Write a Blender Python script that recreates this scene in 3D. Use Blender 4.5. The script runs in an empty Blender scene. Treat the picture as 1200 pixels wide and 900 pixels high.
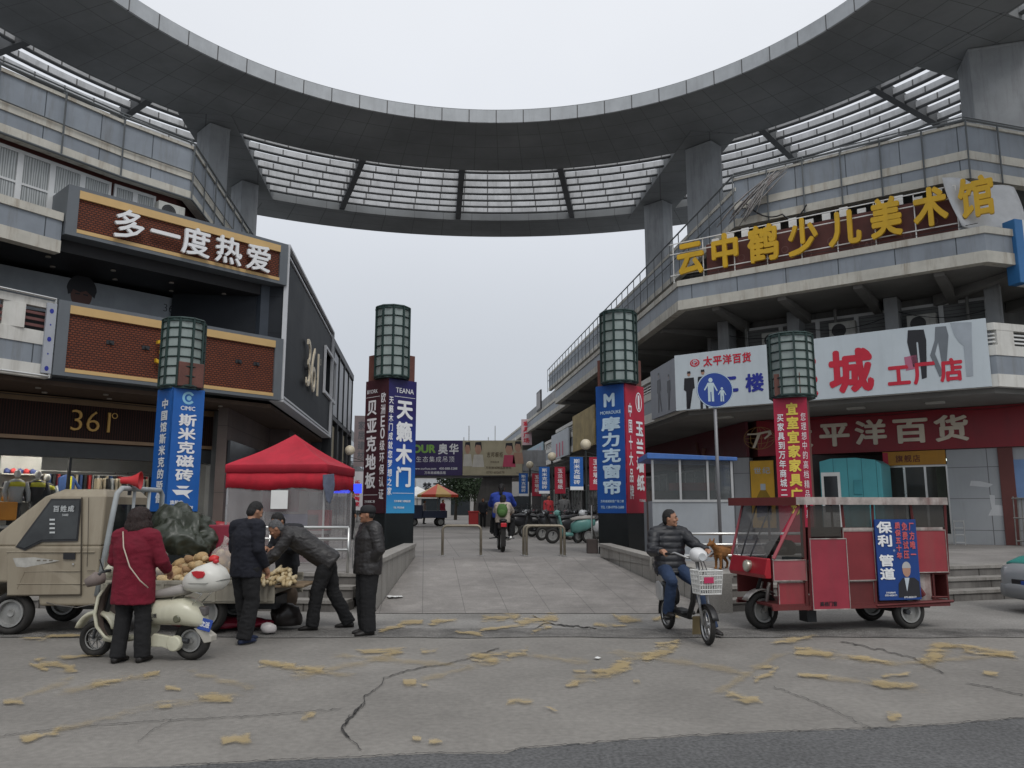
import bpy, bmesh, math, random
from math import sin, cos, pi, radians as R
from mathutils import Vector as V, Matrix as M, noise
random.seed(7)
SC = bpy.context.scene
COL = SC.collection
# ---------------------------------------------------------------- camera
PITCH = R(9.0); FPX = 924.0; EYE = 1.6
cd = bpy.data.cameras.new('camera'); cam = bpy.data.objects.new('camera', cd); COL.objects.link(cam)
cam.location = (0, 0, EYE); cam.rotation_euler = (pi/2 + PITCH, 0, 0)
cd.sensor_width = 36; cd.lens = FPX/1200*36; cd.clip_end = 2000; cd.clip_start = 0.05
SC.camera = cam
# ---------------------------------------------------------------- sky and sun (overcast)
SUN_EL, SUN_AZ = R(52), R(160)      # azimuth measured from +Y clockwise
w = bpy.data.worlds.new('World'); SC.world = w; w.use_nodes = True
nt = w.node_tree; nt.nodes.clear()
sky = nt.nodes.new('ShaderNodeTexSky'); sky.sky_type = 'NISHITA'; sky.sun_disc = False
sky.sun_elevation = SUN_EL; sky.sun_rotation = SUN_AZ; sky.dust_density = 4; sky.air_density = 1.2
hs = nt.nodes.new('ShaderNodeHueSaturation'); hs.inputs['Saturation'].default_value = 0.22
tc = nt.nodes.new('ShaderNodeTexCoord'); sp = nt.nodes.new('ShaderNodeSeparateXYZ')
rp = nt.nodes.new('ShaderNodeValToRGB')   # cloud deck: paler overhead, greyer low down
e = rp.color_ramp.elements
e[0].position = 0.0; e[0].color = (4.7, 5.15, 5.75, 1)
e[1].position = 0.62; e[1].color = (8.3, 8.55, 9.0, 1)
k = e.new(0.20); k.color = (5.6, 5.98, 6.55, 1)
k = e.new(0.40); k.color = (7.3, 7.62, 8.2, 1)
cn = nt.nodes.new('ShaderNodeTexNoise'); cn.inputs['Scale'].default_value = 1.6; cn.inputs['Detail'].default_value = 5
cm = nt.nodes.new('ShaderNodeMapRange'); cm.inputs['To Min'].default_value = 0.90; cm.inputs['To Max'].default_value = 1.10
mu = nt.nodes.new('ShaderNodeMix'); mu.data_type = 'RGBA'; mu.blend_type = 'MULTIPLY'; mu.inputs['Factor'].default_value = 1
mx = nt.nodes.new('ShaderNodeMix'); mx.data_type = 'RGBA'; mx.inputs['Factor'].default_value = 0.9
bg = nt.nodes.new('ShaderNodeBackground'); bg.inputs['Strength'].default_value = 0.1
wo = nt.nodes.new('ShaderNodeOutputWorld')
L = nt.links.new
L(sky.outputs[0], hs.inputs['Color']); L(tc.outputs['Generated'], sp.inputs[0]); L(sp.outputs['Z'], rp.inputs[0])
L(tc.outputs['Generated'], cn.inputs['Vector']); L(cn.outputs['Fac'], cm.inputs['Value'])
L(rp.outputs[0], mu.inputs['A']); L(cm.outputs[0], mu.inputs['B'])
L(hs.outputs[0], mx.inputs['A']); L(mu.outputs['Result'], mx.inputs['B']); L(mx.outputs['Result'], bg.inputs['Color']); L(bg.outputs[0], wo.inputs[0])
sd = bpy.data.lights.new('sun', 'SUN'); sd.energy = 1.0; sd.angle = R(25); sd.color = (1, .97, .93)
so = bpy.data.objects.new('sun', sd); COL.objects.link(so)
sdir = V((sin(SUN_AZ)*cos(SUN_EL), cos(SUN_AZ)*cos(SUN_EL), sin(SUN_EL)))
so.rotation_euler = sdir.to_track_quat('Z', 'Y').to_euler(); so.location = (0, -5, 40)
SC.view_settings.view_transform = 'Standard'; SC.view_settings.look = 'None'
SC.view_settings.exposure = 0.10; SC.view_settings.gamma = 1
SC.render.engine = 'CYCLES'; SC.cycles.max_bounces = 6; SC.cycles.transparent_max_bounces = 12
SC.cycles.use_denoising = True
# ---------------------------------------------------------------- plan helpers: where a sight line meets a depth or a height
def ray(px, py):
    v = 450 - py; f = FPX*cos(PITCH) - v*sin(PITCH); u = FPX*sin(PITCH) + v*cos(PITCH)
    return (px-600)/f, u/f
def pd(px, py, d):
    a, b = ray(px, py); return V((a*d, d, EYE + b*d))
def pz(px, py, z=0.0):
    a, b = ray(px, py); d = (z-EYE)/b; return V((a*d, d, z))
# ---------------------------------------------------------------- materials
MATS = {}
def mat(name, col, rough=.6, var=.12, scale=2.5, metal=0, bump=0, bscale=60, grime=0, gcol=(.10, .075, .05), spec=.4, emit=0, alpha=1, trans=0, speck=0):
    if name in MATS: return MATS[name]
    m = bpy.data.materials.new(name); m.use_nodes = True; n = m.node_tree; l = n.links.new
    p = n.nodes['Principled BSDF']
    p.inputs['Roughness'].default_value = rough; p.inputs['Metallic'].default_value = metal
    p.inputs['Specular IOR Level'].default_value = spec
    c = tuple(col)+(1,)
    tc = n.nodes.new('ShaderNodeTexCoord')
    nz = n.nodes.new('ShaderNodeTexNoise'); nz.inputs['Scale'].default_value = scale; nz.inputs['Detail'].default_value = 6; nz.inputs['Roughness'].default_value = .62
    l(tc.outputs['Object'], nz.inputs['Vector'])
    mr = n.nodes.new('ShaderNodeMapRange'); mr.inputs['From Min'].default_value = .3; mr.inputs['From Max'].default_value = .7
    mr.inputs['To Min'].default_value = 1-var; mr.inputs['To Max'].default_value = 1+var
    l(nz.outputs['Fac'], mr.inputs['Value'])
    mm = n.nodes.new('ShaderNodeMix'); mm.data_type = 'RGBA'; mm.blend_type = 'MULTIPLY'; mm.inputs['Factor'].default_value = 1
    mm.inputs['A'].default_value = c; l(mr.outputs[0], mm.inputs['B'])
    out = mm.outputs['Result']
    if speck:
        s2 = n.nodes.new('ShaderNodeTexNoise'); s2.inputs['Scale'].default_value = scale*40; s2.inputs['Detail'].default_value = 3
        l(tc.outputs['Object'], s2.inputs['Vector'])
        r2 = n.nodes.new('ShaderNodeMapRange'); r2.inputs['From Min'].default_value = .3; r2.inputs['From Max'].default_value = .7
        r2.inputs['To Min'].default_value = 1-speck; r2.inputs['To Max'].default_value = 1+speck; l(s2.outputs['Fac'], r2.inputs['Value'])
        m2 = n.nodes.new('ShaderNodeMix'); m2.data_type = 'RGBA'; m2.blend_type = 'MULTIPLY'; m2.inputs['Factor'].default_value = 1
        l(out, m2.inputs['A']); l(r2.outputs[0], m2.inputs['B']); out = m2.outputs['Result']
    if grime:
        mp = n.nodes.new('ShaderNodeMapping'); mp.inputs['Scale'].default_value = (3.2, 3.2, .35); l(tc.outputs['Object'], mp.inputs['Vector'])
        gn = n.nodes.new('ShaderNodeTexNoise'); gn.inputs['Scale'].default_value = 1.1; gn.inputs['Detail'].default_value = 7; gn.inputs['Roughness'].default_value = .7
        l(mp.outputs[0], gn.inputs['Vector'])
        gr = n.nodes.new('ShaderNodeMapRange'); gr.inputs['From Min'].default_value = .5; gr.inputs['From Max'].default_value = .72; gr.inputs['To Max'].default_value = grime
        l(gn.outputs['Fac'], gr.inputs['Value'])
        gm = n.nodes.new('ShaderNodeMix'); gm.data_type = 'RGBA'; l(gr.outputs[0], gm.inputs['Factor']); l(out, gm.inputs['A']); gm.inputs['B'].default_value = tuple(gcol)+(1,)
        out = gm.outputs['Result']
    l(out, p.inputs['Base Color'])
    rr = n.nodes.new('ShaderNodeMapRange'); rr.inputs['To Min'].default_value = max(.03, rough-.1); rr.inputs['To Max'].default_value = min(1, rough+.1)
    l(nz.outputs['Fac'], rr.inputs['Value']); l(rr.outputs[0], p.inputs['Roughness'])
    if bump:
        b = n.nodes.new('ShaderNodeBump'); b.inputs['Strength'].default_value = bump; b.inputs['Distance'].default_value = .02
        bn = n.nodes.new('ShaderNodeTexNoise'); bn.inputs['Scale'].default_value = bscale; bn.inputs['Detail'].default_value = 5
        l(tc.outputs['Object'], bn.inputs['Vector']); l(bn.outputs['Fac'], b.inputs['Height']); l(b.outputs[0], p.inputs['Normal'])
    if emit:
        p.inputs['Emission Color'].default_value = c; p.inputs['Emission Strength'].default_value = emit
    if alpha < 1: p.inputs['Alpha'].default_value = alpha
    if trans: p.inputs['Transmission Weight'].default_value = trans; p.inputs['IOR'].default_value = 1.1
    MATS[name] = m; return m
def nodes_of(m): return m.node_tree, m.node_tree.nodes, m.node_tree.links.new, m.node_tree.nodes['Principled BSDF']
def mathn(n, l, op, a, b=None):
    q = n.new('ShaderNodeMath'); q.operation = op
    for i, x in enumerate((a, b)):
        if x is None: continue
        if isinstance(x, (int, float)): q.inputs[i].default_value = x
        else: l(x, q.inputs[i])
    return q.outputs[0]
def joint_mask(n, l, c, pitch, wid, off=0):
    """1 on a joint line every `pitch` along coordinate c"""
    f = mathn(n, l, 'FRACT', mathn(n, l, 'ADD', mathn(n, l, 'DIVIDE', c, pitch), off))
    return mathn(n, l, 'LESS_THAN', f, wid/pitch)
def add_joints(m, masks, dark):
    n0, n, l, p = nodes_of(m)
    src = p.inputs['Base Color'].links[0].from_socket
    acc = masks[0]
    for k in masks[1:]: acc = mathn(n, l, 'MAXIMUM', acc, k)
    g = n.new('ShaderNodeMix'); g.data_type = 'RGBA'; l(acc, g.inputs['Factor']); l(src, g.inputs['A']); g.inputs['B'].default_value = tuple(dark)+(1,)
    l(g.outputs['Result'], p.inputs['Base Color'])
def xyz(m, space='Object'):
    n0, n, l, p = nodes_of(m)
    tc = n.new('ShaderNodeTexCoord'); s = n.new('ShaderNodeSeparateXYZ'); l(tc.outputs[space], s.inputs[0]); return s.outputs
def grid_mat(name, col, px, pz_, wid, dark, axes=('X', 'Z'), **kw):
    if name in MATS: return MATS[name]
    m = mat(name, col, **kw); n0, n, l, p = nodes_of(m); s = xyz(m)
    ks = []
    if px: ks.append(joint_mask(n, l, s[axes[0]], px, wid))
    if pz_: ks.append(joint_mask(n, l, s[axes[1]], pz_, wid))
    add_joints(m, ks, dark); return m
def polar_mat(name, col, npan, rad, wid, dark, **kw):
    if name in MATS: return MATS[name]
    m = mat(name, col, **kw); n0, n, l, p = nodes_of(m); s = xyz(m)
    a = mathn(n, l, 'ARCTAN2', s['Y'], s['X'])
    ks = [joint_mask(n, l, a, 2*pi/npan, wid/20)]
    if rad:
        r = mathn(n, l, 'SQRT', mathn(n, l, 'ADD', mathn(n, l, 'POWER', s['X'], 2), mathn(n, l, 'POWER', s['Y'], 2)))
        ks.append(joint_mask(n, l, r, rad, wid))
    add_joints(m, ks, dark); return m
def brick_mat(name, c1, c2, mortar, bw, bh, mw=.02, rough=.75):
    if name in MATS: return MATS[name]
    m = mat(name, c1, rough=rough); n0, n, l, p = nodes_of(m); s = xyz(m)
    cb = n.new('ShaderNodeCombineXYZ'); l(s['X'], cb.inputs[0]); l(s['Z'], cb.inputs[1])
    b = n.new('ShaderNodeTexBrick'); b.inputs['Scale'].default_value = 1; b.inputs['Brick Width'].default_value = bw; b.inputs['Row Height'].default_value = bh
    b.inputs['Mortar Size'].default_value = mw; b.inputs['Color1'].default_value = tuple(c1)+(1,); b.inputs['Color2'].default_value = tuple(c2)+(1,); b.inputs['Mortar'].default_value = tuple(mortar)+(1,)
    l(cb.outputs[0], b.inputs['Vector'])
    src = p.inputs['Base Color'].links[0].from_node
    l(b.outputs['Color'], src.inputs['A']); 
    bp = n.new('ShaderNodeBump'); bp.inputs['Strength'].default_value = .8; bp.inputs['Distance'].default_value = .03; bp.invert = True
    l(b.outputs['Fac'], bp.inputs['Height']); l(bp.outputs[0], p.inputs['Normal'])
    return m
def glass_mat(name, tint=(.8, .85, .85), alpha=.3, rough=.05):
    """thin sheet: partly see-through, partly a reflecting pane"""
    if name in MATS: return MATS[name]
    m = bpy.data.materials.new(name); m.use_nodes = True; n = m.node_tree.nodes; l = m.node_tree.links.new
    p = n['Principled BSDF']; p.inputs['Base Color'].default_value = tuple(tint)+(1,); p.inputs['Roughness'].default_value = rough
    p.inputs['Alpha'].default_value = alpha
    tc = n.new('ShaderNodeTexCoord'); nz = n.new('ShaderNodeTexNoise'); nz.inputs['Scale'].default_value = 3; l(tc.outputs['Object'], nz.inputs['Vector'])
    mr = n.new('ShaderNodeMapRange'); mr.inputs['To Min'].default_value = alpha*.75; mr.inputs['To Max'].default_value = min(1, alpha*1.25); l(nz.outputs['Fac'], mr.inputs['Value']); l(mr.outputs[0], p.inputs['Alpha'])
    MATS[name] = m; return m
# ---------------------------------------------------------------- mesh builder
class MB:
    def __init__(s): s.b = bmesh.new(); s.mi = 0
    def f(s, pts):
        try:
            fc = s.b.faces.new([s.b.verts.new(p) for p in pts]); fc.material_index = s.mi; return fc
        except ValueError: return None
    def box(s, x0, x1, y0, y1, z0, z1, mx=None):
        P = [V((x, y, z)) for z in (z0, z1) for y in (y0, y1) for x in (x0, x1)]
        if mx is not None: P = [mx @ p for p in P]
        v = [s.b.verts.new(p) for p in P]
        for q in ((0, 2, 3, 1), (4, 5, 7, 6), (0, 1, 5, 4), (2, 6, 7, 3), (0, 4, 6, 2), (1, 3, 7, 5)):
            s.b.faces.new([v[i] for i in q]).material_index = s.mi
        return s
    def cbox(s, c, size, rot=None):
        h = [k/2 for k in size]; mx = M.Translation(V(c))
        if rot is not None: mx = mx @ rot
        return s.box(-h[0], h[0], -h[1], h[1], -h[2], h[2], mx)
    def prism(s, pts, vec, caps=True):
        """flat outline pts (3D) pushed along vec"""
        vec = V(vec); a = [s.b.verts.new(V(p)) for p in pts]; c = [s.b.verts.new(V(p)+vec) for p in pts]; n = len(a)
        for i in range(n):
            s.b.faces.new((a[i], a[(i+1) % n], c[(i+1) % n], c[i])).material_index = s.mi
        if caps:
            for q in (a[::-1], c):
                try: s.b.faces.new(q).material_index = s.mi
                except ValueError: pass
        return s
    def loft(s, rings, caps=True, closed=True):
        vs = [[s.b.verts.new(p) for p in r] for r in rings]; n = len(vs[0])
        for a, c in zip(vs, vs[1:]):
            for i in range(n if closed else n-1):
                s.b.faces.new((a[i], a[(i+1) % n], c[(i+1) % n], c[i])).material_index = s.mi
        if caps and closed:
            s.b.faces.new(vs[0][::-1]).material_index = s.mi; s.b.faces.new(vs[-1]).material_index = s.mi
        return s
    def tube(s, pts, r, seg=8, caps=True, squash=1):
        pts = [V(p) for p in pts]; rs = r if isinstance(r, (list, tuple)) else [r]*len(pts); rings = []
        up = None
        for i, p in enumerate(pts):
            t = (pts[min(i+1, len(pts)-1)] - pts[max(i-1, 0)]).normalized()
            if up is None: up = V((0, 0, 1)) if abs(t.z) < .95 else V((0, 1, 0))
            a = t.cross(up).normalized(); c = a.cross(t).normalized(); up = c
            rings.append([p + a*cos(2*pi*k/seg)*rs[i] + c*sin(2*pi*k/seg)*rs[i]*squash for k in range(seg)])
        return s.loft(rings, caps)
    def cyl(s, p0, p1, r0, r1=None, seg=16): return s.tube([p0, p1], [r0, r0 if r1 is None else r1], seg)
    def lathe(s, prof, c=(0, 0, 0), axis='Z', seg=20, caps=True):
        c = V(c); rings = []
        for r, h in prof:
            ring = []
            for k in range(seg):
                a = 2*pi*k/seg; x, y = r*cos(a), r*sin(a)
                ring.append(c + (V((x, y, h)) if axis == 'Z' else V((x, h, y)) if axis == 'Y' else V((h, x, y))))
            rings.append(ring)
        return s.loft(rings, caps)
    def ell(s, c, r, seg=12, rot=None):
        c = V(c); r = (r, r, r) if isinstance(r, (int, float)) else r; rings = []
        for i in range(1, seg//2):
            t = pi*i/(seg//2); ring = []
            for k in range(seg):
                a = 2*pi*k/seg; q = V((r[0]*sin(t)*cos(a), r[1]*sin(t)*sin(a), -r[2]*cos(t)))
                ring.append(c + (rot @ q if rot is not None else q))
            rings.append(ring)
        return s.loft(rings)
    def torus(s, c, R0, r, axis='Y', seg=28, seg2=10, sq=1):
        c = V(c); rings = []
        for k in range(seg):
            a = 2*pi*k/seg; ring = []
            for j in range(seg2):
                t = 2*pi*j/seg2; rr = R0 + r*cos(t); h = r*sin(t)*sq; x, y = rr*cos(a), rr*sin(a)
                ring.append(c + (V((x, y, h)) if axis == 'Z' else V((x, h, y)) if axis == 'Y' else V((h, x, y))))
            rings.append(ring)
        rings.append(rings[0]); return s.loft(rings, caps=False)
    def arc(s, r0, r1, z0, z1, a0, a1, n):
        rings = []
        for i in range(n+1):
            a = a0 + (a1-a0)*i/n; d = V((cos(a), sin(a), 0))
            rings.append([d*r0+V((0, 0, z0)), d*r1+V((0, 0, z0)), d*r1+V((0, 0, z1)), d*r0+V((0, 0, z1))])
        return s.loft(rings)
    def build(s, name, m, parent=None, smooth=False, bevel=0, loc=None, rotz=0, seg=2, merge=True, matrix=None, autosm=None):
        if merge: bmesh.ops.remove_doubles(s.b, verts=s.b.verts, dist=1e-5)
        bmesh.ops.recalc_face_normals(s.b, faces=s.b.faces)
        me = bpy.data.meshes.new(name); s.b.to_mesh(me); s.b.free()
        for k in (m if isinstance(m, (list, tuple)) else [m]): me.materials.append(k)
        if smooth:
            me.polygons.foreach_set('use_smooth', [True]*len(me.polygons))
            if autosm is not None: me.set_sharp_from_angle(angle=R(autosm))
        o = bpy.data.objects.new(name, me); COL.objects.link(o)
        if parent is not None: o.parent = parent
        if loc is not None: o.location = loc
        if rotz: o.rotation_euler = (0, 0, rotz)
        if matrix is not None: o.matrix_local = matrix
        if bevel:
            bv = o.modifiers.new('bevel', 'BEVEL'); bv.width = bevel; bv.segments = seg; bv.limit_method = 'ANGLE'; bv.angle_limit = R(40)
            bv.harden_normals = False
        return o
def tag(o, label=None, cat=None, group=None, kind=None):
    if label: o['label'] = label
    if cat: o['category'] = cat
    if group: o['group'] = group
    if kind: o['kind'] = kind
    return o
def thing(name, label, cat, loc=(0, 0, 0), rotz=0, group=None):
    o = bpy.data.objects.new(name, None); COL.objects.link(o); o.location = loc; o.rotation_euler = (0, 0, rotz); o.empty_display_size = .2
    return tag(o, label, cat, group)
def copy_tree(o, parent=None):
    c = o.copy(); COL.objects.link(c)
    if parent is not None:
        c.parent = parent
    for ch in list(o.children): copy_tree(ch, c)
    return c
def struct(mb, name, m, **kw): return tag(mb.build(name, m, **kw), kind='structure')
# ---------------------------------------------------------------- lettering (Blender's own font, turned into mesh)
GL = {}
def glyph(s, bold=.02, ext=0.0):
    key = (s, bold, ext)
    if key not in GL:
        c = bpy.data.curves.new('g', 'FONT'); c.body = s; c.offset = bold; c.extrude = ext; c.resolution_u = 3
        o = bpy.data.objects.new('g', c); COL.objects.link(o)
        me = bpy.data.meshes.new_from_object(o.evaluated_get(bpy.context.evaluated_depsgraph_get()))
        GL[key] = ([tuple(v.co) for v in me.vertices], [tuple(p.vertices) for p in me.polygons])
        bpy.data.objects.remove(o); bpy.data.curves.remove(c); bpy.data.meshes.remove(me)
    return GL[key]
def put(mb, s, x0, z0, x1, z1, y=0.0, bold=.02, ext=0.0, fill=.9, fn=None, wide=False):
    """one run of writing fitted into a box of the sign's own x-z face; a wide run is stretched to fill it.
    Heavier strokes come from laying the run several times a hair apart."""
    cjk = len(s) == 1 and ord(s) > 0x2e80
    vs, fs = glyph(s, -.012 if bold < 0 else 0.0, ext)
    if not vs: return
    if cjk: bx = (0, 1, -.12, .88)
    else: bx = (min(v[0] for v in vs), max(v[0] for v in vs), min(v[1] for v in vs), max(v[1] for v in vs))
    sx = (x1-x0)/(bx[1]-bx[0])*fill; sz = (z1-z0)/(bx[3]-bx[2])*fill
    if not wide and not cjk: sx = sz = min(sx, sz)
    cx, cz = (x0+x1)/2, (z0+z1)/2; mx_, mz_ = (bx[0]+bx[1])/2, (bx[2]+bx[3])/2
    b = bold if cjk else bold*.7
    sh = [(0, 0)] if b <= .005 else [(-b, 0), (b, 0), (0, b), (0, -b)] if b < .03 else [(b*cos(k_*pi/4), b*sin(k_*pi/4)) for k_ in range(8)]
    for k, (ox, oz) in enumerate(sh):
        bv = [mb.b.verts.new(V((cx+(v[0]+ox-mx_)*sx, y-v[2]-.0012*k, cz+(v[1]+oz-mz_)*sz))) for v in vs]
        for f in fs:
            try: mb.b.faces.new([bv[i] for i in f]).material_index = mb.mi
            except ValueError: pass
def row(mb, s, x0, z0, x1, z1, **kw):
    n = len(s)
    for i, ch in enumerate(s):
        if ch != ' ': put(mb, ch, x0+(x1-x0)*i/n, z0, x0+(x1-x0)*(i+1)/n, z1, **kw)
def colm(mb, s, x0, z0, x1, z1, **kw):
    n = len(s)
    for i, ch in enumerate(s):
        if ch != ' ': put(mb, ch, x0, z1-(z1-z0)*(i+1)/n, x1, z1-(z1-z0)*i/n, **kw)
def flat(mb, pts, y):
    mb.f([V((x, y, z)) for x, z in pts])
def disc(mb, cx, cz, rx, rz, y, seg=28): flat(mb, [(cx+rx*cos(2*pi*k/seg), cz+rz*sin(2*pi*k/seg)) for k in range(seg)], y)
def ringf(mb, cx, cz, rx, rz, w, y, seg=36, a0=0, a1=2*pi):
    for k in range(seg):
        a, b = a0+(a1-a0)*k/seg, a0+(a1-a0)*(k+1)/seg
        flat(mb, [(cx+rx*cos(a), cz+rz*sin(a)), (cx+rx*cos(b), cz+rz*sin(b)), (cx+(rx-w)*cos(b), cz+(rz-w)*sin(b)), (cx+(rx-w)*cos(a), cz+(rz-w)*sin(a))], y)
def rect(mb, x0, z0, x1, z1, y): flat(mb, [(x0, z0), (x1, z0), (x1, z1), (x0, z1)], y)
# palette
def mottled(m, scale, lo, hi, contrast=(.35, .65)):
    """broad uneven discolouration over a ground material"""
    n0, n, l, p = nodes_of(m); tc = n.new('ShaderNodeTexCoord'); z = n.new('ShaderNodeTexNoise'); z.inputs['Scale'].default_value = scale; z.inputs['Detail'].default_value = 9; z.inputs['Roughness'].default_value = .6; z.inputs['Distortion'].default_value = .8
    l(tc.outputs['Object'], z.inputs['Vector']); r = n.new('ShaderNodeMapRange'); r.inputs['From Min'].default_value, r.inputs['From Max'].default_value = contrast; r.inputs['To Min'].default_value = lo; r.inputs['To Max'].default_value = hi; l(z.outputs['Fac'], r.inputs['Value'])
    src = p.inputs['Base Color'].links[0].from_socket; g = n.new('ShaderNodeMix'); g.data_type = 'RGBA'; g.blend_type = 'MULTIPLY'; g.inputs['Factor'].default_value = 1; l(src, g.inputs['A']); l(r.outputs[0], g.inputs['B']); l(g.outputs['Result'], p.inputs['Base Color']); return m
concrete = mat('concrete', (.30, .31, .32), .85, .18, 1.2, bump=.15, grime=.5, gcol=(.13, .125, .12))
cream = mat('cream_band', (.52, .50, .44), .75, .15, 1.5, grime=.75, gcol=(.22, .16, .10))
creamc = mat('cream_clean', (.62, .61, .57), .7, .1, 1.5, grime=.4, gcol=(.25, .22, .17))
bluegrey = grid_mat('blue_grey_cladding', (.225, .27, .325), 1.5, 0, .025, (.08, .09, .1), rough=.5, var=.1, scale=1.0, grime=.35, gcol=(.16, .17, .18))
darkw = mat('dark_interior', (.045, .042, .04), .85, .2, 1)
darkmet = mat('dark_metal', (.03, .032, .035), .5, .1)
steel = mat('stainless', (.62, .62, .60), .3, .08, 4, metal=.9)
white = mat('white_paint', (.74, .74, .72), .55, .06, 2, grime=.2, gcol=(.4, .37, .32))
black = mat('black_plastic', (.018, .018, .02), .45, .1)
rubber = mat('rubber', (.022, .021, .02), .85, .25, 6, grime=.3, gcol=(.09, .08, .065))
tgold = mat('tan_gold_strip', (.58, .39, .17), .5, .06)
brick = brick_mat('brown_lattice_brick', (.21, .055, .023), (.16, .040, .018), (.045, .014, .009), .115, .062, .014)
ltext = mat('letter_white', (.78, .79, .8), .45, .03)
# ================================================================ ground
ZP = 0.54                                     # height of the paved precinct above the road
STA = R(6.3); SDIR = V((-sin(STA), cos(STA), 0)); SIN = V((cos(STA), sin(STA), 0))   # street direction and its right-hand side
asphalt = mat('asphalt', (.226, .213, .194), .9, .14, .45, bump=.35, bscale=90, speck=.12)
asphalt2 = mat('asphalt_dark', (.115, .115, .115), .9, .18, .9, bump=.6, bscale=110, speck=.35)
gutterm = mat('gutter_rubble', (.155, .148, .138), .95, .45, 2.2, bump=1.0, bscale=38, speck=.75)
apron = mat('apron_concrete', (.25, .24, .225), .9, .2, .8, bump=.3, bscale=70, speck=.2)
paver = grid_mat('paver', (.268, .250, .233), .66, .98, .012, (.16, .15, .14), axes=('X', 'Y'), rough=.8, var=.16, scale=.8, bump=.2, speck=.12)
paver2 = grid_mat('street_paver', (.25, .236, .222), .8, 1.3, .016, (.16, .15, .145), axes=('X', 'Y'), rough=.8, var=.22, scale=.5, bump=.2, speck=.12)
stonem = grid_mat('granite_kerb', (.33, .31, .285), 0, 0, .01, (.1, .1, .1), rough=.75, var=.15, scale=3, speck=.15) if False else mat('granite_kerb', (.30, .285, .26), .75, .15, 2, speck=.18, grime=.4, gcol=(.14, .12, .1))
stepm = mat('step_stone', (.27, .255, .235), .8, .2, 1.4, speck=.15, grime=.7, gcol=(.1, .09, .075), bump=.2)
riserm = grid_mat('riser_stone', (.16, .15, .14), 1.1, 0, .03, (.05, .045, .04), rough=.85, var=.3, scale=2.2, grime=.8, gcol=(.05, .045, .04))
mottled(asphalt, .22, .84, 1.10); mottled(asphalt, 1.1, .95, 1.04, (.42, .6)); mottled(apron, .4, .75, 1.12); mottled(paver, .5, .78, 1.1); mottled(paver, 2.4, .88, 1.04, (.45, .62)); mottled(paver2, .3, .78, 1.1)
def zsheet(name, m, pts, z, **kw):
    mb = MB(); mb.f([V((p[0], p[1], z)) for p in pts]); return struct(mb, name, m, **kw)
zsheet('road', asphalt, [(-400, -80), (400, -80), (400, 500), (-400, 500)], 0)
zsheet('road_apron', apron, [(-60, 10.95), (60, 10.95), (60, 24), (-60, 24)], .004)
mb = MB(); n = 420; a = []; b = []
for i in range(n+1):
    x = -40+80*i/n; a.append(V((x, 10.28+.10*noise.noise(V((x*.9, 0, 0)))+.05*noise.noise(V((x*5, 3, 0))), .008))); b.append(V((x, 11.02+.07*noise.noise(V((x*1.1, 5, 0)))+.05*noise.noise(V((x*6, 9, 0))), .008)))
for i in range(n): mb.f([a[i], a[i+1], b[i+1], b[i]])
struct(mb, 'gutter_strip', gutterm)
# newer, darker asphalt at the bottom of the photo, with a ragged edge
edge = [(-200, 905), (200, 899), (330, 892), (410, 889), (500, 884), (590, 884), (612, 878), (700, 871), (800, 864), (900, 859), (1010, 855), (1090, 851), (1200, 842), (1500, 820)]
mb = MB(); pts = []
for (x0, y0), (x1, y1) in zip(edge, edge[1:]):
    for k in range(8):
        t = k/8; px = x0+(x1-x0)*t; py = y0+(y1-y0)*t
        q = pz(px, py+2.0*noise.noise(V((px*.05, 0, 0)))+1.0*noise.noise(V((px*.3, 0, 0)))); q.z = .004; pts.append(q)
for p, q in zip(pts, pts[1:]): mb.f([p, q, V((q.x*1.0, -60, .004)), V((p.x*1.0, -60, .004))])
struct(mb, 'road_patch', asphalt2)
# cracks: narrow ragged ribbons
crackm = mat('crack', (.038, .036, .034), .95, .3)
mb = MB()
def crack(pl, wpx, seed):
    P = []
    for (x0, y0), (x1, y1) in zip(pl, pl[1:]):
        nn = max(3, int(math.hypot(x1-x0, (y1-y0)*2)/2.5))
        for k in range(nn):
            t = k/nn; px = x0+(x1-x0)*t; py = y0+(y1-y0)*t
            P.append((px+4*noise.noise(V((px*.13, py*.13, seed)))+2.2*noise.noise(V((px*.6, py*.6, seed+2))), py+1.6*noise.noise(V((px*.15, py*.2, seed+9)))+1.0*noise.noise(V((px*.7, py*.7, seed+5)))))
    P.append(pl[-1]); A = []
    for i, (px, py) in enumerate(P):
        wv = wpx*(.35+.9*abs(noise.noise(V((px*.2, py*.2, seed+4)))))*(1 if 0 < i < len(P)-1 else .1)
        t = V((P[min(i+1, len(P)-1)][0]-P[max(0, i-1)][0], (P[min(i+1, len(P)-1)][1]-P[max(0, i-1)][1]))).normalized()
        q0 = pz(px-t.y*wv, py+t.x*wv*.6); q1 = pz(px+t.y*wv, py-t.x*wv*.6); q0.z = q1.z = .012; A.append((q0, q1))
    for (p, q), (r, s) in zip(A, A[1:]): mb.f([p, q, s, r])
crack([(585, 760), (530, 778), (480, 786), (450, 796), (445, 806), (428, 818), (424, 830), (405, 845), (400, 858), (412, 868), (424, 881)], .95, 1)
crack([(424, 826), (400, 855), (410, 866)], 1.9, 2)
crack([(402, 832), (300, 840), (180, 846), (60, 856), (-30, 868)], .65, 3)
crack(edge[1:13], .8, 5)
crack([(985, 752), (1020, 760), (1070, 772), (1107, 790)], .95, 6)
crack([(1130, 801), (1160, 806), (1200, 816)], .8, 7)
crack([(906, 805), (970, 830), (1000, 845), (1026, 858)], .6, 8)
crack([(160, 872), (190, 850), (205, 842)], .45, 9)
crack([(622, 721), (640, 730), (660, 734), (700, 737), (640, 731), (628, 738)], .9, 11)
struct(mb, 'road_crack', crackm)
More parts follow.
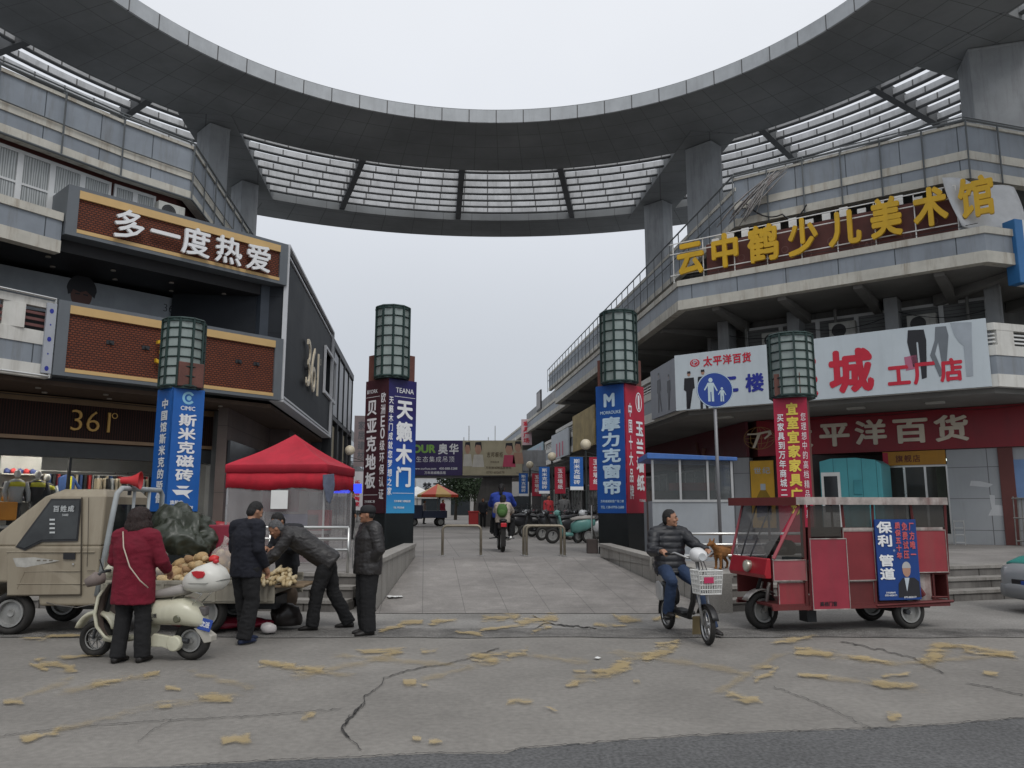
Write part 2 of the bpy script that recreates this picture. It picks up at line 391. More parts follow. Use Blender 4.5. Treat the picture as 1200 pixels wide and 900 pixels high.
# worn yellow hatching
ymat = mat('worn_yellow_paint', (.45, .345, .175), .9, .15, 3, speck=.12)
n0, n, l, p = nodes_of(ymat)
tcn = n.new('ShaderNodeTexCoord'); nz = n.new('ShaderNodeTexNoise'); nz.inputs['Scale'].default_value = 4.0; nz.inputs['Detail'].default_value = 10; nz.inputs['Roughness'].default_value = .66
l(tcn.outputs['Object'], nz.inputs['Vector']); sx_ = n.new('ShaderNodeSeparateXYZ'); l(tcn.outputs['UV'], sx_.inputs[0])
def edge_(c): return mathn(n, l, 'SUBTRACT', 1.0, mathn(n, l, 'ABSOLUTE', mathn(n, l, 'SUBTRACT', mathn(n, l, 'MULTIPLY', c, 2.0), 1.0)))
ew = mathn(n, l, 'MINIMUM', mathn(n, l, 'MULTIPLY', edge_(sx_.outputs['X']), 1.0), mathn(n, l, 'MULTIPLY', edge_(sx_.outputs['Y']), 2.2))
sm_ = mathn(n, l, 'ADD', mathn(n, l, 'MULTIPLY', nz.outputs['Fac'], 3.0), ew)
mr = n.new('ShaderNodeMapRange'); mr.interpolation_type = 'SMOOTHSTEP'; mr.inputs['From Min'].default_value = 1.85; mr.inputs['From Max'].default_value = 2.45; mr.inputs['To Min'].default_value = 0; mr.inputs['To Max'].default_value = .62
l(sm_, mr.inputs['Value']); l(mr.outputs[0], p.inputs['Alpha'])
mb = MB(); zy = [.016]
def dash(x0, y0, x1, y1, w, z=None):
    """a worn stroke between two spots seen in the photo; w is its width on the picture"""
    P = []; nn = max(2, int(math.hypot(x1-x0, y1-y0)/9)); L_, R_ = [], []
    for i in range(nn+1):
        t = i/nn; px = x0+(x1-x0)*t; py = y0+(y1-y0)*t
        ww = w*2.3*(.85+.15*sin(pi*t))*(.95+.4*noise.noise(V((px*.06, py*.1, 2))))
        dx = abs(x1-x0) > 2.2*abs(y1-y0)
        j = .9*noise.noise(V((px*.05, py*.1, 7)))
        a_, b_ = (pz(px, py-ww/2+j), pz(px, py+ww/2+j)) if dx else (pz(px-ww, py+j), pz(px+ww, py+j))
        a_.z = b_.z = zy[0]; L_.append(a_); R_.append(b_)
    zy[0] += .0001
    uvl = mb.b.loops.layers.uv.verify()
    for i in range(nn):
        fc = mb.f([L_[i], R_[i], R_[i+1], L_[i+1]])
        if fc:
            for lp, uv in zip(fc.loops, ((0, i/nn), (1, i/nn), (1, (i+1)/nn), (0, (i+1)/nn))): lp[uvl].uv = uv
for d_ in [(35, 776, 95, 786, 8), (60, 788, 30, 778, 6), (100, 806, 165, 794, 7), (165, 795, 190, 790, 5), (190, 806, 215, 811, 5), (222, 818, 280, 824, 9), (175, 832, 205, 828, 6), (20, 870, 75, 858, 7), (255, 873, 298, 866, 9),
           (300, 778, 355, 784, 7), (340, 784, 385, 788, 9), (415, 768, 480, 763, 7), (548, 776, 590, 774, 9), (590, 772, 622, 764, 8), (470, 800, 490, 803, 8), (495, 803, 500, 807, 5), (350, 843, 372, 843, 8), (590, 824, 630, 826, 7),
           (604, 767, 540, 772, 5), (690, 795, 745, 780, 11), (746, 776, 800, 758, 9), (660, 806, 680, 804, 6), (800, 752, 765, 758, 5), (668, 788, 690, 790, 4), (740, 800, 752, 801, 4), (845, 815, 898, 823, 8), (880, 800, 915, 786, 7), (893, 786, 905, 780, 6),
           (925, 763, 985, 772, 9), (930, 792, 975, 796, 4), (1010, 800, 1085, 809, 7), (985, 770, 1045, 778, 4), (1090, 780, 1105, 752, 10), (1115, 756, 1200, 770, 5), (1120, 764, 1200, 772, 4), (1037, 845, 1060, 842, 8), (1150, 789, 1172, 793, 4),
           (500, 872, 522, 873, 5), (482, 868, 495, 869, 4), (490, 765, 515, 766, 5), (0, 826, 30, 824, 5), (1030, 795, 1070, 792, 4), (640, 830, 655, 838, 4), (130, 768, 60, 774, 4)]:
    dash(*d_)
struct(mb, 'road_marking', ymat, merge=False)
yfaint = ymat.copy(); yfaint.name = 'faded_yellow_paint'
for q_ in yfaint.node_tree.nodes:
    if q_.bl_idname == 'ShaderNodeMapRange' and q_.interpolation_type == 'SMOOTHSTEP': q_.inputs['To Max'].default_value = .26; q_.inputs['From Min'].default_value = 1.7; q_.inputs['From Max'].default_value = 2.6
mb = MB(); zy[0] = .0135
for d_ in [(0, 828, 95, 794, 6), (60, 815, 190, 790, 6), (300, 778, 425, 796, 6), (215, 788, 300, 808, 6), (600, 770, 480, 802, 6), (604, 767, 705, 780, 5), (655, 808, 805, 752, 8), (700, 762, 890, 792, 6), (825, 822, 925, 762, 7), (925, 763, 1060, 780, 6), (1010, 782, 1200, 768, 5), (1122, 750, 1080, 790, 9), (1115, 756, 1200, 776, 5), (930, 792, 1095, 811, 5), (150, 835, 300, 812, 6), (330, 800, 480, 764, 6), (20, 870, 170, 832, 6), (380, 768, 560, 784, 5)]:
    dash(*d_)
struct(mb, 'faded_marking', yfaint, merge=False)
mb = MB(); zy[0] = .022
for d_ in [(462, 733, 500, 729, 5), (500, 731, 540, 728, 5), (560, 727, 615, 724, 6), (600, 731, 660, 726, 8), (650, 735, 620, 744, 4), (530, 743, 570, 746, 5), (715, 724, 760, 730, 6), (760, 729, 800, 722, 5), (555, 740, 615, 734, 4), (690, 733, 740, 736, 3), (440, 741, 480, 735, 4), (20, 752, 110, 745, 4), (900, 757, 960, 747, 5)]:
    dash(*d_)
struct(mb, 'kerbside_marking', ymat, merge=False)
# --- the ramp, its walls, the precinct and its steps
RN0, RN1 = V((-2.12, 12.55, .012)), V((3.20, 12.55, .012)); RF0, RF1 = V((-2.16, 17.9, ZP)), V((1.96, 17.9, ZP))
rotM = M.Rotation(-STA, 4, 'Z')
def sheet_rot(name, m, quads):
    """sheets whose pavings follow the street's direction"""
    mb = MB()
    for q in quads: mb.f([rotM @ V(p) for p in q])
    return struct(mb, name, m, rotz=STA)
sheet_rot('ramp', paver, [[RN0, RN1, RF1, RF0]])
STR0, STR1 = V((3.30, 12.75, 0)), V((27, 20.45, 0)); STL0, STL1 = V((-2.6, 12.75, 0)), V((-30, 15.3, 0))
def nrm(a, b): d = (b-a).normalized(); return V((-d.y, d.x, 0))
nR = nrm(STR0, STR1); nL = nrm(STL1, STL0)
PT = .34
def plat(z): return lambda p, k: V((p.x, p.y, z)) + k
tR0, tR1 = STR0+nR*2*PT, STR1+nR*2*PT; tL0, tL1 = STL0+nL*2*PT, STL1+nL*2*PT
Z = lambda p, z=ZP: V((p[0], p[1], z))
sheet_rot('precinct_paving', paver2, [
    [Z(tL1), Z(tL0), Z((-2.16, tL0.y)), Z((-2.16, 17.9)), Z((-30, 17.9))],
    [Z((tR0.x-.04, tR0.y)), Z(tR1), Z((27, 22)), Z((3.3, 17.9)), Z((1.96, 17.9))],
    [Z((-30, 17.9)), Z((-2.16, 17.9)), Z((1.96, 17.9)), Z((3.3, 17.9)), Z((27, 22)), Z((140, 300)), Z((-140, 300))]])
def steps(a, b, nn):
    for k in range(3):
        mb = MB(); z1 = ZP*(k+1)/3; z0 = ZP*k/3
        o = nn*PT*k; p, q = a+o, b+o
        mb.mi = 1; mb.prism([V((p.x, p.y, z0)), V((q.x, q.y, z0)), V((q.x, q.y, z1-.05)), V((p.x, p.y, z1-.05))], nn*(PT+.1))
        mb.mi = 0; s_ = -nn*.025
        mb.prism([V((p.x, p.y, z1-.05))+s_, V((q.x, q.y, z1-.05))+s_, V((q.x, q.y, z1))+s_, V((p.x, p.y, z1))+s_], nn*(PT+.06) if k < 2 else nn*.4)
        for v in mb.b.verts:
            if v.co.z > ZP-.001: v.co.z = ZP+.004
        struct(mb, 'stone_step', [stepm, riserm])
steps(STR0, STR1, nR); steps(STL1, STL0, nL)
def ramp_wall(a, b, h0, h1, side):
    mb = MB(); d = (b-a); nn = V((d.y, -d.x, 0)).normalized()*side*.22
    mb.loft([[V((a.x, a.y, 0)), V((a.x, a.y, h0-.07)), V((a.x, a.y, h0-.07))+nn, V((a.x, a.y, 0))+nn], [V((b.x, b.y, 0)), V((b.x, b.y, h1-.07)), V((b.x, b.y, h1-.07))+nn, V((b.x, b.y, 0))+nn]])
    k = nn.normalized()*.03
    mb.loft([[V((a.x, a.y, h0-.07))-k, V((a.x, a.y, h0))-k, V((a.x, a.y, h0))+nn+k, V((a.x, a.y, h0-.07))+nn+k], [V((b.x, b.y, h1-.07))-k, V((b.x, b.y, h1))-k, V((b.x, b.y, h1))+nn+k, V((b.x, b.y, h1-.07))+nn+k]])
    # dark joints between the facing slabs
    mb.mi = 1; L_ = d.length
    for i in range(1, int(L_/.62)+1):
        c = a+d*(i*.62/L_); h = h0+(h1-h0)*(i*.62/L_)-.075; t = d.normalized()*.006
        mb.f([V((c.x, c.y, 0))-t-k*.1, V((c.x, c.y, 0))+t-k*.1, V((c.x, c.y, h))+t-k*.1, V((c.x, c.y, h))-t-k*.1])
    return mb
wl = ramp_wall(V((-2.13, 12.6, 0)), V((-2.17, 18.0, 0)), .80, .84, -1).build('ramp_wall', [stonem, crackm])
tag(wl, 'grey stone side wall along the ramp, behind the man in the cap', 'wall')
wr = ramp_wall(V((3.22, 12.6, 0)), V((1.97, 18.0, 0)), .60, .84, 1).build('ramp_wall', [stonem, crackm])
tag(wr, 'grey stone side wall of the ramp, behind the e-bike rider', 'wall')
# ================================================================ the ring canopy
H = 17.6; RC = V((-.64, 17.92, 0)); AX = R(95.6)
soffit = polar_mat('ring_soffit', (.205, .215, .22), 96, 1.18, .03, (.12, .125, .13), rough=.8, var=.3, scale=.22, grime=.0)
fascia = polar_mat('ring_fascia', (.43, .45, .465), 72, 0, .07, (.10, .10, .10), rough=.55, var=.12, scale=1.5, grime=.3, gcol=(.25, .25, .25))
finm = polar_mat('louvre_fin', (.55, .56, .57), 110, 0, .06, (.13, .13, .13), rough=.6, var=.2, scale=1.2, grime=.45, gcol=(.22, .22, .21))
beamm = mat('ring_beam', (.10, .105, .11), .8, .2, .6)
colm_ = mat('ring_column', (.34, .355, .37), .8, .14, 1.0, grime=.5, gcol=(.14, .14, .14))
ring = thing('ring_canopy', 'huge grey circular canopy raised over the plaza, with louvred slats and a dark panelled soffit', 'canopy', (RC.x, RC.y, 0))
A0, A1 = AX-R(112), AX+R(112)
MB().arc(13.1, 17.8, H, H+.62, A0, A1, 150).build('inner_soffit', soffit, ring)
MB().arc(13.02, 13.1, H+.0, H+.55, A0, A1, 150).build('fascia', fascia, ring)
MB().arc(24.4, 27.1, H, H+.62, A0, A1, 150).build('outer_soffit', soffit, ring)
for i in range(7):
    r = 18.35 + .87*i
    mb = MB(); mb.arc(r, r+.07, H+.165, H+.44, A0, A1, 150); mb.mi = 1; mb.arc(r-.05, r+.13, H+.12, H+.165, A0, A1, 150); mb.build('louvre_fin', [finm, beamm], ring)  # dark lower strip paints in the shade under each fin
for k in range(-7, 8):
    if abs(k) == 2: continue
    a = AX+R(15*k); d = V((cos(a), sin(a), 0)); t = V((-d.y, d.x, 0))*.14
    mb = MB(); mb.prism([d*17.7-t+V((0, 0, H+.05)), d*24.5-t+V((0, 0, H+.05)), d*24.5+t+V((0, 0, H+.05)), d*17.7+t+V((0, 0, H+.05))], (0, 0, .5)); mb.build('radial_beam', beamm, ring)
COLS = [(V((8.55, 33.2, 0)), V((7.75, 39.9, 0))), (V((-12.75, 31.6, 0)), V((-13.35, 37.4, 0)))]
for ci, co in COLS:
    s = SDIR; c0 = ci - s*1.4; c1 = co + s*2.2
    mb = MB(); t = SIN*1.05
    mb.prism([V((*(c0-t).xy, H-.03)), V((*(c0+t).xy, H-.03)), V((*(c1+t).xy, H-.03)), V((*(c1-t).xy, H-.03))], (0, 0, .6))
    o = mb.build('cross_beam', soffit, ring); o.location = -RC
    for c, sx, sy in ((ci, .44, .66), (co, .44, .60)):
        mb = MB(); mb.cbox((0, 0, (10.0+H-.04)/2), (2*sx, 2*sy, H-.04-10.0)); mb.mi = 0
        mb.cbox((0, 0, H-.10), (2*sx+.03, 2*sy+.03, .10))
        o = mb.build('column', colm_, ring, bevel=.04); o.location = c-RC; o.rotation_euler = (0, 0, STA+R(38))
cR = V((17.3, 25.9, 0))-RC; ud = cR.normalized(); ut = V((-ud.y, ud.x, 0))*1.7
MB().prism([ud*17.5-ut+V((0, 0, H-.03)), ud*24.6-ut+V((0, 0, H-.03)), ud*24.6+ut+V((0, 0, H-.03)), ud*17.5+ut+V((0, 0, H-.03))], (0, 0, .6)).build('cross_beam', soffit, ring)
mb = MB(); mb.cbox((0, 0, (10.0+H)/2-.03), (2.25, 1.5, H-10.06)); mb.cbox((0, 0, H-.10), (2.28, 1.53, .12)); o = mb.build('column', colm_, ring, bevel=.04); o.location = V((17.3, 25.9, 0))-RC; o.rotation_euler = (0, 0, R(-17))
# ================================================================ frames of the facades
class Frame:
    def __init__(s, O, deg):
        s.O = V((O[0], O[1], 0)); s.a = R(deg); s.x = V((cos(s.a), sin(s.a), 0)); s.y = V((-sin(s.a), cos(s.a), 0))
    def w(s, x, y, z=0): p = s.O + s.x*x + s.y*y; p.z = z; return p
    def hit(s, px, py, y=0.0):
        """local x and height where a sight line meets the plane standing y inside this facade"""
        a, b = ray(px, py); d = V((a, 1, 0)); o = s.O + s.y*y
        t = o.dot(s.y)/d.dot(s.y); q = d*t - s.O
        return q.dot(s.x), EYE+b*t
    def xat(s, px, y=0.0): return s.hit(px, 500, y)[0]
FR = Frame((5.70, 26.30), -36); FS = Frame((5.70, 26.30), -83.25); FC = Frame(FR.w(9.15, 0).xy, 17.1)
FL = Frame((-7.40, 24.85), 47.6); FT = Frame((-7.40, 24.85), 96.3)
def offs(P, d):
    P = [V((p[0], p[1], 0)) for p in P]; out = []
    for i, p in enumerate(P):
        ns = []
        if i > 0: e = (p-P[i-1]).normalized(); ns.append(V((-e.y, e.x, 0)))
        if i < len(P)-1: e = (P[i+1]-p).normalized(); ns.append(V((-e.y, e.x, 0)))
        if len(ns) == 1: out.append(p+ns[0]*d)
        else:
            m = (ns[0]+ns[1]).normalized(); out.append(p+m*d/m.dot(ns[0]))
    return out
def band(mb, P, d0, d1, z0, z1):
    a, b = offs(P, d0), offs(P, d1)
    mb.loft([[V((p.x, p.y, z0)), V((q.x, q.y, z0)), V((q.x, q.y, z1)), V((p.x, p.y, z1))] for p, q in zip(a, b)])
def slab(mb, P, d, back, z0, z1):
    pts = [V((p.x, p.y, z0)) for p in offs(P, d)] + [V((q[0], q[1], z0)) for q in back]; mb.prism(pts, (0, 0, z1-z0))
def posts(mb, P, d, z0, z1, step, r=.018):
    P = offs(P, d)
    for p, q in zip(P, P[1:]):
        Ls = (q-p).length; nn = max(1, int(Ls/step))
        for i in range(nn+1):
            c = p+(q-p)*i/nn; mb.box(c.x-r, c.x+r, c.y-r, c.y+r, z0, z1)
def rail(mb, P, d, z, r=.03):
    P = offs(P, d); mb.tube([V((p.x, p.y, z)) for p in P], r, 6)
def clad(name, ax, ay):
    if name in MATS: return MATS[name]
    m = mat(name, (.235, .262, .295), .5, .16, .8, grime=.6, gcol=(.15, .15, .145)); n0, n, l, p = nodes_of(m); s = xyz(m)
    c = mathn(n, l, 'ADD', mathn(n, l, 'MULTIPLY', s['X'], ax), mathn(n, l, 'MULTIPLY', s['Y'], ay))
    add_joints(m, [joint_mask(n, l, c, 1.55, .03)], (.06, .07, .08)); return m
cladR, cladL = clad('cladding_east', .7, -.7), clad('cladding_west', .62, .78)
walltile = grid_mat('grey_wall_tile', (.36, .375, .39), 1.6, .95, .02, (.15, .15, .155), rough=.6, var=.08, scale=.8, grime=.25, gcol=(.2, .2, .2))
soffw = mat('under_canopy', (.20, .195, .185), .85, .2, .6)
postm = mat('thin_post', (.11, .12, .125), .5, .1)
redbrown = mat('red_brown_wall', (.13, .045, .04), .7, .15, 2)
glassd = mat('dark_glass', (.03, .036, .04), .08, .1, spec=.6)
winfr = mat('window_frame_white', (.62, .63, .63), .5, .06)
curtain = mat('curtain', (.42, .43, .43), .8, .2, 6)
shutter = grid_mat('grey_shutter', (.16, .165, .165), 0, .12, .02, (.08, .08, .08), rough=.6, var=.15)
# ================================================================ east shopping block (right)
PR = [FS.w(-66, .8).xy, FS.w(-25.2, .8).xy, FS.w(-24.7, 0).xy, FR.O.xy, FR.w(9.15, 0).xy, FC.w(16, 0).xy]
BACKR = [(40, 70), (30, 95)]
bR = thing('shopping_block', 'grey three-storey shopping block with curved balconies and rooftop parapet, right of the plaza', 'building')
PP = [(3.0, 65.0), (7.72, 26.1), (13.5, 22.0), (26.4, 25.97)]          # the parapet's own line
mb = MB(); slab(mb, PR, 3.3, BACKR, 4.86, 6.5); slab(mb, PR, 3.3, BACKR, 6.52, 8.34); mb.build('upper_wall', mat('second_floor_wall', (.13, .13, .125), .8, .25, .7, grime=.6, gcol=(.05, .05, .05)), bR)
mb = MB(); slab(mb, PR, .3, BACKR, 4.72, 4.86); mb.build('balcony_slab', soffw, bR)
mb = MB(); band(mb, PR, .02, .2, 4.86, 5.2); mb.mi = 1; band(mb, PR, .05, .18, 5.2, 5.72); mb.mi = 0; band(mb, PR, .02, .2, 5.72, 6.0)
band(mb, PR, .02, .2, 6.42, 6.62); mb.mi = 2
for zz in (6.08, 6.19, 6.30): band(mb, PR, .09, .14, zz, zz+.045)
mb.mi = 0
for F, xs in ((FS, range(-62, 0, 4)), (FC, (.4, 3, 6, 9))):
    for x in xs:
        yo = .8 if (F is FS and x < -25) else 0
        c = [F.w(x+dx, yo+dy, 6.0) for dx, dy in ((-.3, .03), (.3, .03), (.3, .19), (-.3, .19))]; mb.prism(c, (0, 0, .42))
mb.build('balcony_parapet', [creamc, cladR, white], bR)
mb = MB(); slab(mb, PR, .06, BACKR, 8.35, 9.25); mb.build('canopy_slab', soffw, bR)
mb = MB(); band(mb, PR, 0, .3, 8.33, 8.66); band(mb, PR, -.02, .3, 9.16, 9.36); mb.mi = 1; band(mb, PR, .03, .3, 8.66, 9.16); mb.build('canopy_fascia', [cream, cladR], bR)
for F, xs in ((FR, (1.2, 3.4, 5.7, 7.9)), (FS, (-3, -7, -11, -15, -19, -23, -29, -35, -41)), (FC, (1.5, 4.5, 8))):
    for x in xs:
        yo = .8 if (F is FS and x < -25) else 0
        a = [F.w(x-.13, yo+.35, 8.34), F.w(x-.13, yo+3.28, 8.34), F.w(x-.13, yo+3.28, 8.0), F.w(x-.13, yo+.35, 8.22)]
        MB().prism(a, F.x*.26).build('canopy_bracket', soffw, bR)
mb = MB(); slab(mb, PR, 3.0, BACKR, 9.36, 12.6); mb.build('third_floor_wall', mat('third_floor', (.25, .255, .26), .75, .2, 1, grime=.6, gcol=(.1, .1, .1)), bR)
# parapet: two cream bands, two blue-grey ones, thin posts and a handrail
PB = PP[1:]
mb = MB(); band(mb, PB, .02, .3, 11.25, 11.52); band(mb, PB, .02, .3, 11.86, 12.12); mb.mi = 1; band(mb, PB, .06, .3, 11.52, 11.86); band(mb, PB, .06, .3, 12.12, 12.92); mb.mi = 0; band(mb, PB, 0, .34, 12.92, 13.0)
mb.build('parapet', [cream, cladR], bR)
PA = PP[:2]
mb = MB(); band(mb, PA, .05, .3, 11.3, 11.55); mb.mi = 1; band(mb, PA, .08, .3, 11.55, 12.55); mb.mi = 0; band(mb, PA, .05, .3, 12.55, 12.68); mb.build('street_parapet', [cream, cladR], bR)
mb = MB(); posts(mb, PP, -.03, 11.2, 13.06, 1.15); rail(mb, PP, -.03, 13.06, .035); rail(mb, PA, -.03, 12.1, .025); rail(mb, PB, .1, 13.22, .02)
posts(mb, PB, .1, 13.0, 13.22, 2.3, .015); mb.build('parapet_rail', postm, bR)
mb = MB(); slab(mb, PP, .1, BACKR, 12.6, 12.75); mb.build('roof', concrete, bR)
# bits of window and clutter in the third-floor recess
def window_row(parent, F, x0, x1, z0, z1, n_, y, pane, sillz=None, mull=.07):
    for i in range(n_):
        a = x0+(x1-x0)*i/n_; b = x0+(x1-x0)*(i+1)/n_
        mx_ = M.Translation(F.O) @ M.Rotation(F.a, 4, 'Z')
        fm = MB(); fm.box(a, b, y-.06, y+.02, z1-.09, z1, mx_); fm.box(a, b, y-.06, y+.02, z0, z0+.08, mx_); fm.box(a, a+mull, y-.06, y+.02, z0+.08, z1-.09, mx_); fm.box(b-mull, b, y-.06, y+.02, z0+.08, z1-.09, mx_)
        zt = z0+(z1-z0)*.42; fm.box(a+mull, b-mull, y-.045, y+.02, zt, zt+.06, mx_)
        fo = fm.build('window', winfr, parent)
        gm = MB(); gm.box(a+mull, b-mull, y-.02, y+.015, z0+.08, z1-.09, mx_); gm.build('pane', pane, fo)
winref = mat('sky_glass', (.16, .17, .18), .1, .15, 2, spec=.7)
window_row(bR, FR, 2.6, 8.9, 9.7, 11.1, 6, 2.98, winref)
window_row(bR, FR, 1.2, 8.8, 6.75, 8.1, 6, 3.24, shutter)
window_row(bR, FS, -24, -3, 6.7, 8.1, 9, 3.24, glassd)
for x in (.6, 3.1, 6.2, 9.0):
    MB().prism([FR.w(x-.2, 2.5, 6.0), FR.w(x+.2, 2.5, 6.0), FR.w(x+.2, 3.28, 6.0), FR.w(x-.2, 3.28, 6.0)], (0, 0, 2.33)).build('pier', concrete, bR)
for x in range(-58, 0, 6):
    yo = .8 if x < -25 else 0
    MB().prism([FS.w(x-.2, yo+2.6, 6.0), FS.w(x+.2, yo+2.6, 6.0), FS.w(x+.2, yo+3.28, 6.0), FS.w(x-.2, yo+3.28, 6.0)], (0, 0, 2.33)).build('pier', concrete, bR)
# ---- ground floor of the front that faces the photo (plane 3.25 behind the balcony front)
GY = 3.25
gx = lambda px: FR.xat(px, GY)
mx = M.Translation(FR.O) @ M.Rotation(FR.a, 4, 'Z')
xs = {k: gx(k) for k in (858, 876, 905, 958, 1030, 1106, 1166, 1179)}
top = 3.42
for a_ in ((xs[1106], xs[1166], GY, GY+.5), (xs[858]-.4, xs[876], GY, GY+.4), (xs[905], xs[958], GY+.1, GY+.4)): MB().box(*a_, ZP, top, mx).build('ground_wall', walltile, bR)
mb = MB(); mb.box(xs[1166], xs[1179]+.1, GY-.06, GY+.5, ZP, top, mx); mb.build('brown_pier', redbrown, bR, bevel=.01)
mb = MB(); mb.box(xs[1179]+.1, xs[1179]+9, GY+.05, GY+.5, ZP, top, mx); mb.build('side_wall', walltile, bR)
mb = MB(); slab(mb, PR, GY+.0, BACKR, top+.01, 4.71); mb.build('sign_backing_wall', mat('maroon_wall', (.075, .018, .018), .7, .2), bR)
mb = MB(); slab(mb, [PR[3], PR[4], PR[5]], 9.0, BACKR, ZP, top); mb.build('inner_wall', mat('shop_back_wall', (.20, .22, .17), .8, .25, .8), bR)
mb = MB(); slab(mb, PR[:4], 3.6, [FS.w(0, 9).xy, FS.w(-60, 9).xy], ZP, top); mb.build('street_ground_wall', mat('street_shopfront', (.055, .045, .045), .7, .4, .5), bR)
# the shop window under the yellow board and things seen through it
wm = MB(); wm.box(xs[1030]-.1, xs[1106], GY+.1, GY+.18, 2.92, 3.0, mx); wm.box(xs[1030]-.1, xs[1106], GY+.08, GY+.3, ZP, ZP+.3, mx)
for t in (0, .33, .66, 1): x = xs[1030]+(xs[1106]-xs[1030]-.06)*t; wm.box(x, x+.06, GY+.1, GY+.18, ZP+.3, 2.92, mx)
wo_ = wm.build('shop_window', steel, bR); gm = MB(); gm.box(xs[1030], xs[1106]-.01, GY+.13, GY+.145, ZP+.3, 2.92, mx); gm.build('pane', glass_mat('shop_glass', (.05, .06, .055), .28), wo_)
lampm = mat('shop_tube_light', (.9, 1, .85), .5, 0, emit=2.2)
for i, (x, y) in enumerate(((7.0, 5.5), (9.0, 5.8), (8.0, 7.5))):
    t = tag(MB().box(x-.9, x+.9, y-.05, y+.05, 3.20, 3.27, mx).build('tube_light', lampm, bevel=.01), ('tube light nearest the shop window under the yellow board', 'tube light at the far right inside the yellow-board shop', 'tube light deepest inside the yellow-board shop')[i], 'lamp', 'lights inside the department store')
rk = MB()
for x, y, wd in ((6.6, 5.0, 1.6), (8.6, 5.2, 1.5), (7.4, 6.4, 2.6), (10.0, 6.2, 1.6)):
    rk.box(x-wd/2, x+wd/2, y-.3, y+.3, ZP, 1.5, mx)
    for k in range(int(wd/.16)):
        xx = x-wd/2+.1+k*.16; c = mx @ V((xx, y, 1.72)); rk.ell(c, (.1, .16, .3+.06*sin(k*2.1)), 8)
o = rk.build('clothes_stand', mat('dark_clothes', (.03, .032, .035), .9, .6, 3)); tag(o, 'dark racks of clothes behind the shop window under the yellow board', 'clothes rack')
# ---- ceiling spots under the balcony
for x in (1.0, 3.0, 5.2, 7.4): MB().box(x-.25, x+.25, 1.2, 1.45, 4.66, 4.715, mx).build('balcony_downlight', mat('lamp_off', (.45, .45, .42), .5), bR)
# ================================================================ west shopping block (left)
s13 = FT.w(13.15, 0).xy
PL = [FL.w(-22, -4.0).xy, FL.w(-12.5, -1.0).xy, FL.w(-6.65, 0).xy, FL.O.xy, s13]
BACKL = [(-34, 60), (-40, 20)]
bL = thing('shopping_block', 'grey shopping block with brick-lattice sign boxes and curtained upper windows, left of the plaza', 'building')
PQ = [(-20.5, 8.8), (-13.35, 19.0), (-11.5, 21.9), (-10.12, 23.62), (-11.9, 40.5)]
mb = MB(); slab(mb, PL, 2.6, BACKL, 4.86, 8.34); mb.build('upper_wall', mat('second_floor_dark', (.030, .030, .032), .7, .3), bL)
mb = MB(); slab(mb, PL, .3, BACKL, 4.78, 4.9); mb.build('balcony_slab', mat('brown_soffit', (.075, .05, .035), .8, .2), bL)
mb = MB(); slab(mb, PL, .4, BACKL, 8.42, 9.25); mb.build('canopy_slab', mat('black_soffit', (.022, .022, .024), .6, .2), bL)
PLc = PL[:3]
mb = MB(); band(mb, PLc, .0, .3, 8.25, 8.58); band(mb, PLc, -.02, .3, 9.12, 9.34); mb.mi = 1; band(mb, PLc, .03, .3, 8.58, 9.12); mb.build('canopy_fascia', [cream, cladL], bL)
mb = MB(); band(mb, PLc, .02, .2, 4.9, 5.25); mb.mi = 1; band(mb, PLc, .05, .18, 5.25, 5.75); mb.mi = 0; band(mb, PLc, .02, .2, 5.75, 6.1); band(mb, PLc, .02, .2, 6.72, 6.92); mb.mi = 2
for zz in (6.2, 6.36, 6.52): band(mb, PLc, .08, .13, zz, zz+.07)
mb.mi = 0
for x in (-7.6, -9.9, -12.0):
    c = FL.w(x, -.0 if x > -7 else -.17*(abs(x)-6.65)*.17/.17, 0); yy = -(abs(x)-6.65)*.171
    mb.prism([FL.w(x-.25, yy+.01, 6.1), FL.w(x+.25, yy+.01, 6.1), FL.w(x+.25, yy+.22, 6.1), FL.w(x-.25, yy+.22, 6.1)], (0, 0, .62))
mb.build('balcony_parapet', [creamc, cladL, mat('maroon_slat', (.16, .07, .065), .7)], bL)
mb = MB(); posts(mb, PLc, -.05, 4.9, 6.98, 1.9, .03); rail(mb, PLc, -.05, 6.98, .03); rail(mb, PLc, -.05, 4.95, .03); mb.build('balcony_rail', steel, bL)
mb = MB(); slab(mb, PQ, .5, BACKL, 9.3, 12.7); mb.build('third_floor_wall', redbrown, bL)
mb = MB(); band(mb, PQ, .02, .3, 11.22, 11.5); band(mb, PQ, .02, .3, 11.88, 12.14); mb.mi = 1; band(mb, PQ, .06, .3, 11.5, 11.88); band(mb, PQ, .06, .3, 12.14, 12.9); mb.mi = 0; band(mb, PQ, 0, .34, 12.9, 13.0); mb.build('parapet', [cream, cladL], bL)
mb = MB(); posts(mb, PQ, -.03, 11.2, 13.08, 1.3); rail(mb, PQ, -.03, 11.22, .035); rail(mb, PQ, -.03, 13.08, .03); rail(mb, PQ, -.03, 12.1, .02); rail(mb, PQ, .1, 13.24, .025); rail(mb, PQ, .16, 13.15, .015); posts(mb, PQ, .1, 13.0, 13.24, 1.6, .02); mb.build('parapet_rail', postm, bL)
mb = MB(); slab(mb, PQ, .1, BACKL, 12.6, 12.76); mb.build('roof', concrete, bL)
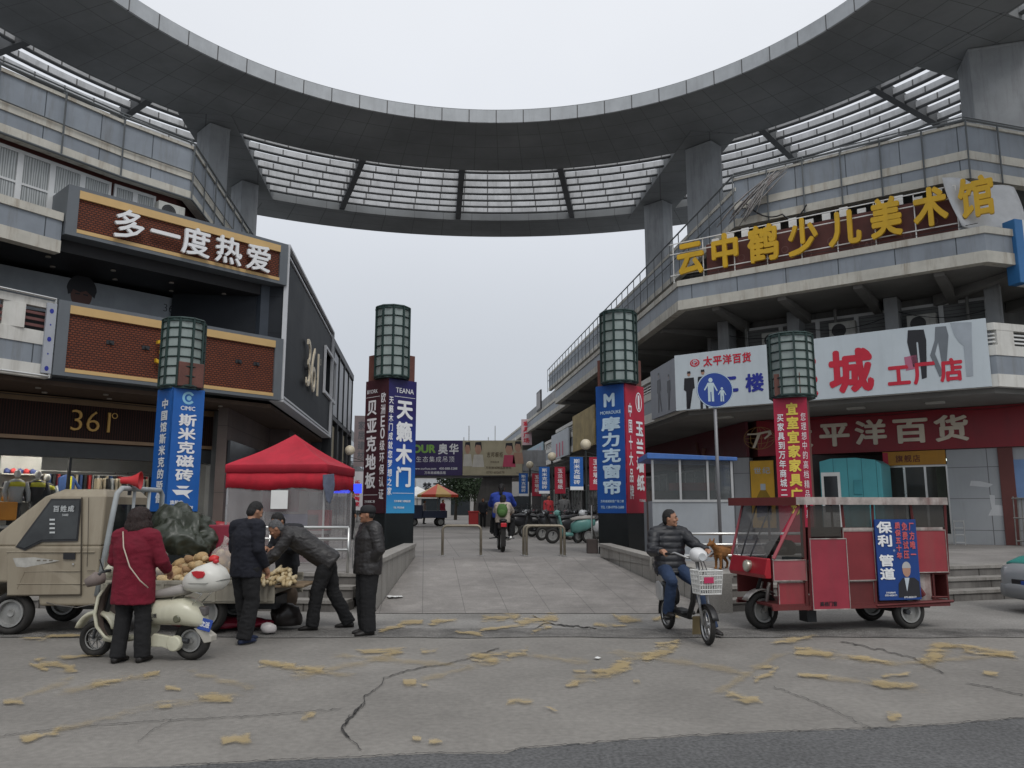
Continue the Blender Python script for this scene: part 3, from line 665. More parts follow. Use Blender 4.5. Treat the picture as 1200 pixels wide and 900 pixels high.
# curtained windows of the third floor
curt = mat('curtained_glass', (.40, .42, .42), .35, .1, 1.5)
n0, n, l, p = nodes_of(curt); s = xyz(curt); wv = n.new('ShaderNodeTexWave'); wv.inputs['Scale'].default_value = 3.5; wv.inputs['Distortion'].default_value = 6; wv.inputs['Detail'].default_value = 3
cb = n.new('ShaderNodeCombineXYZ'); l(mathn(n, l, 'ADD', s['X'], s['Y']), cb.inputs[0]); l(mathn(n, l, 'MULTIPLY', s['Z'], .15), cb.inputs[2]); l(cb.outputs[0], wv.inputs['Vector'])
mr = n.new('ShaderNodeMapRange'); mr.inputs['To Min'].default_value = .5; mr.inputs['To Max'].default_value = 1.15; l(wv.outputs['Fac'], mr.inputs['Value'])
src = p.inputs['Base Color'].links[0].from_socket; g = n.new('ShaderNodeMix'); g.data_type = 'RGBA'; g.blend_type = 'MULTIPLY'; g.inputs['Factor'].default_value = 1; l(src, g.inputs['A']); l(mr.outputs[0], g.inputs['B']); l(g.outputs['Result'], p.inputs['Base Color'])
q = offs(PQ, .42)
for i, nn_ in ((0, 5), (1, 4), (2, 2)):
    e = (q[i+1]-q[i]); F = Frame(q[i].xy, math.degrees(math.atan2(e.y, e.x))); Ls = e.length
    x0 = .05 if i else 5.6
    window_row(bL, F, x0, Ls-(.05 if i < 2 else .75), 9.5, 11.12, nn_, 0, curt, mull=.075)
# black lined street side of the sign box, with its white edging
panelb = grid_mat('black_cladding', (.020, .023, .028), 1.25, 1.2, .014, (.006, .006, .007), axes=('Y', 'Z'), rough=.6, var=.3, scale=.8, spec=.18)
mxT = M.Translation(FT.O) @ M.Rotation(FT.a, 4, 'Z'); mxL = M.Translation(FL.O) @ M.Rotation(FL.a, 4, 'Z')
xw0, zw1 = FT.hit(376, 406); xw1, zw0 = FT.hit(391, 468)
xw0, xw1 = FT.xat(377), FT.xat(389.5); zw0, zw1 = FT.hit(383, 462)[1], FT.hit(383, 412)[1]
mb = MB(); mb.box(.05, xw0, 0, 3.5, 5.05, 10.1, mxT); mb.box(xw1, 13.1, 0, 3.5, 5.05, 10.1, mxT); mb.box(xw0, xw1, 0, 3.5, 5.05, zw0, mxT); mb.box(xw0, xw1, 0, 3.5, zw1, 10.1, mxT); mb.build('street_cladding', panelb, bL)
mb = MB()
for x0, x1, z0, z1 in ((0, 13.15, 4.97, 5.05), (0, 13.15, 10.1, 10.18), (-.02, .06, 5.05, 10.1), (13.08, 13.18, 5.05, 10.1)): mb.box(x0, x1, -.12, .02 if z1-z0 > 1 else .3, z0, z1, mxT)
for x0, x1, z0, z1 in ((0.3, 12.9, 5.16, 5.22), (.3, 12.9, 9.86, 9.92)): mb.box(x0, x1, -.05, .02, z0, z1, mxT)
for x0, x1, z0, z1 in ((xw0-.12, xw1+.12, zw0-.14, zw0), (xw0-.12, xw1+.12, zw1, zw1+.12), (xw0-.12, xw0, zw0, zw1), (xw1, xw1+.12, zw0, zw1)): mb.box(x0, x1, -.1, .25, z0, z1, mxT)
mb.build('white_edging', mat('edging_white', (.55, .56, .58), .45, .06), bL)
fm = MB(); fm.box(xw0, xw1, .5, .56, zw0, zw1, mxT); wo2 = fm.build('window', glassd, bL)
fm = MB()
for k in range(5): fm.box(xw0+.1, xw1-.6, .30+.02*k, .34+.02*k, zw0+.25+k*.3, zw0+.32+k*.3, mxT)
fm.build('window_bar', steel, wo2)
# grey end strips of the two sign boxes, where they meet the street side
mb = MB(); mb.box(-.02, .0, 0, .3, 5, 7, mxL); mb.box(-.55, -.08, 2.0, 2.6, 4.95, 8.45, mxL); mb.build('corner_pier', panelb, bL)
mb = MB(); mb.box(-.62, -.02, .35, 1.4, 6.98, 8.74, mxL); mb.build('corner_panel', mat('dark_blue_panel', (.045, .055, .07), .5), bL)
# ---- ground floor, left front
GL_ = 2.3
gl = lambda px, y=GL_: FL.xat(px, y)
mb = MB(); mb.box(-19, -1.0, GL_, GL_+.4, 3.05, 3.47, mxL); mb.build('shopfront_header', mat('header_grey', (.060, .065, .068), .6, .15), bL)
mb = MB(); mb.box(-19, -.6, GL_+.02, GL_+.5, 3.47, 4.77, mxL); mb.build('sign_backing_wall', mat('sign_wall_brown', (.05, .025, .018), .8), bL)
mb = MB(); mb.box(-19, -1.0, GL_+4.2, GL_+4.5, ZP, 4.7, mxL); mb.box(-1.0, -.6, GL_, GL_+4.4, ZP, 4.77, mxL); mb.build('shop_inner_wall', mat('shop_wall_light', (.24, .245, .24), .8, .2, .7), bL)
mb = MB(); mb.box(-19, -1.0, GL_+.45, GL_+4.2, 3.30, 3.45, mxL); mb.build('shop_ceiling', mat('shop_ceiling_dark', (.09, .09, .09), .8), bL)
mb = MB(); mb.box(-19, -1.0, GL_+.05, GL_+.25, ZP, ZP+.25, mxL)
for x in (-18.5, -15.2, -11.9, -8.6, -5.2, -1.9): mb.box(x, x+.07, GL_+.06, GL_+.16, ZP+.25, 3.05, mxL)
wo3 = mb.build('shop_window', darkmet, bL)
gm = MB(); gm.box(-18.9, -1.1, GL_+.1, GL_+.115, ZP+.25, 3.05, mxL); gm.build('pane', glass_mat('shop_glass_left', (.04, .045, .045), .12), wo3)
# wall and dark entrance along the street side, under the black box
mb = MB(); mb.box(.2, 7.0, 1.6, 1.9, ZP, 4.78, mxT); mb.box(7.0, 13.1, .8, 1.9, ZP, 4.78, mxT); mb.build('street_ground_wall', grid_mat('brown_stone_wall', (.11, .085, .075), 1.5, 2.1, .02, (.05, .04, .035), axes=('Y', 'Z'), rough=.6, var=.3, scale=.6), bL)
# spots in the black soffits
for x in (-1.5, -3.2, -4.9, -6.6, -9):
    for y, z in ((.9, 4.74), (1.7, 4.74), (1.1, 8.38), (2.0, 8.38)): c = FL.w(x+.4*(y > 1.3), y, z); MB().lathe([(.0, 0), (.07, 0), (.07, .03), (0, .03)], c, seg=10).build('soffit_downlight', mat('downlight_ring', (.35, .32, .28), .5), bL)
# ================================================================ signs and boards
def sign(name, label, F, x0, x1, z0, z1, y, th, m, cat='sign', group=None, bevel=.0):
    r = thing(name, label, cat, F.w(x0, y, z0), F.a, group)
    MB().box(0, x1-x0, 0, th, 0, z1-z0).build('panel', m, r, bevel=bevel)
    return r, x1-x0, z1-z0
def mk(name, col, rough=.5, **kw):
    kw = {**({'bump': .35, 'bscale': 2.6} if name.startswith('banner') else {}), 'grime': .22, 'gcol': tuple(c*.55+.02 for c in col), **kw}; return mat(name, col, rough, .12, 1.6, **kw)
lyel = mk('letter_yellow', (.60, .36, .015)); lgold = mk('letter_gold', (.62, .38, .11)); lcream = mk('letter_cream', (.66, .58, .44)); lred = mk('letter_red', (.55, .02, .045))
lblue = mk('letter_blue', (.02, .03, .28)); lblk = mk('letter_black', (.02, .02, .025)); lgrey = mk('letter_grey', (.25, .26, .28)); lgreen = mk('letter_green', (.22, .42, .09))
pblue = mk('banner_blue', (.012, .11, .40), .45); pred = mk('banner_red', (.42, .018, .045), .45); pwhite = mk('banner_white', (.50, .56, .61), .5); skin = mk('printed_skin', (.42, .24, .17)); dskin = mk('printed_dark_skin', (.12, .055, .045))
# --- the two brick-lattice boxes on the left block
boxgrey = mat('box_grey', (.13, .145, .16), .5, .1, 1, grime=.2, gcol=(.08, .08, .08))
def lattice_box(label, x0, x1, z0, z1, y, depth):
    r = thing('sign_box', label, 'sign', FL.w(x0, y, z0), FL.a); W, Hh = x1-x0, z1-z0
    mb = MB(); e_ = .10; b = .28
    mb.box(0, W, .1, depth, 0, Hh); mb.box(0, W, 0, .1, 0, e_); mb.box(0, W, 0, .1, Hh-e_, Hh); mb.box(0, b, 0, .1, e_, Hh-e_); mb.box(W-b, W, 0, .1, e_, Hh-e_)
    mb.build('frame', boxgrey, r)
    MB().box(b, W-b, .06, .1, e_+.1, Hh-e_-.22).build('brick_panel', brick, r)
    MB().box(b, W-b, -.01, .1, e_, e_+.1).build('gold_strip', tgold, r); MB().box(b, W-b, -.01, .1, Hh-e_-.22, Hh-e_).build('gold_strip', tgold, r)
    return r, W, Hh
r, W, Hh = lattice_box('long brick-patterned sign box with big white characters, above the balcony', -6.62, 0, 8.76, 10.14, -.12, 1.5)
mb = MB()
for ch, pxs in zip('多一度热爱', (131, 176, 214, 254, 291)):
    xc = FL.xat(pxs, -.15)+6.62; zc = Hh/2-.06
    put(mb, ch, xc-.47, zc-.47, xc+.47, zc+.47, y=-.12, bold=.018, ext=.04, fill=.95)
mb.build('sign_character', ltext, r, merge=False)
r, W, Hh = lattice_box('brick-patterned sign box half hidden behind the blue-bannered pillar lantern', -6.6, -.02, 5.0, 6.98, -.12, .6)
mb = MB(); xa, xb = FL.xat(176, -.2)+6.6, FL.xat(226, -.2)+6.6
put(mb, '361', xa, .62, xb, 1.30, y=-.1, bold=.0, ext=.06, fill=1, wide=True)
mb.build('sign_character', lyel, r, merge=False)
mb = MB()
for x in (1.35, 2.3, 5.1, 5.7): mb.box(x-.03, x+.03, -.03, .06, 1.02, 1.08); mb.box(x-.10, x+.1, .035, .06, 1.0, 1.1)
mb.build('bracket_stub', darkmet, r)
# blue flower strip at its left end
r, W, Hh = sign('printed_strip', 'narrow white strip with small blue flowers at the left end of the lower brick box', FL, -6.86, -6.63, 5.02, 6.85, -.1, .1, mk('strip_grey', (.36, .38, .42)))
mb = MB()
for i, zz in enumerate((.12, .50, .88, 1.26, 1.62)): (mb.ell if False else disc)(mb, .115, zz, .05 if i % 2 == 0 else .018, .065 if i % 2 == 0 else .025, -.004, 12)
mb.build('print', lblue, r)
# ground-floor band of slats with gold digits
r, W, Hh = sign('shop_sign', 'dark brown slatted shop sign with gold digits over the sportswear window', FL, -18, -1.05, 3.50, 4.74, GL_-.1, .1, brick_mat('slat_brown', (.045, .014, .009), (.035, .010, .007), (.012, .006, .004), .07, 1.3, .02))
MB().box(0, W, -.03, 0, Hh-.18, Hh).build('gold_strip', mk('tan_dull', (.20, .135, .075)), r); MB().box(0, W, -.03, 0, 0, .1).build('gold_strip', mk('tan_dull2', (.30, .2, .12)), r)
mb = MB(); xa, xb = FL.xat(83, GL_-.2)+18, FL.xat(129, GL_-.2)+18; put(mb, '361', xa, .30, xb, .92, y=-.07, bold=-.012, ext=.03, fill=1)
ringf(mb, FL.xat(134, GL_-.2)+18, .82, .085, .085, .025, -.08); mb.build('sign_character', lgold, r, merge=False)
# digits on the black street side
r = thing('wall_digits', 'cream three-digit sign with a small ring on the black clad side wall', 'sign', FT.w(FT.xat(352), 0, FT.hit(361, 458)[1]), FT.a)
W = FT.xat(369)-FT.xat(352); mb = MB(); hz_ = FT.hit(361, 402)[1]-FT.hit(361, 458)[1]; put(mb, '361', 0, 0, W*.85, hz_, y=-.14, bold=-.01, ext=.03, fill=1, wide=True); ringf(mb, W*.95, hz_*.85, .14, .14, .04, -.17); mb.build('sign_character', lcream, r, merge=False)
mb = MB()
for k in range(3): mb.box(W*(.15+.3*k), W*(.2+.3*k), -.12, .01, .7, .78)
mb.build('bracket', darkmet, r)
# poster on the balcony wall
xa = FL.xat(-60, 2.5); xb = FL.xat(211, 2.5); pz0 = FL.hit(211, 392, 2.5)[1]; pz1 = 8.3; fz = FL.hit(81, 343, 2.5)[1]-pz0
r, W, Hh = sign('wall_poster', 'long grey poster with a dark-haired face on the recessed upper wall', FL, xa, xb, pz0, pz1, 2.45, .1, mk('poster_grey', (.30, .33, .36)))
xf = FL.xat(81, 2.5)-xa; mb = MB()
disc(mb, xf, fz, .30, .42, -.004); mb.mi = 1
flat(mb, [(xf+.42*cos(a_)*(1 if sin(a_) > .1 else .92), fz+.10+.50*sin(a_)) for a_ in [pi*(-.10)+k*pi*1.20/18 for k in range(19)]] + [(xf-.29, fz-.02), (xf-.24, fz+.12), (xf-.05, fz+.06), (xf+.12, fz+.13), (xf+.29, fz)], -.008); flat(mb, [(xf-.17, fz+.02), (xf-.04, fz+.03), (xf-.04, fz-.01), (xf-.17, fz-.02)], -.008); flat(mb, [(xf+.05, fz+.03), (xf+.18, fz+.02), (xf+.18, fz-.02), (xf+.05, fz-.01)], -.008)
mb.mi = 1
put(mb, '361°', W-.85, FL.hit(200, 362, 2.5)[1]-pz0-.18, W-.15, FL.hit(200, 362, 2.5)[1]-pz0+.18, y=-.006, bold=-.01)
flat(mb, [(xf-1.3, fz-.55), (xf+.6, fz-.55), (xf+.3, fz-.42), (xf-.3, fz-.38), (xf-.9, fz-.40)], -.003)
mb.build('print', [dskin, lblk], r, merge=False)
# black fascia with faint digits above the side entrance
r, W, Hh = sign('shop_sign', 'black sign band with faint grey digits beside the red tent', FT, .3, 6.6, 2.75, 3.75, 1.5, .1, mk('black_gloss', (.012, .012, .014), .25))
mb = MB(); put(mb, '361', 4.3, .15, 5.6, .8, y=-.02, bold=.0, ext=.015); mb.build('sign_character', lgrey, r, merge=False)
MB().box(0, W, -.03, .1, -.1, 0).build('trim', boxgrey, r)
# --- right block: gilt characters in front of brown boards
bmar = mat('brown_board', (.115, .040, .034), .7, .25, 1.5, grime=.4, gcol=(.06, .03, .03))
xa, xb = FR.xat(836, .5), FR.xat(1145, .5)
r, W, Hh = sign('sign_board', 'worn brown board on white framing above the canopy, right block', FR, xa, xb, 9.4, 10.62, .5, .08, bmar)
mb = MB()
for zz in (.28, 1.05, 1.42): mb.box(-1.3, W, -.14, -.11, zz, zz+.03)
for k in range(9): x = -1.2+k*(W+1.2)/8; mb.box(x, x+.03, -.11, -.08, -.02, 1.45)
for k in range(14): x = .2+k*W/14.5; mb.box(x, x+.25, .02, .06, Hh+.02, Hh+.16+.08*(k % 3))
mb.build('frame', white, r)
mb = MB()
for i in range(10): ringf(mb, .5+i*.72, .22+.3*(i % 2), .12, .12, .03, -.004, 14)
put(mb, 'ART', 5.0, .05, 5.6, .3, y=-.004); mb.build('faded_print', mk('faded_rose', (.16, .075, .065)), r, merge=False)
r = thing('channel_letters', 'row of big golden yellow characters in front of the brown board', 'sign', FR.w(0, 0, 0), FR.a)
for ch, x0, x1, y0, y1 in (('云', 793, 825, 281, 322), ('中', 832, 867, 273, 314), ('鹤', 876, 913, 263, 307), ('少', 923, 959, 255, 300), ('儿', 970, 1009, 245, 288), ('美', 1019, 1057, 231, 279), ('术', 1069, 1111, 219, 266), ('馆', 1122, 1166, 206, 255)):
    a, zt = FR.hit(x0, (y0+y1)/2-4, .22); b, _ = FR.hit(x1, (y0+y1)/2-4, .22); zc = FR.hit((x0+x1)/2, (y0+y1)/2, .22)[1]
    zh = (FR.hit((x0+x1)/2, y0, .22)[1]-FR.hit((x0+x1)/2, y1, .22)[1])/2
    mb = MB(); put(mb, ch, a, zc-zh, b, zc+zh, y=.22, bold=.034, ext=.05, fill=1.0); mb.build('sign_character', lyel, r, merge=False)
# long white banner across the balcony
xa, xb = FR.xat(793, -.1), FR.xat(1167, -.1)
def dx(px): return FR.xat(px, -.1)-xa
z0b = 4.86
def dz(px, py): return FR.hit(px, py, -.1)[1]-z0b
r, W, Hh = sign('banner_board', 'long white store banner with red characters and legs in trousers, on the balcony front', FR, xa, xb, z0b, 6.74, -.1, .09, mat('banner_fabric', (.55, .61, .645), .55, .06, .9, grime=.15, gcol=(.3, .32, .33)))
mb = MB(); Y = -.006
def bch(ch, x0, x1, py0, py1, **kw):
    xm = (x0+x1)/2; put(mb, ch, dx(x0), dz(xm, py1), dx(x1), dz(xm, py0), y=Y, fill=1.0, **{**kw, 'bold': min(.04, kw.get('bold', .02))})
for i, ch in enumerate('太平洋百货'): bch(ch, 827+i*11.6, 838+i*11.6, 417-1.2*i, 429-1.2*i, bold=.03)
bch('装', 912, 962, 414, 468, bold=.07); bch('城', 975, 1028, 408, 460, bold=.07)
for ch, a in (('工', 1044), ('厂', 1075), ('店', 1107)): bch(ch, a, a+28, 425-(a-1044)*.10, 453-(a-1044)*.10, bold=.06)
disc(mb, dx(817), dz(817, 425), .17, .13, Y); mb.build('lettering', lred, r, merge=False)
mb = MB(); bch('二', 842, 868, 438, 462, bold=.05); bch('楼', 876, 898, 437, 459, bold=.05); mb.build('lettering', lblue, r, merge=False)
mb = MB(); ringf(mb, dx(817), dz(817, 425), .12, .09, .016, Y-.003); put(mb, 'P', dx(814), dz(817, 428), dx(821), dz(817, 421), y=Y-.003); mb.build('emblem', pwhite, r, merge=False)
def figure(mb, cx, z0, h, lean=0, top=True):
    """flat printed figure: head, body, legs"""
    mb.mi = 0
    flat(mb, [(cx-.13*h, z0+.80*h), (cx+.13*h, z0+.80*h), (cx+.15*h, z0+.52*h), (cx+.10*h, z0+.50*h), (cx+.09*h, z0+.45*h), (cx-.09*h, z0+.45*h), (cx-.15*h, z0+.5*h)], Y)
    flat(mb, [(cx-.09*h, z0+.46*h), (cx+.09*h, z0+.46*h), (cx+.08*h+lean, z0), (cx+.02*h+lean, z0), (cx, z0+.38*h), (cx-.03*h, z0), (cx-.09*h, z0)], Y-.001)
    mb.mi = 1; disc(mb, cx, z0+.90*h, .045*h, .06*h, Y-.001); mb.mi = 0; flat(mb, [(cx-.05*h, z0+.91*h), (cx+.05*h, z0+.91*h), (cx+.04*h, z0+.97*h), (cx-.04*h, z0+.97*h)], Y-.003)
mb = MB(); figure(mb, dx(809.5), dz(809, 479), 1.3, -.1); figure(mb, dx(826), dz(826, 479), 1.35, .05)
mb.mi = 2                                                               # trousers and legs of the cropped figures at the right
def leg(pts): flat(mb, [(dx(x), dz(x, y)) for x, y in pts], Y-.002)
mb.mi = 0; leg([(1073, 386), (1092, 385), (1094, 398), (1091, 442), (1085, 444), (1084, 400), (1082, 400), (1082, 428), (1076, 430), (1071, 400)])
mb.mi = 3; leg([(1106, 382), (1119, 381), (1121, 392), (1116, 424), (1110, 424), (1108, 400), (1103, 414), (1112, 440), (1106, 441), (1097, 416), (1104, 398)])
mb.mi = 2; leg([(1124, 377), (1150, 376), (1148, 400), (1146, 440), (1138, 441), (1138, 405), (1133, 400), (1128, 392)])
mb.mi = 4; leg([(1066, 418), (1081, 415), (1082, 431), (1067, 434)])
mb.build('print', [lblk, skin, mk('print_pale', (.36, .40, .44)), mk('print_grey', (.16, .18, .20)), mk('print_pink', (.45, .14, .22))], r)
# grey fashion banner round the corner on the street side
xa, xb = FS.xat(764, -.1), -.25
r, W, Hh = sign('banner_board', 'grey fashion banner with dark figures round the corner from the long white banner', FS, xa, xb, 4.9, 6.72, -.1, .09, mk('banner_grey', (.22, .23, .26)))
mb = MB(); figure(mb, W*.35, .15, 1.5, .2); figure(mb, W*.75, .1, 1.3, -.1); mb.build('print', [mk('print_dark', (.06, .06, .07)), mk('print_skin_grey', (.28, .24, .23))], r)
# red store sign on the ground floor
xa, xb = 1.44, FR.xat(1215, GY-.08)
def sx(px): return FR.xat(px, GY-.1)-xa
r, W, Hh = sign('store_sign', 'wide red department store sign with cream characters under the balcony', FR, xa, xb, 3.44, 4.70, GY-.1, .09, mat('sign_red', (.235, .007, .015), .35, .15, .7, grime=.25, gcol=(.08, .01, .012)))
mb = MB()
for ch, a, b in (('太', 916, 952), ('平', 959, 996), ('洋', 1001, 1039), ('百', 1045, 1089), ('货', 1094, 1136)): put(mb, ch, sx(a), .22, sx(b), 1.06, y=-.02, bold=.03, ext=.018, fill=1)
mb.build('sign_character', mk('letter_stone', (.70, .62, .50)), r, merge=False)
mb = MB(); cx, cz = sx(889), .64
for k in (.62, .36, .1): ringf(mb, cx, cz, .62*k/.62*.9, .40, .018, -.006)
ringf(mb, cx, cz, .56, .20, .016, -.006); rect(mb, cx-.56, cz-.008, cx+.56, cz+.008, -.006); mb.build('emblem', mk('emblem_gold', (.33, .19, .06)), r)
mb = MB(); flat(mb, [(cx-.42, cz+.18), (cx-.1, cz+.18), (cx+.42, cz+.26), (cx+.46, cz+.12), (cx+.2, cz-.06), (cx+.18, cz+.0), (cx+.34, cz+.12), (cx+.32, cz+.18), (cx+.06, cz+.13), (cx-.16, cz-.34), (cx-.26, cz-.34), (cx-.06, cz+.12), (cx-.42, cz+.13)], -.012); mb.build('emblem_mark', mk('letter_stone', (.70, .62, .50)), r)
# dark red signs on the street side beyond the corner
r, W, Hh = sign('shop_sign', 'dark red shop sign band with a pale arm print above the blue-roofed stall', FS, FS.xat(735, 2.9), -1.6, 3.44, 4.7, 2.9, .1, mk('sign_dark_red', (.10, .012, .02)))
mb = MB(); xq = W*.72; mb.tube([V((xq-.5, -.01, .9)), V((xq-.2, -.01, .35)), V((xq+.2, -.01, .2)), V((xq+.5, -.01, .6))], [.07, .09, .1, .14], 8, squash=.2); mb.build('print', mk('print_arm', (.20, .10, .08)), r)
# yellow board over the shop window
xa, xb = FR.xat(1032, GY), FR.xat(1105, GY)
r, W, Hh = sign('shop_sign', 'small yellow shop board over the glass shopfront', FR, xa, xb, 2.98, 3.42, GY-.03, .12, mk('board_yellow', (.42, .20, .02)))
mb = MB(); row(mb, '旗舰店', W*.2, .07, W*.62, .34, y=-.006, bold=.02); mb.mi = 1; rect(mb, 0, .02, .16, Hh-.02, -.004); mb.build('lettering', [mk('letter_brown', (.13, .03, .015)), pred], r, merge=False)
# yellow upright drink or shampoo poster
xa, xb = FR.xat(877, GY-.1), FR.xat(904, GY-.1)
r, W, Hh = sign('advert_poster', 'tall yellow advert panel with a bottle, left of the red bannered pillar', FR, xa, xb, .95, 3.28, GY-.12, .1, mat('ad_yellow', (.74, .42, .04), .4, .2, .8))
mb = MB(); cx = W*.52; bot = [(cx-.24, .25), (cx+.24, .25), (cx+.27, .7), (cx+.24, 1.05), (cx+.1, 1.3), (cx-.1, 1.3), (cx-.24, 1.05), (cx-.27, .7)]
flat(mb, bot, -.005); mb.mi = 1; flat(mb, [(cx-.26, .35), (cx+.26, .45), (cx+.26, .85), (cx+.05, .95), (cx-.26, .8)], -.007); mb.mi = 2; rect(mb, cx-.09, 1.3, cx+.09, 1.52, -.006); row(mb, '世纪', .1, 1.85, W-.1, 2.12, y=-.005); mb.build('print', [mk('bottle_gold', (.34, .21, .02)), mk('bottle_label', (.03, .03, .10)), pwhite], r, merge=False)
# poster with a woman at the far right, on the side wall
xa, xb = FR.xat(1178, GY+.0), FR.xat(1178, GY)+1.6
r, W, Hh = sign('wall_poster', 'blue poster of a dark-haired woman beside the brown pier', FR, xa, xb, 1.9, 3.05, GY-.02, .06, mk('poster_blue', (.16, .26, .46)))
mb = MB(); mb.mi = 1; flat(mb, [(.3, 0), (1.1, 0), (1.0, .45), (.82, .62), (.6, .62), (.42, .45)], -.004); disc(mb, .7, .83, .12, .17, -.005); mb.mi = 0; disc(mb, .68, .80, .11, .15, -.007); mb.build('print', [skin, lblk], r)
# blue upright sign box and a slack white sheet on the far right of the right block
r = thing('sign_box', 'bright blue upright sign box at the canopy edge, far right', 'sign', FC.w(1.0, -.1, 7.8), FC.a)
MB().box(0, .30, 0, .4, 0, 1.85).build('panel', mk('box_blue', (.035, .16, .38)), r, bevel=.02); MB().box(.30, 1.8, .02, .38, 0, 1.85).build('face', white, r)
mb = MB(); NX, NZ = 10, 8; g_ = {}
for i in range(NX+1):
    for j in range(NZ+1):
        u, v_ = i/NX, j/NZ; x = -.35+2.6*u; z = 9.45+1.65*v_ - .55*u*(1-v_)*.5; y = .9+.22*sin(u*9+v_*3)*(.4+.6*v_)*.5 - .5*(1-v_)
        g_[i, j] = FC.w(x, y, z)
for i in range(NX):
    for j in range(NZ): mb.f([g_[i, j], g_[i+1, j], g_[i+1, j+1], g_[i, j+1]])
o = mb.build('hanging_sheet', mat('pale_sheet', (.50, .51, .52), .7, .1, 3), smooth=True); sm = o.modifiers.new('s', 'SOLIDIFY'); sm.thickness = .02; tag(o, 'slack white sheet hung behind the last yellow character', 'sheet')
# torn strips of an old banner hanging over the parapet
mb = MB(); random.seed(4)
for k in range(16):
    x0 = FR.xat(930+random.uniform(-10, 14), .9); z0 = 12.75+random.uniform(-.1, .15); dxk = -1.25-random.uniform(0, .9)+k*.05; ln = 1.1+random.uniform(0, .45)
    pts = [FR.w(x0+dxk*t + .05*sin(6*t+k), .9-.05-.10*sin(pi*t)-.02*k*.3, z0-ln*t**1.15) for t in (0, .2, .4, .6, .8, 1)]
    mb.tube(pts, [.02, .045, .06, .06, .06, .03], 5, squash=.35)
o = mb.build('torn_banner', mat('torn_cloth', (.33, .32, .31), .9, .35, 5, grime=.4, gcol=(.2, .08, .07)), smooth=True); tag(o, 'torn grey strips of an old banner hanging from the right parapet', 'torn banner')
# ================================================================ bannered pillars with glass lanterns
shaftm = mat('pillar_granite', (.135, .055, .042), .5, .25, 3, speck=.35)
basem = mat('pillar_base_black', (.014, .017, .018), .22, .2, 1.5)
lglass = mat('lantern_glass', (.235, .28, .265), .2, .25, 1.1, spec=.6, grime=.4, gcol=(.10, .13, .12)); lframe = mat('lantern_frame', (.018, .040, .036), .5, .2)
def pillar(label, c, s, th, z0, zb0, zb1, zs, lz0, lz1, lr, shift, block):
    u = V((-c[0], -c[1], 0)).normalized(); au = math.atan2(u.y, u.x)
    nB = au+th; nA = nB-pi/2
    r = thing('lantern_pillar', label, 'pillar', (c[0], c[1], 0), nB+pi/2)
    h = s/2
    MB().box(-h-.03, h+.03, -h-.03, h+.03, z0-.3, zb0).build('base', basem, r, bevel=.015)
    MB().box(-h, h, -h, h, zb0, zs).build('shaft', shaftm, r, bevel=.01)
    rot = M.Rotation(-(nB+pi/2), 4, 'Z'); sh = rot @ V((u.x*shift[0]-u.y*shift[1], u.y*shift[0]+u.x*shift[1], 0))
    nn = 10; lan = []
    P = [V((sh.x+lr*cos(2*pi*(k+.5)/nn), sh.y+lr*sin(2*pi*(k+.5)/nn), 0)) for k in range(nn)]
    mb = MB(); mb.prism([V((p.x, p.y, lz0+.04)) for p in P], (0, 0, lz1-lz0-.1)); lg = mb.build('lantern_glass', lglass, r)
    mb = MB(); rows = 7; q = [V((sh.x+(p.x-sh.x)*1.04, sh.y+(p.y-sh.y)*1.04, 0)) for p in P]
    for p in q: mb.box(p.x-.02, p.x+.02, p.y-.02, p.y+.02, lz0, lz1-.03)
    for j in range(rows+1):
        z = lz0+(lz1-lz0-.06)*j/rows+.02
        for a, b in zip(q, q[1:]+q[:1]): mb.tube([V((a.x, a.y, z)), V((b.x, b.y, z))], .016 if 0 < j < rows else .03, 4)
    mb.build('lantern_frame', lframe, r)
    mb = MB(); mb.lathe([(.0, lz1+.02), (lr*.7, lz1), (lr*1.08, lz1-.06), (lr*1.08, lz1-.1), (0, lz1-.1)], (sh.x, sh.y, 0), seg=nn); mb.build('lantern_cap', lframe, r)
    mb = MB(); mb.lathe([(0, lz0-.03), (lr*1.03, lz0-.03), (lr*1.03, lz0+.03), (0, lz0+.03)], (sh.x, sh.y, 0), seg=nn); mb.build('lantern_floor', lframe, r)
    if block:
        mb = MB(); q = sh.x*0
        if block > 0: mb.box(-h+.02, h-.06, -h-.14, -h+.05, zb1+.03, zs)
        else: mb.box(-h-.14, -h+.05, -h+.06, h-.02, zb1+.03, zs)
        mb.build('granite_block', shaftm, r, bevel=.01)
    cc = V((c[0], c[1], 0)); vB = V((cos(nB), sin(nB), 0)); vA = V((cos(nA), sin(nA), 0))
    FB = Frame((cc+vB*h).xy, math.degrees(nB)+90); FA = Frame((cc+vA*h).xy, math.degrees(nA)+90)
    return FA, FB
def banner(label, F, s, zb0, zb1, m, group=None, x0=None, x1=None):
    h = s/2; x0 = -h-.035 if x0 is None else x0; x1 = h+.035 if x1 is None else x1
    return sign('pillar_banner', label, F, x0, x1, zb0, zb1, -.035, .03, m, 'banner')
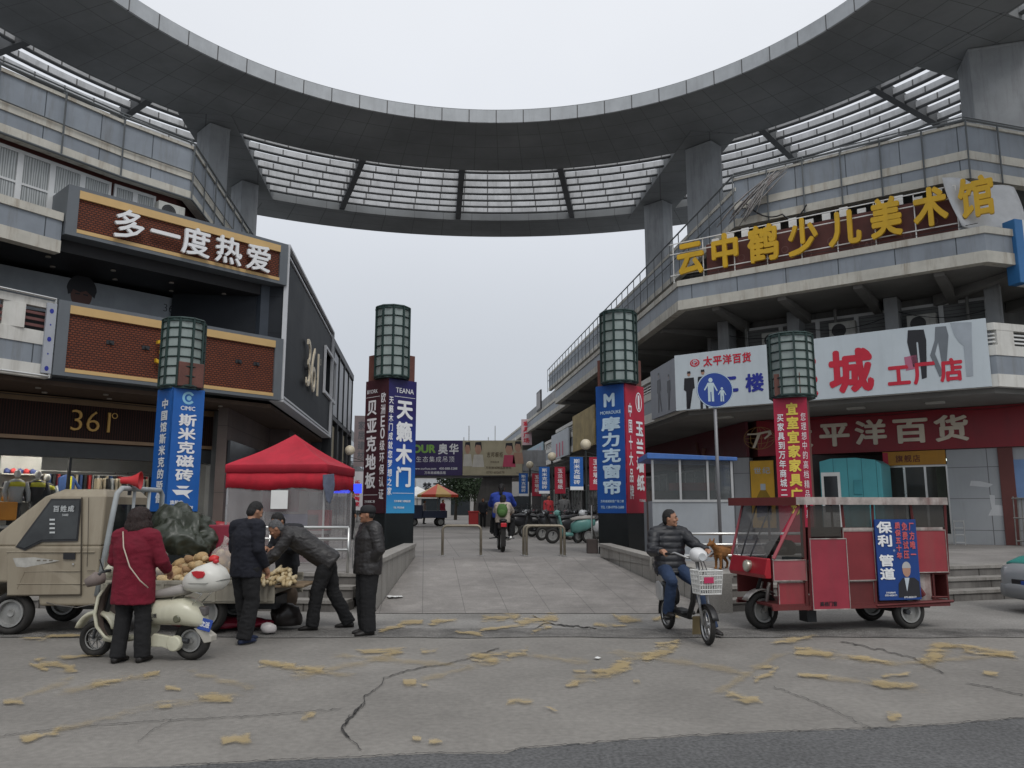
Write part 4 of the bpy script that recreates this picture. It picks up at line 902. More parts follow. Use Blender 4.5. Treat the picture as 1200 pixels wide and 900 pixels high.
# left front, blue
c = pd(208.5, 520, 16.0); s = .60
FA, FB = pillar('short lantern pillar with blue banners, left, behind the truck', c, s, R(25), ZP, 1.55, 4.0, 4.52, 4.02, 5.46, .40, (.06, -.02), 1)
r, W, Hh = banner('blue tile banner with large white characters and a round logo, behind the truck', FB, s, 1.55, 4.0, pblue)
mb = MB(); colm(mb, '斯米克磁砖', .14, .58, W-.12, 1.95, y=-.004, bold=.035); put(mb, 'CIMIC', .17, 2.0, W-.17, 2.1, y=-.004, bold=.03); put(mb, '0793-8231688', .08, .04, W-.08, .12, y=-.004); put(mb, '旗舰店', .08, .13, W-.3, .22, y=-.004)
flat(mb, [(.12, .42), (W-.12, .42), (W/2+.1, .34), (W/2+.16, .24), (W/2+.02, .33), (W/2-.12, .32)], -.004); flat(mb, [(.2, .5), (W-.2, .5), (W-.26, .45), (.26, .45)], -.004); mb.build('lettering', ltext, r, merge=False)
mb = MB(); ringf(mb, W/2, 2.26, .13, .13, .05, -.004, 24, .6, 5.7); disc(mb, W/2+.01, 2.26, .05, .05, -.004); mb.build('logo', mk('logo_pale_blue', (.25, .52, .68)), r)
r, W, Hh = banner('narrow blue banner of small white characters on the pillar behind the truck', FA, s, 1.55, 4.0, pblue)
mb = MB(); colm(mb, '中国馆斯米克的骄傲', W-.44, .15, W-.12, 2.25, y=-.004, bold=.03); mb.build('lettering', ltext, r, merge=False)
# left rear, maroon and purple-blue
c = pd(457, 520, 19.0); s = .80
FA, FB = pillar('tall lantern pillar with maroon and blue banners, left of the ramp', c, s, R(38), ZP, 1.5, 4.66, 5.30, 4.70, 6.46, .40, (.26, 0), 0)
r, W, Hh = banner('dark maroon flooring banner with a vertical row of white characters', FA, s, 1.5, 4.66, mk('banner_maroon', (.055, .014, .022)))
mb = MB(); colm(mb, '贝亚克地板', .06, .55, .50, 2.72, y=-.004, bold=.03); put(mb, 'BYORK', .05, 2.8, .5, 2.98, y=-.004); colm(mb, '欧洲E0级环保认证', W-.27, .3, W-.06, 2.85, y=-.004, bold=.02); rect(mb, .03, .42, W-.3, .43, -.004); put(mb, '万年商城二楼', .06, .2, .5, .34, y=-.004); rect(mb, .03, 2.75, W-.3, 2.76, -.004); mb.build('lettering', ltext, r, merge=False)
gb = mk('banner_purple_blue', (.03, .02, .13), .4); n0, n, l, p = nodes_of(gb); s_ = xyz(gb); cr = n.new('ShaderNodeValToRGB'); l(mathn(n, l, 'DIVIDE', s_['Z'], 3.16), cr.inputs[0])
e = cr.color_ramp.elements; e[0].position = 0; e[0].color = (.05, .30, .55, 1); e[1].position = .75; e[1].color = (.022, .018, .11, 1); k = e.new(.42); k.color = (.015, .06, .34, 1); k = e.new(.2); k.color = (.01, .16, .50, 1); l(cr.outputs[0], p.inputs['Base Color'])
r, W, Hh = banner('purple to bright blue door banner with four large white characters', FB, s, 1.5, 4.66, gb)
mb = MB(); colm(mb, '天籁木门', .24, .58, W-.08, 2.72, y=-.004, bold=.04); put(mb, 'TEANA', .2, 2.82, W-.06, 2.98, y=-.004, bold=.01); colm(mb, '天籁木门成就您梦想之家', .03, .4, .18, 2.75, y=-.004); rect(mb, .2, 2.74, W-.04, 2.75, -.004); put(mb, '万年商城二楼精品馆', .22, .22, W-.1, .34, y=-.004); put(mb, 'TEL 7532568', .22, .08, W-.3, .18, y=-.004); rect(mb, .2, .46, W-.04, .47, -.004); mb.build('lettering', ltext, r, merge=False)
# right rear, blue and red
c = pd(727.5, 520, 19.3); s = .78
FA, FB = pillar('tall lantern pillar with blue and red banners, right of the ramp', c, s, R(57), ZP, 1.5, 4.58, 5.24, 4.62, 6.42, .42, (.26, 0), 0)
r, W, Hh = banner('blue curtain-shop banner with five large white characters', FA, s, 1.5, 4.58, mk('banner_blue2', (.010, .075, .30), .45))
mb = MB(); colm(mb, '摩力克窗帘', .13, .42, W-.12, 2.32, y=-.004, bold=.04); put(mb, 'M', .24, 2.5, W-.3, 2.92, y=-.004, bold=.06); put(mb, 'MORROUKE', .1, 2.36, W-.1, 2.46, y=-.004, bold=.02); put(mb, '万年商城家居广场二楼', .06, .22, W-.06, .34, y=-.004); put(mb, 'TEL 138-0793-2688', .06, .1, W-.06, .18, y=-.004); mb.build('lettering', mk('letter_sky', (.52, .66, .76)), r, merge=False)
r, W, Hh = banner('red wallpaper-shop banner with white characters in two columns', FB, s, 1.5, 4.58, pred)
mb = MB(); colm(mb, '玉兰墙纸', W-.44, .5, W-.06, 2.25, y=-.004, bold=.04); colm(mb, '中国十大品牌', .1, .3, .3, 2.65, y=-.004, bold=.02); ringf(mb, W-.25, 2.68, .14, .24, .03, -.004); rect(mb, W-.29, 2.5, W-.21, 2.85, -.004); put(mb, '7532668', W-.34, .26, W-.04, .34, y=-.004); mb.build('lettering', ltext, r, merge=False)
# right front, red
c = pd(931, 520, 17.2); s = .62
FA, FB = pillar('short lantern pillar with red furniture banners, behind the red tricycle', c, s, R(82), ZP, .9, 3.98, 4.50, 4.0, 5.42, .46, (.06, .02), -1)
r, W, Hh = banner('red furniture banner with large yellow characters between two white columns', FA, s, .9, 3.98, mk('banner_red2', (.40, .015, .05), .45))
mb = MB(); colm(mb, '宜室宜家家具广场', .24, .55, .52, 2.98, y=-.004, bold=.04); mb.build('lettering', mk('letter_lemon', (.78, .62, .10)), r, merge=False)
mb = MB(); colm(mb, '买家具到万年商城二楼', .05, .75, .21, 2.75, y=-.004, bold=.02); colm(mb, '您理想中的高档精品家具', .54, .5, .66, 2.75, y=-.004, bold=.0); mb.build('lettering', ltext, r, merge=False)
# ================================================================ on the precinct: railings, tent, stall, signs
def railing(label, pts, hs, posts_at, name='railing'):
    r = thing(name, label, 'railing', pts[0])
    o = V(pts[0]); P = [V(p)-o for p in pts]
    for h in hs: MB().tube([p+V((0, 0, h)) for p in P], .026, 8).build('rail', steel, r, smooth=True)
    for t in posts_at:
        c = P[0]+(P[-1]-P[0])*t; MB().tube([c, c+V((0, 0, hs[0]))], .024, 8).build('post', steel, r, smooth=True)
    return r
a = V((-9.5, 13.98, ZP)); b = V((-2.75, 13.5, ZP))
railing('stainless railing at the top of the left steps, in front of the red tent', [a, b], (.75, .56, .38), (0, .2, .4, .6, .8, 1))
a = V((2.45, 14.2, ZP)); b = V((5.6, 14.6, ZP))
railing('stainless railing at the top of the right steps, behind the e-bike rider', [a, b], (.62, .43, .24), (0, .5, 1))
a = V((5.9, 14.75, ZP)); b = V((8.2, 15.2, ZP))
# red tent
tentm = mat('tent_red', (.46, .022, .042), .75, .22, 1.8, grime=.25, gcol=(.26, .03, .04), bump=.15, bscale=8)
tent = thing('market_tent', 'red pop-up tent with clear plastic side walls, behind the left railing', 'tent', (-4.60, 16.70, ZP), R(-4))
hw, ez, pz_t, vz = 1.03, 1.93, 2.62, 1.45
def tent_mesh():
    mb = MB(); n_ = 12; cs = [(-hw, -hw), (hw, -hw), (hw, hw), (-hw, hw)]
    rows_ = []
    for j in range(9):
        t = j/8; ring_ = []
        for s_ in range(4):
            (xa, ya), (xb, yb) = cs[s_], cs[(s_+1) % 4]
            for i in range(n_):
                u = i/n_; x = xa+(xb-xa)*u; y = ya+(yb-ya)*u
                sag = .07*sin(pi*u)*sin(pi*t)*-1
                ring_.append(V((x*(1-t), y*(1-t), ez+(pz_t-ez)*(t**.92)+sag-.06*sin(pi*t))))
        rows_.append(ring_)
    low = [V((p.x*1.0, p.y*1.0, ez-.16+.005*sin(i*1.7))) for i, p in enumerate(rows_[0])]
    mb.loft([low]+rows_[:-1], caps=False); top = V((0, 0, pz_t)); r_ = rows_[-2]
    for i in range(len(r_)): mb.f([r_[i], r_[(i+1) % len(r_)], top])
    return mb
o = tent_mesh().build('canopy', tentm, tent, smooth=True, autosm=35); sm = o.modifiers.new('s', 'SOLIDIFY'); sm.thickness = .006
mb = MB(); cs = [(-hw, -hw), (hw, -hw), (hw, hw), (-hw, hw)]; topl, lowl = [], []
for s_ in range(4):
    (xa, ya), (xb, yb) = cs[s_], cs[(s_+1) % 4]
    for i in range(24):
        u = i/24; x = xa+(xb-xa)*u; y = ya+(yb-ya)*u; w_ = .010*sin(i*1.9+s_)
        topl.append(V((x*.985, y*.985, ez-.14))); lowl.append(V((x*(.985+w_*.4), y*(.985+w_*.4), vz+.025*sin(i*.4+1)+.006*sin(i*2.1))))
mb.loft([lowl, topl], caps=False); o = mb.build('valance', mat('tent_red_flap', (.44, .014, .03), .75, .2, 4), tent, smooth=True); sm = o.modifiers.new('s', 'SOLIDIFY'); sm.thickness = .004
plastic = glass_mat('clear_plastic', (.52, .50, .50), .34, .25)
mb = MB(); topl, lowl = [], []
for s_ in range(4):
    (xa, ya), (xb, yb) = cs[s_], cs[(s_+1) % 4]
    for i in range(30):
        u = i/30; x = xa+(xb-xa)*u; y = ya+(yb-ya)*u; w_ = .02*sin(i*1.3+s_*2)+.012*sin(i*2.9)
        topl.append(V((x*(.97+w_*.3), y*(.97+w_*.3), vz+.1))); lowl.append(V((x*(.97+w_), y*(.97+w_), .02)))
mb.loft([lowl, topl], caps=False); mb.build('plastic_wall', plastic, tent, smooth=True)
for x, y in cs: MB().tube([V((x*.95, y*.95, 0)), V((x*.95, y*.95, ez))], .022, 8).build('leg', steel, tent)
o = MB().box(-.35, -.02, 0, .008, 0, .36).build('paper_sheet', white); o.location = (pd(338, 585, 15.55).x, 15.57, 1.60); tag(o, 'white paper sheet fixed to the clear wall of the red tent', 'paper')
mb = MB()
pts = [(-.11, 0), (.11, .02), (.13, -.2), (.10, -.42), (.04, -.56), (-.02, -.5), (-.06, -.34), (-.1, -.2)]
mb.prism([V((x, 0, z)) for x, z in pts], (0, .05, 0)); o = mb.build('hung_cloth', mat('grey_blue_cloth', (.10, .115, .16), .9, .35, 7), bevel=.012); o.location = (pd(384, 565, 15.5).x, 15.52, 2.26); tag(o, 'grey-blue cloth hanging from the right edge of the red tent', 'cloth')
t = thing('stall_counter', 'low stall counter seen through the plastic walls of the red tent', 'counter', (tent.location.x, 16.6, ZP))
MB().box(-.8, .8, -.35, .35, .55, .62).build('top', mat('counter_top', (.3, .28, .27), .6), t); MB().box(-.75, .75, -.3, .3, 0, .55).build('front', mat('counter_maroon', (.10, .03, .035), .7), t)
o = tag(MB().box(-.4, .45, -.2, .2, 0, .34).build('plastic_crate', mat('crate_indigo', (.03, .035, .14), .5), bevel=.02), 'indigo plastic crate on the counter inside the red tent', 'crate'); o.location = (tent.location.x+.2, 16.6, ZP+.62)
o = tag(MB().box(-.22, .22, -.15, .15, 0, .42).build('carton', mat('carton_red', (.30, .03, .04), .6), bevel=.01), 'red carton at the right end of the counter inside the red tent', 'carton'); o.location = (tent.location.x+.62, 16.55, ZP+.62)
mb = MB(); mb.loft([[V((x, .02*sin(x*40), z)) for x in (-.4, -.3, -.2, -.1, 0, .1, .2, .3, .4)] for z in (0, .5, .95)], caps=False, closed=False); o = mb.build('hung_sheet', mat('sheet_maroon', (.20, .03, .05), .85, .3, 5)); sm = o.modifiers.new('s', 'SOLIDIFY'); sm.thickness = .01; o.location = (tent.location.x-.42, 17.3, ZP+1.0); tag(o, 'maroon sheet hung at the back inside the red tent', 'sheet')
# blue-roofed glazed stall on the right
kx0, kx1 = pd(764, 560, 16.6).x, pd(858, 560, 16.6).x
ks = thing('stall', 'glazed grey stall with a flat blue roof beside the round blue sign', 'stall', ((kx0+kx1)/2, 16.6, ZP), R(-3)); hw_ = (kx1-kx0)/2
mb = MB(); mb.prism([V((-hw_-.1, -.15, 2.10)), V((-hw_-.1, -.15, 2.22)), V((hw_+.08, -.15, 2.12)), V((hw_+.08, -.15, 2.05))], (0, 1.9, 0)); mb.build('roof', mat('roof_blue', (.05, .14, .40), .5, .15, 2, grime=.4, gcol=(.2, .2, .22)), ks, bevel=.01)
lowm = mat('stall_panel', (.30, .32, .34), .5, .12, 1.2, grime=.3, gcol=(.18, .18, .17))
MB().box(-hw_, hw_, 0, .04, 0, 1.22).box(hw_-.04, hw_, .04, 1.6, 0, 1.22).box(-hw_, -hw_+.04, .04, 1.6, 0, 1.22).build('lower_panel', lowm, ks)
alum = mat('aluminium', (.5, .5, .49), .4, .1, metal=.7)
for x, y in ((-hw_, -.01), (-hw_*.32, -.01), (hw_*.36, -.01), (hw_-.04, -.01), (hw_-.04, 1.56)): MB().box(x, x+.045, y, y+.05, 1.22, 2.08).build('mullion', alum, ks)
MB().box(-hw_, hw_, -.02, .05, 1.2, 1.25).build('sill', alum, ks)
MB().box(-hw_, hw_, .012, .02, 1.25, 2.06).box(hw_-.02, hw_-.012, .05, 1.56, 1.25, 2.06).build('pane', glass_mat('stall_glass', (.10, .11, .11), .42), ks)
t = thing('stall_counter', 'reddish counter with jars seen through the glass of the blue-roofed stall', 'counter', ((kx0+kx1)/2, 17.4, ZP)); MB().box(-.8, .7, -.2, .2, 0, 1.45).build('body', mat('counter_brown', (.12, .09, .075), .7), t); MB().box(-.3, .6, -.25, .2, 1.45, 1.62).build('tray', mat('tray_red', (.30, .06, .05), .5), t)
# round blue sign with an adult and a child
c = pd(837.5, 457, 14.6)
sg = thing('pedestrian_sign', 'round blue pedestrian sign with a white adult and child, on a thin pole', 'road sign', (c.x, c.y, ZP), R(-4)); hz = c.z-ZP
MB().tube([V((0, .03, 0)), V((0, .03, hz+.2))], .032, 10).build('pole', mat('galv_pole', (.22, .22, .23), .5, .1, metal=.5), sg, smooth=True)
MB().lathe([(0, -.02), (.335, -.02), (.335, 0), (0, 0)], (0, 0, hz), 'Y', 40).build('disc', mk('sign_blue', (.012, .045, .25), .35), sg)
mb = MB(); ringf(mb, 0, hz, .332, .332, .014, -.0215, 48)
def pict(mb, cx, z0, h):
    disc(mb, cx, z0+h*.90, h*.085, h*.095, -.022)
    flat(mb, [(cx-.12*h, z0+.79*h), (cx+.12*h, z0+.79*h), (cx+.12*h, z0), (cx+.025*h, z0), (cx+.02*h, z0+.4*h), (cx-.02*h, z0+.4*h), (cx-.025*h, z0), (cx-.12*h, z0)], -.022)
    flat(mb, [(cx-.12*h, z0+.79*h), (cx-.12*h, z0+.66*h), (cx-.24*h, z0+.46*h), (cx-.28*h, z0+.49*h)], -.022)
    flat(mb, [(cx+.12*h, z0+.79*h), (cx+.28*h, z0+.46*h), (cx+.24*h, z0+.43*h), (cx+.12*h, z0+.66*h)], -.022)
pict(mb, -.075, hz-.22, .45); pict(mb, .13, hz-.22, .27); mb.build('pictogram', mk('sign_white', (.42, .52, .56)), sg)
# teal booth
a = FR.xat(957, 1.6); b = FR.xat(1029, 1.6)
tealm = grid_mat('booth_teal', (.085, .36, .40), .42, 0, .02, (.03, .16, .18), rough=.45, var=.12, scale=1.2, grime=.35, gcol=(.08, .2, .2))
bt = thing('booth', 'teal metal booth with a rounded top and a white framed door, behind the tricycle', 'booth', FR.w(a, 1.6, ZP), FR.a); W = b-a
mb = MB(); prof = [(0, 0), (W, 0), (W, 2.42), (W*.9, 2.56), (W*.6, 2.64), (W*.2, 2.64), (0, 2.55)]
mb.prism([V((x, 0, z)) for x, z in prof], (0, 1.4, 0)); mb.build('body', tealm, bt, bevel=.03)
d_ = MB().box(.05, .62, -.03, .0, .05, 2.2).build('door', white, bt); MB().box(.13, .54, -.04, -.03, .95, 2.08).build('pane', glassd, d_); MB().box(.13, .54, -.036, -.03, .3, .5).build('vent', mk('vent_grey', (.3, .3, .3)), d_)
MB().box(W*.55, W*.68, -.03, 0, 1.5, 1.95).build('meter_box', mk('meter_teal', (.06, .28, .32)), bt, bevel=.01)
# folded security gate and a small rack by the right shop wall
a = FR.xat(1178, 2.55)
gt = thing('security_gate', 'folded grey metal security gate leaning by the brown pier, far right', 'gate', FR.w(a, 2.5, ZP), FR.a)
mb = MB()
for k in range(14): mb.tube([V((.1*k, .03*(k % 2), .03)), V((.1*k+.02, .06+.03*(k % 2), 1.42-.02*(k % 3)))], .018, 6)
mb.build('bar', mat('gate_metal', (.22, .215, .2), .5, .3, 3, metal=.5), gt)
for z in (.15, .8, 1.36): MB().tube([V((-.02, .02, z)), V((1.35, .05, z))], .022, 6).build('cross_bar', MATS['gate_metal'], gt)
a = FR.xat(1108, 2.4)
rk = thing('steel_rack', 'small grey steel rack at the foot of the grey tiled wall', 'rack', FR.w(a, 2.4, ZP), FR.a)
for x in (0, .26): MB().tube([V((x, 0, 0)), V((x, 0, .72))], .016, 6).build('upright', steel, rk)
for z in (.08, .3, .5, .7): MB().tube([V((0, 0, z)), V((.26, 0, z))], .013, 6).build('rung', steel, rk)
# torn notices left on the grey wall
mb = MB(); xa = FR.xat(1130, GY)
for x0, z0, pts in ((0, 2.3, [(0, 0), (.5, -.06), (.62, .03), (.3, .13), (.05, .15)]), (.42, 1.4, [(0, 0), (.42, 0), (.4, .3), (.2, .32), (.22, .6), (.08, .62), (.1, .2)])): flat(mb, [(x0+x, z0+z) for x, z in pts], 0)
o = mb.build('torn_notice', mk('paper_white', (.55, .56, .57))); o.location = FR.w(xa, GY-.006, 0); o.rotation_euler = (0, 0, FR.a); tag(o, 'remains of torn white notices on the grey tiled wall', 'notice')
# hoop barriers across the top of the ramp
for (x0, x1, yb, dd, lab) in ((518.5, 563.5, 649, 18.35, 'single bent steel hoop barrier left of the scooter riders'), (613.5, 657.5, 648, 18.5, 'rear steel hoop of the overlapping pair right of the scooter riders'), (617, 661.5, 649, 18.2, 'front steel hoop of the overlapping pair right of the scooter riders')):
    A = pd(x0, 640, dd).x; B = pd(x1, 640, dd).x; t = thing('hoop_barrier', lab, 'barrier', (A, dd, ZP), 0, 'hoop barriers at the top of the ramp'); W = B-A; h = .68; q = []
    q = [V((0, 0, 0)), V((0, 0, h-.1))]+[V((.1-.1*cos(k*pi/8), 0, h-.1+.1*sin(k*pi/8))) for k in range(1, 5)]+[V((W-.1+.1*sin(k*pi/8), 0, h-.1+.1*cos(k*pi/8))) for k in range(0, 4)]+[V((W, 0, h-.1)), V((W, 0, 0))]
    MB().tube(q, .03, 10).build('hoop', mat('worn_steel', (.25, .22, .17), .45, .2, 5, metal=.6), t, smooth=True)
    MB().lathe([(0, 0), (.06, 0), (.06, .015), (0, .015)], (0, 0, .006)).build('foot', steel, t); MB().lathe([(0, 0), (.06, 0), (.06, .015), (0, .015)], (W, 0, .006)).build('foot', steel, t)
t = thing('post_stand', 'short pole standing in a dark square block beside the right rear pillar', 'post', (pd(694, 640, 19.5).x, 19.5, ZP)); MB().box(-.13, .13, -.13, .13, 0, .34).build('block', mat('block_brown', (.07, .055, .05), .8, .3), t, bevel=.015); MB().tube([V((0, 0, .34)), V((0, 0, 1.15))], .022, 8).build('pole', steel, t)
# litter
for px, py, lab, rz in ((461, 705, 'crumpled white paper lying on the ramp near the left wall', .4), (700, 772, 'tiny white scrap lying on the road in front of the ramp', 1.0)):
    q = pz(px, py, .06 if py < 720 else .01); mb = MB(); g_ = [[V((.05*(i-2), .05*(j-2), .025*abs(noise.noise(V((i*.9, j*.8, rz)))))) for j in range(5)] for i in range(6)]
    for i in range(5):
        for j in range(4): mb.f([g_[i][j], g_[i+1][j], g_[i+1][j+1], g_[i][j+1]])
    o = mb.build('litter', white); zz = .13*(q.y-12.55)/1.0 if py < 720 else .02; o.location = (q.x, q.y, max(.02, (q.y-12.55)*.1+.03) if py < 720 else .02); o.rotation_euler = (0, 0, rz); o.scale = (1, 1, 1) if py < 720 else (.3, .3, .5); tag(o, lab, 'litter')
# ================================================================ goods inside the sportswear window
def inshop(px, y): return FL.xat(px, y)
yel = mk('cloth_yellow', (.62, .60, .04)); blu = mk('cloth_blue', (.03, .07, .20)); gry = mk('cloth_grey', (.40, .42, .42)); blk2 = mk('cloth_black', (.02, .02, .022)); org = mk('cloth_orange', (.55, .22, .02)); bei = mk('cloth_beige', (.42, .36, .26))
def mannequin(px, y, lab, mt, mb_, z0=1.22):
    t = thing('mannequin', lab, 'mannequin', FL.w(inshop(px, y), y, ZP), FL.a+R(12)); k = z0
    b = MB(); b.loft([[V((rx*cos(a), ry*sin(a), k+z)) for a in [2*pi*i/12 for i in range(12)]] for z, rx, ry in ((0, .19, .13), (.25, .18, .12), (.5, .23, .14), (.62, .20, .11), (.68, .07, .06))]); b.build('torso', mt, t, smooth=True)
    b = MB(); b.tube([V((-.24, 0, k+.58)), V((-.33, -.03, k+.3)), V((-.3, -.12, k+.05))], [.075, .06, .05], 8); b.build('sleeve', mb_, t, smooth=True); b = MB(); b.tube([V((.24, 0, k+.58)), V((.33, -.03, k+.3)), V((.3, -.12, k+.05))], [.075, .06, .05], 8); b.build('sleeve', mb_, t, smooth=True)
    b = MB(); b.tube([V((-.09, 0, k+.02)), V((-.1, 0, .05))], [.1, .06], 8); b.tube([V((.09, 0, k+.02)), V((.1, 0, .05))], [.1, .06], 8); b.build('trousers', blk2, t, smooth=True)
    MB().ell((0, 0, k+.82), (.085, .1, .12)).build('head', mk('mannequin_white', (.6, .6, .58)), t, smooth=True)
    b = MB(); b.loft([[V((rx*cos(a), ry*sin(a), k+z)) for a in [2*pi*i/12 for i in range(12)]] for z, rx, ry in ((.46, .236, .146), (.56, .232, .138), (.66, .10, .08))]); b.build('yoke', yel, t, smooth=True)
mannequin(26, GL_+.8, 'mannequin in a grey and bright yellow jacket, left in the sportswear window', gry, gry)
mannequin(50, GL_+1.0, 'mannequin in a dark top with yellow shoulders, behind the truck cab', blk2, blk2)
mannequin(61, GL_+1.4, 'mannequin with a yellow shoulder piece beside the blue jacket, sportswear window', blk2, gry, 1.15)
t = thing('hanging_jacket', 'blue jacket with yellow stripes hung against the light wall of the sportswear shop', 'jacket', FL.w(inshop(84, GL_+2.2), GL_+2.2, 2.1), FL.a)
mb = MB(); mb.prism([V((x, 0, z)) for x, z in ((-.22, -.45), (.22, -.45), (.24, .3), (.5, -.15), (.55, -.02), (.2, .5), (.06, .55), (-.06, .55), (-.24, .45))], (0, .1, 0)); mb.build('body', blu, t, bevel=.03); mb = MB(); mb.box(.06, .14, -.012, .0, -.4, .5); mb.build('stripe', yel, t)
sh = thing('shoe_shelf', 'shelf of red and dark trainers at the left of the sportswear window', 'shelf', FL.w(inshop(8, GL_+1.8), GL_+1.8, ZP), FL.a); W = inshop(56, GL_+1.8)-inshop(8, GL_+1.8)
MB().box(0, W, .25, .3, .6, 2.6).build('back_panel', mk('shelf_grey', (.32, .32, .3)), sh)
for z in (1.25, 1.65, 2.05): MB().box(0, W, 0, .25, z, z+.03).build('board', mk('shelf_white', (.55, .54, .5)), sh)
cols_ = [mk('shoe_red', (.45, .03, .03)), mk('shoe_dark', (.03, .03, .045)), mk('shoe_navy', (.03, .05, .16)), org]
names_ = ['red', 'black', 'navy', 'orange']
for z, zn in ((1.28, 'lowest'), (1.68, 'middle'), (2.08, 'top')):
    for k in range(5):
        ci = (k*2+int(z*3)) % 4; b = MB(); b.loft([[V((x, ry*cos(a), max(0, .05+rz_*sin(a)))) for a in [2*pi*i/8 for i in range(8)]] for x, ry, rz_ in ((-.15, .04, .09), (-.08, .05, .11), (.02, .05, .07), (.12, .045, .05), (.16, .02, .03))])
        o = b.build('trainer', cols_[ci], smooth=True); o.location = FL.w(inshop(8, GL_+1.8)+.2+k*(W-.4)/4, GL_+1.9, ZP+z); o.rotation_euler = (0, 0, FL.a+.5); tag(o, f'{names_[ci]} trainer on the {zn} board of the shoe shelf', 'shoe', 'trainers on the shoe shelf')
rk0 = thing('clothes_rail', 'long rail of dark and coloured clothes behind the mannequins in the sportswear window', 'clothes rack', FL.w(inshop(-20, GL_+3.2), GL_+3.2, ZP), FL.a)
MB().tube([V((0, 0, 0)), V((0, 0, 2.25)), V((6.0, 0, 2.25)), V((6.0, 0, 0))], .02, 6).build('frame', steel, rk0)
for k in range(44):
    b = MB(); x = .12+k*.132; b.prism([V((x, -.24, 2.15)), V((x, .24, 2.15)), V((x, .27, 1.15)), V((x, -.27, 1.15))], (.085, 0, 0)); b.build('jacket', (blk2, gry, blu, blk2, bei, cols_[0], blk2)[(k*5) % 7], rk0, bevel=.02)
rk = thing('clothes_rail', 'rail of beige and dark jackets at the right of the sportswear window', 'clothes rack', FL.w(inshop(114, GL_+1.8), GL_+1.8, ZP), FL.a)
MB().tube([V((0, 0, 0)), V((0, 0, 2.1)), V((1.7, 0, 2.1)), V((1.7, 0, 0))], .02, 6).build('frame', steel, rk)
for k in range(13):
    b = MB(); x = .12+k*.12; b.prism([V((x, -.24, 2.0)), V((x, .24, 2.0)), V((x, .27, 1.15)), V((x, -.27, 1.15))], (.075, 0, 0)); b.build('jacket', (bei, bei, blk2, gry)[k % 4], rk, bevel=.02)
spot = mat('shop_spot', (1, .95, .85), .5, 0, emit=40)
for k, (px, nm) in enumerate(((20, 'leftmost ceiling lamp over the shoe shelf'), (62, 'ceiling lamp over the yellow-shouldered mannequins'), (100, 'ceiling lamp beside the blue hung jacket'), (140, 'ceiling lamp over the jacket rail'), (-60, 'ceiling lamp beyond the left edge of the sportswear window'))):
    o = MB().box(-.3, .3, -.08, .08, -.03, .03).build('ceiling_lamp', spot); o.location = FL.w(inshop(px, GL_+1.4), GL_+1.4, 3.26); o.rotation_euler = (0, 0, FL.a); tag(o, nm, 'lamp', 'lamps in the sportswear shop')
o = MB().box(-.35, .35, -.25, .25, 0, .5).build('display_box', org, bevel=.03); o.location = FL.w(inshop(10, GL_+.6), GL_+.6, ZP+.75); o.rotation_euler = (0, 0, FL.a); tag(o, 'orange display box low in the sportswear window, left of the truck', 'box')

# ================================================================ clutter on the facades
def ac_unit(label, F, x, y, z):
    t = thing('air_conditioner', label, 'air conditioner', F.w(x, y, z), F.a); c_ = mat('ac_casing', (.46, .46, .43), .6, .12, 3, grime=.5, gcol=(.2, .17, .13))
    MB().box(-.42, .42, 0, .3, 0, .58).build('casing', c_, t, bevel=.015); mb = MB()
    for r_ in (.22, .16, .10, .04): mb.torus((-.1, -.008, .29), r_, .008, 'Y', 24, 5)
    mb.build('fan_grille', darkmet, t); MB().lathe([(0, -.004), (.23, -.004), (.23, .004), (0, .004)], (-.1, 0, .29), 'Y', 24).build('fan', mk('fan_dark', (.05, .05, .05)), t)
    mb = MB(); mb.box(-.38, -.33, 0, .35, -.05, 0); mb.box(.33, .38, 0, .35, -.05, 0); mb.build('bracket', steel, t)
q9 = offs(PQ, .42); e9 = (q9[3]-q9[2]); FA9 = Frame(q9[2].xy, math.degrees(math.atan2(e9.y, e9.x)))
ac_unit('air conditioner at the end of the curtained window row above the long brick sign box', FA9, e9.length-.36, -.34, 10.35)
ac_unit('air conditioner under the right canopy, left of the others', FR, 2.3, 2.85, 7.2); ac_unit('air conditioner under the right canopy behind the lantern of the red pillar', FR, 4.6, 2.85, 7.25); ac_unit('air conditioner under the right canopy nearest the dark corner', FR, 7.0, 2.85, 7.15)
def wire(label, pts, r_=.012, sag=.25):
    P = []
    for a_, b_ in zip(pts, pts[1:]):
        for k in range(9): t_ = k/8; P.append(a_.lerp(b_, t_)+V((0, 0, -sag*4*t_*(1-t_))))
    o = MB().tube(P, r_, 5).build('cable', black); tag(o, label, 'cable')
wire('black cable slung under the right canopy above the white store banner', [FR.w(.5, 2.6, 7.9), FR.w(3.5, 2.7, 7.7), FR.w(6.4, 2.6, 7.85), FR.w(9.0, 2.6, 7.6)])
wire('thin cable drooping below the right balcony over the red store sign', [FR.w(1.6, 3.1, 4.69), FR.w(4.2, 3.1, 4.68), FR.w(7.2, 3.1, 4.69), FR.w(9.6, 3.0, 4.66)], .008, .08)
wire('loose cable hanging across the right parapet beside the torn banner', [FR.w(2.1, .95, 12.1), FR.w(3.4, .95, 11.3), FR.w(4.2, .95, 11.45)], .025, .3)
wire('pipe-like cable running under the gold characters of the right block', [FR.w(.3, .1, 9.5), FR.w(4, .1, 9.52), FR.w(9, .1, 9.5)], .01, .06)
wire('cable running along the brown soffit over the sportswear window', [FL.w(-9, 1.9, 4.74), FL.w(-5, 1.9, 4.70), FL.w(-1.2, 1.9, 4.74)], .012, .06)
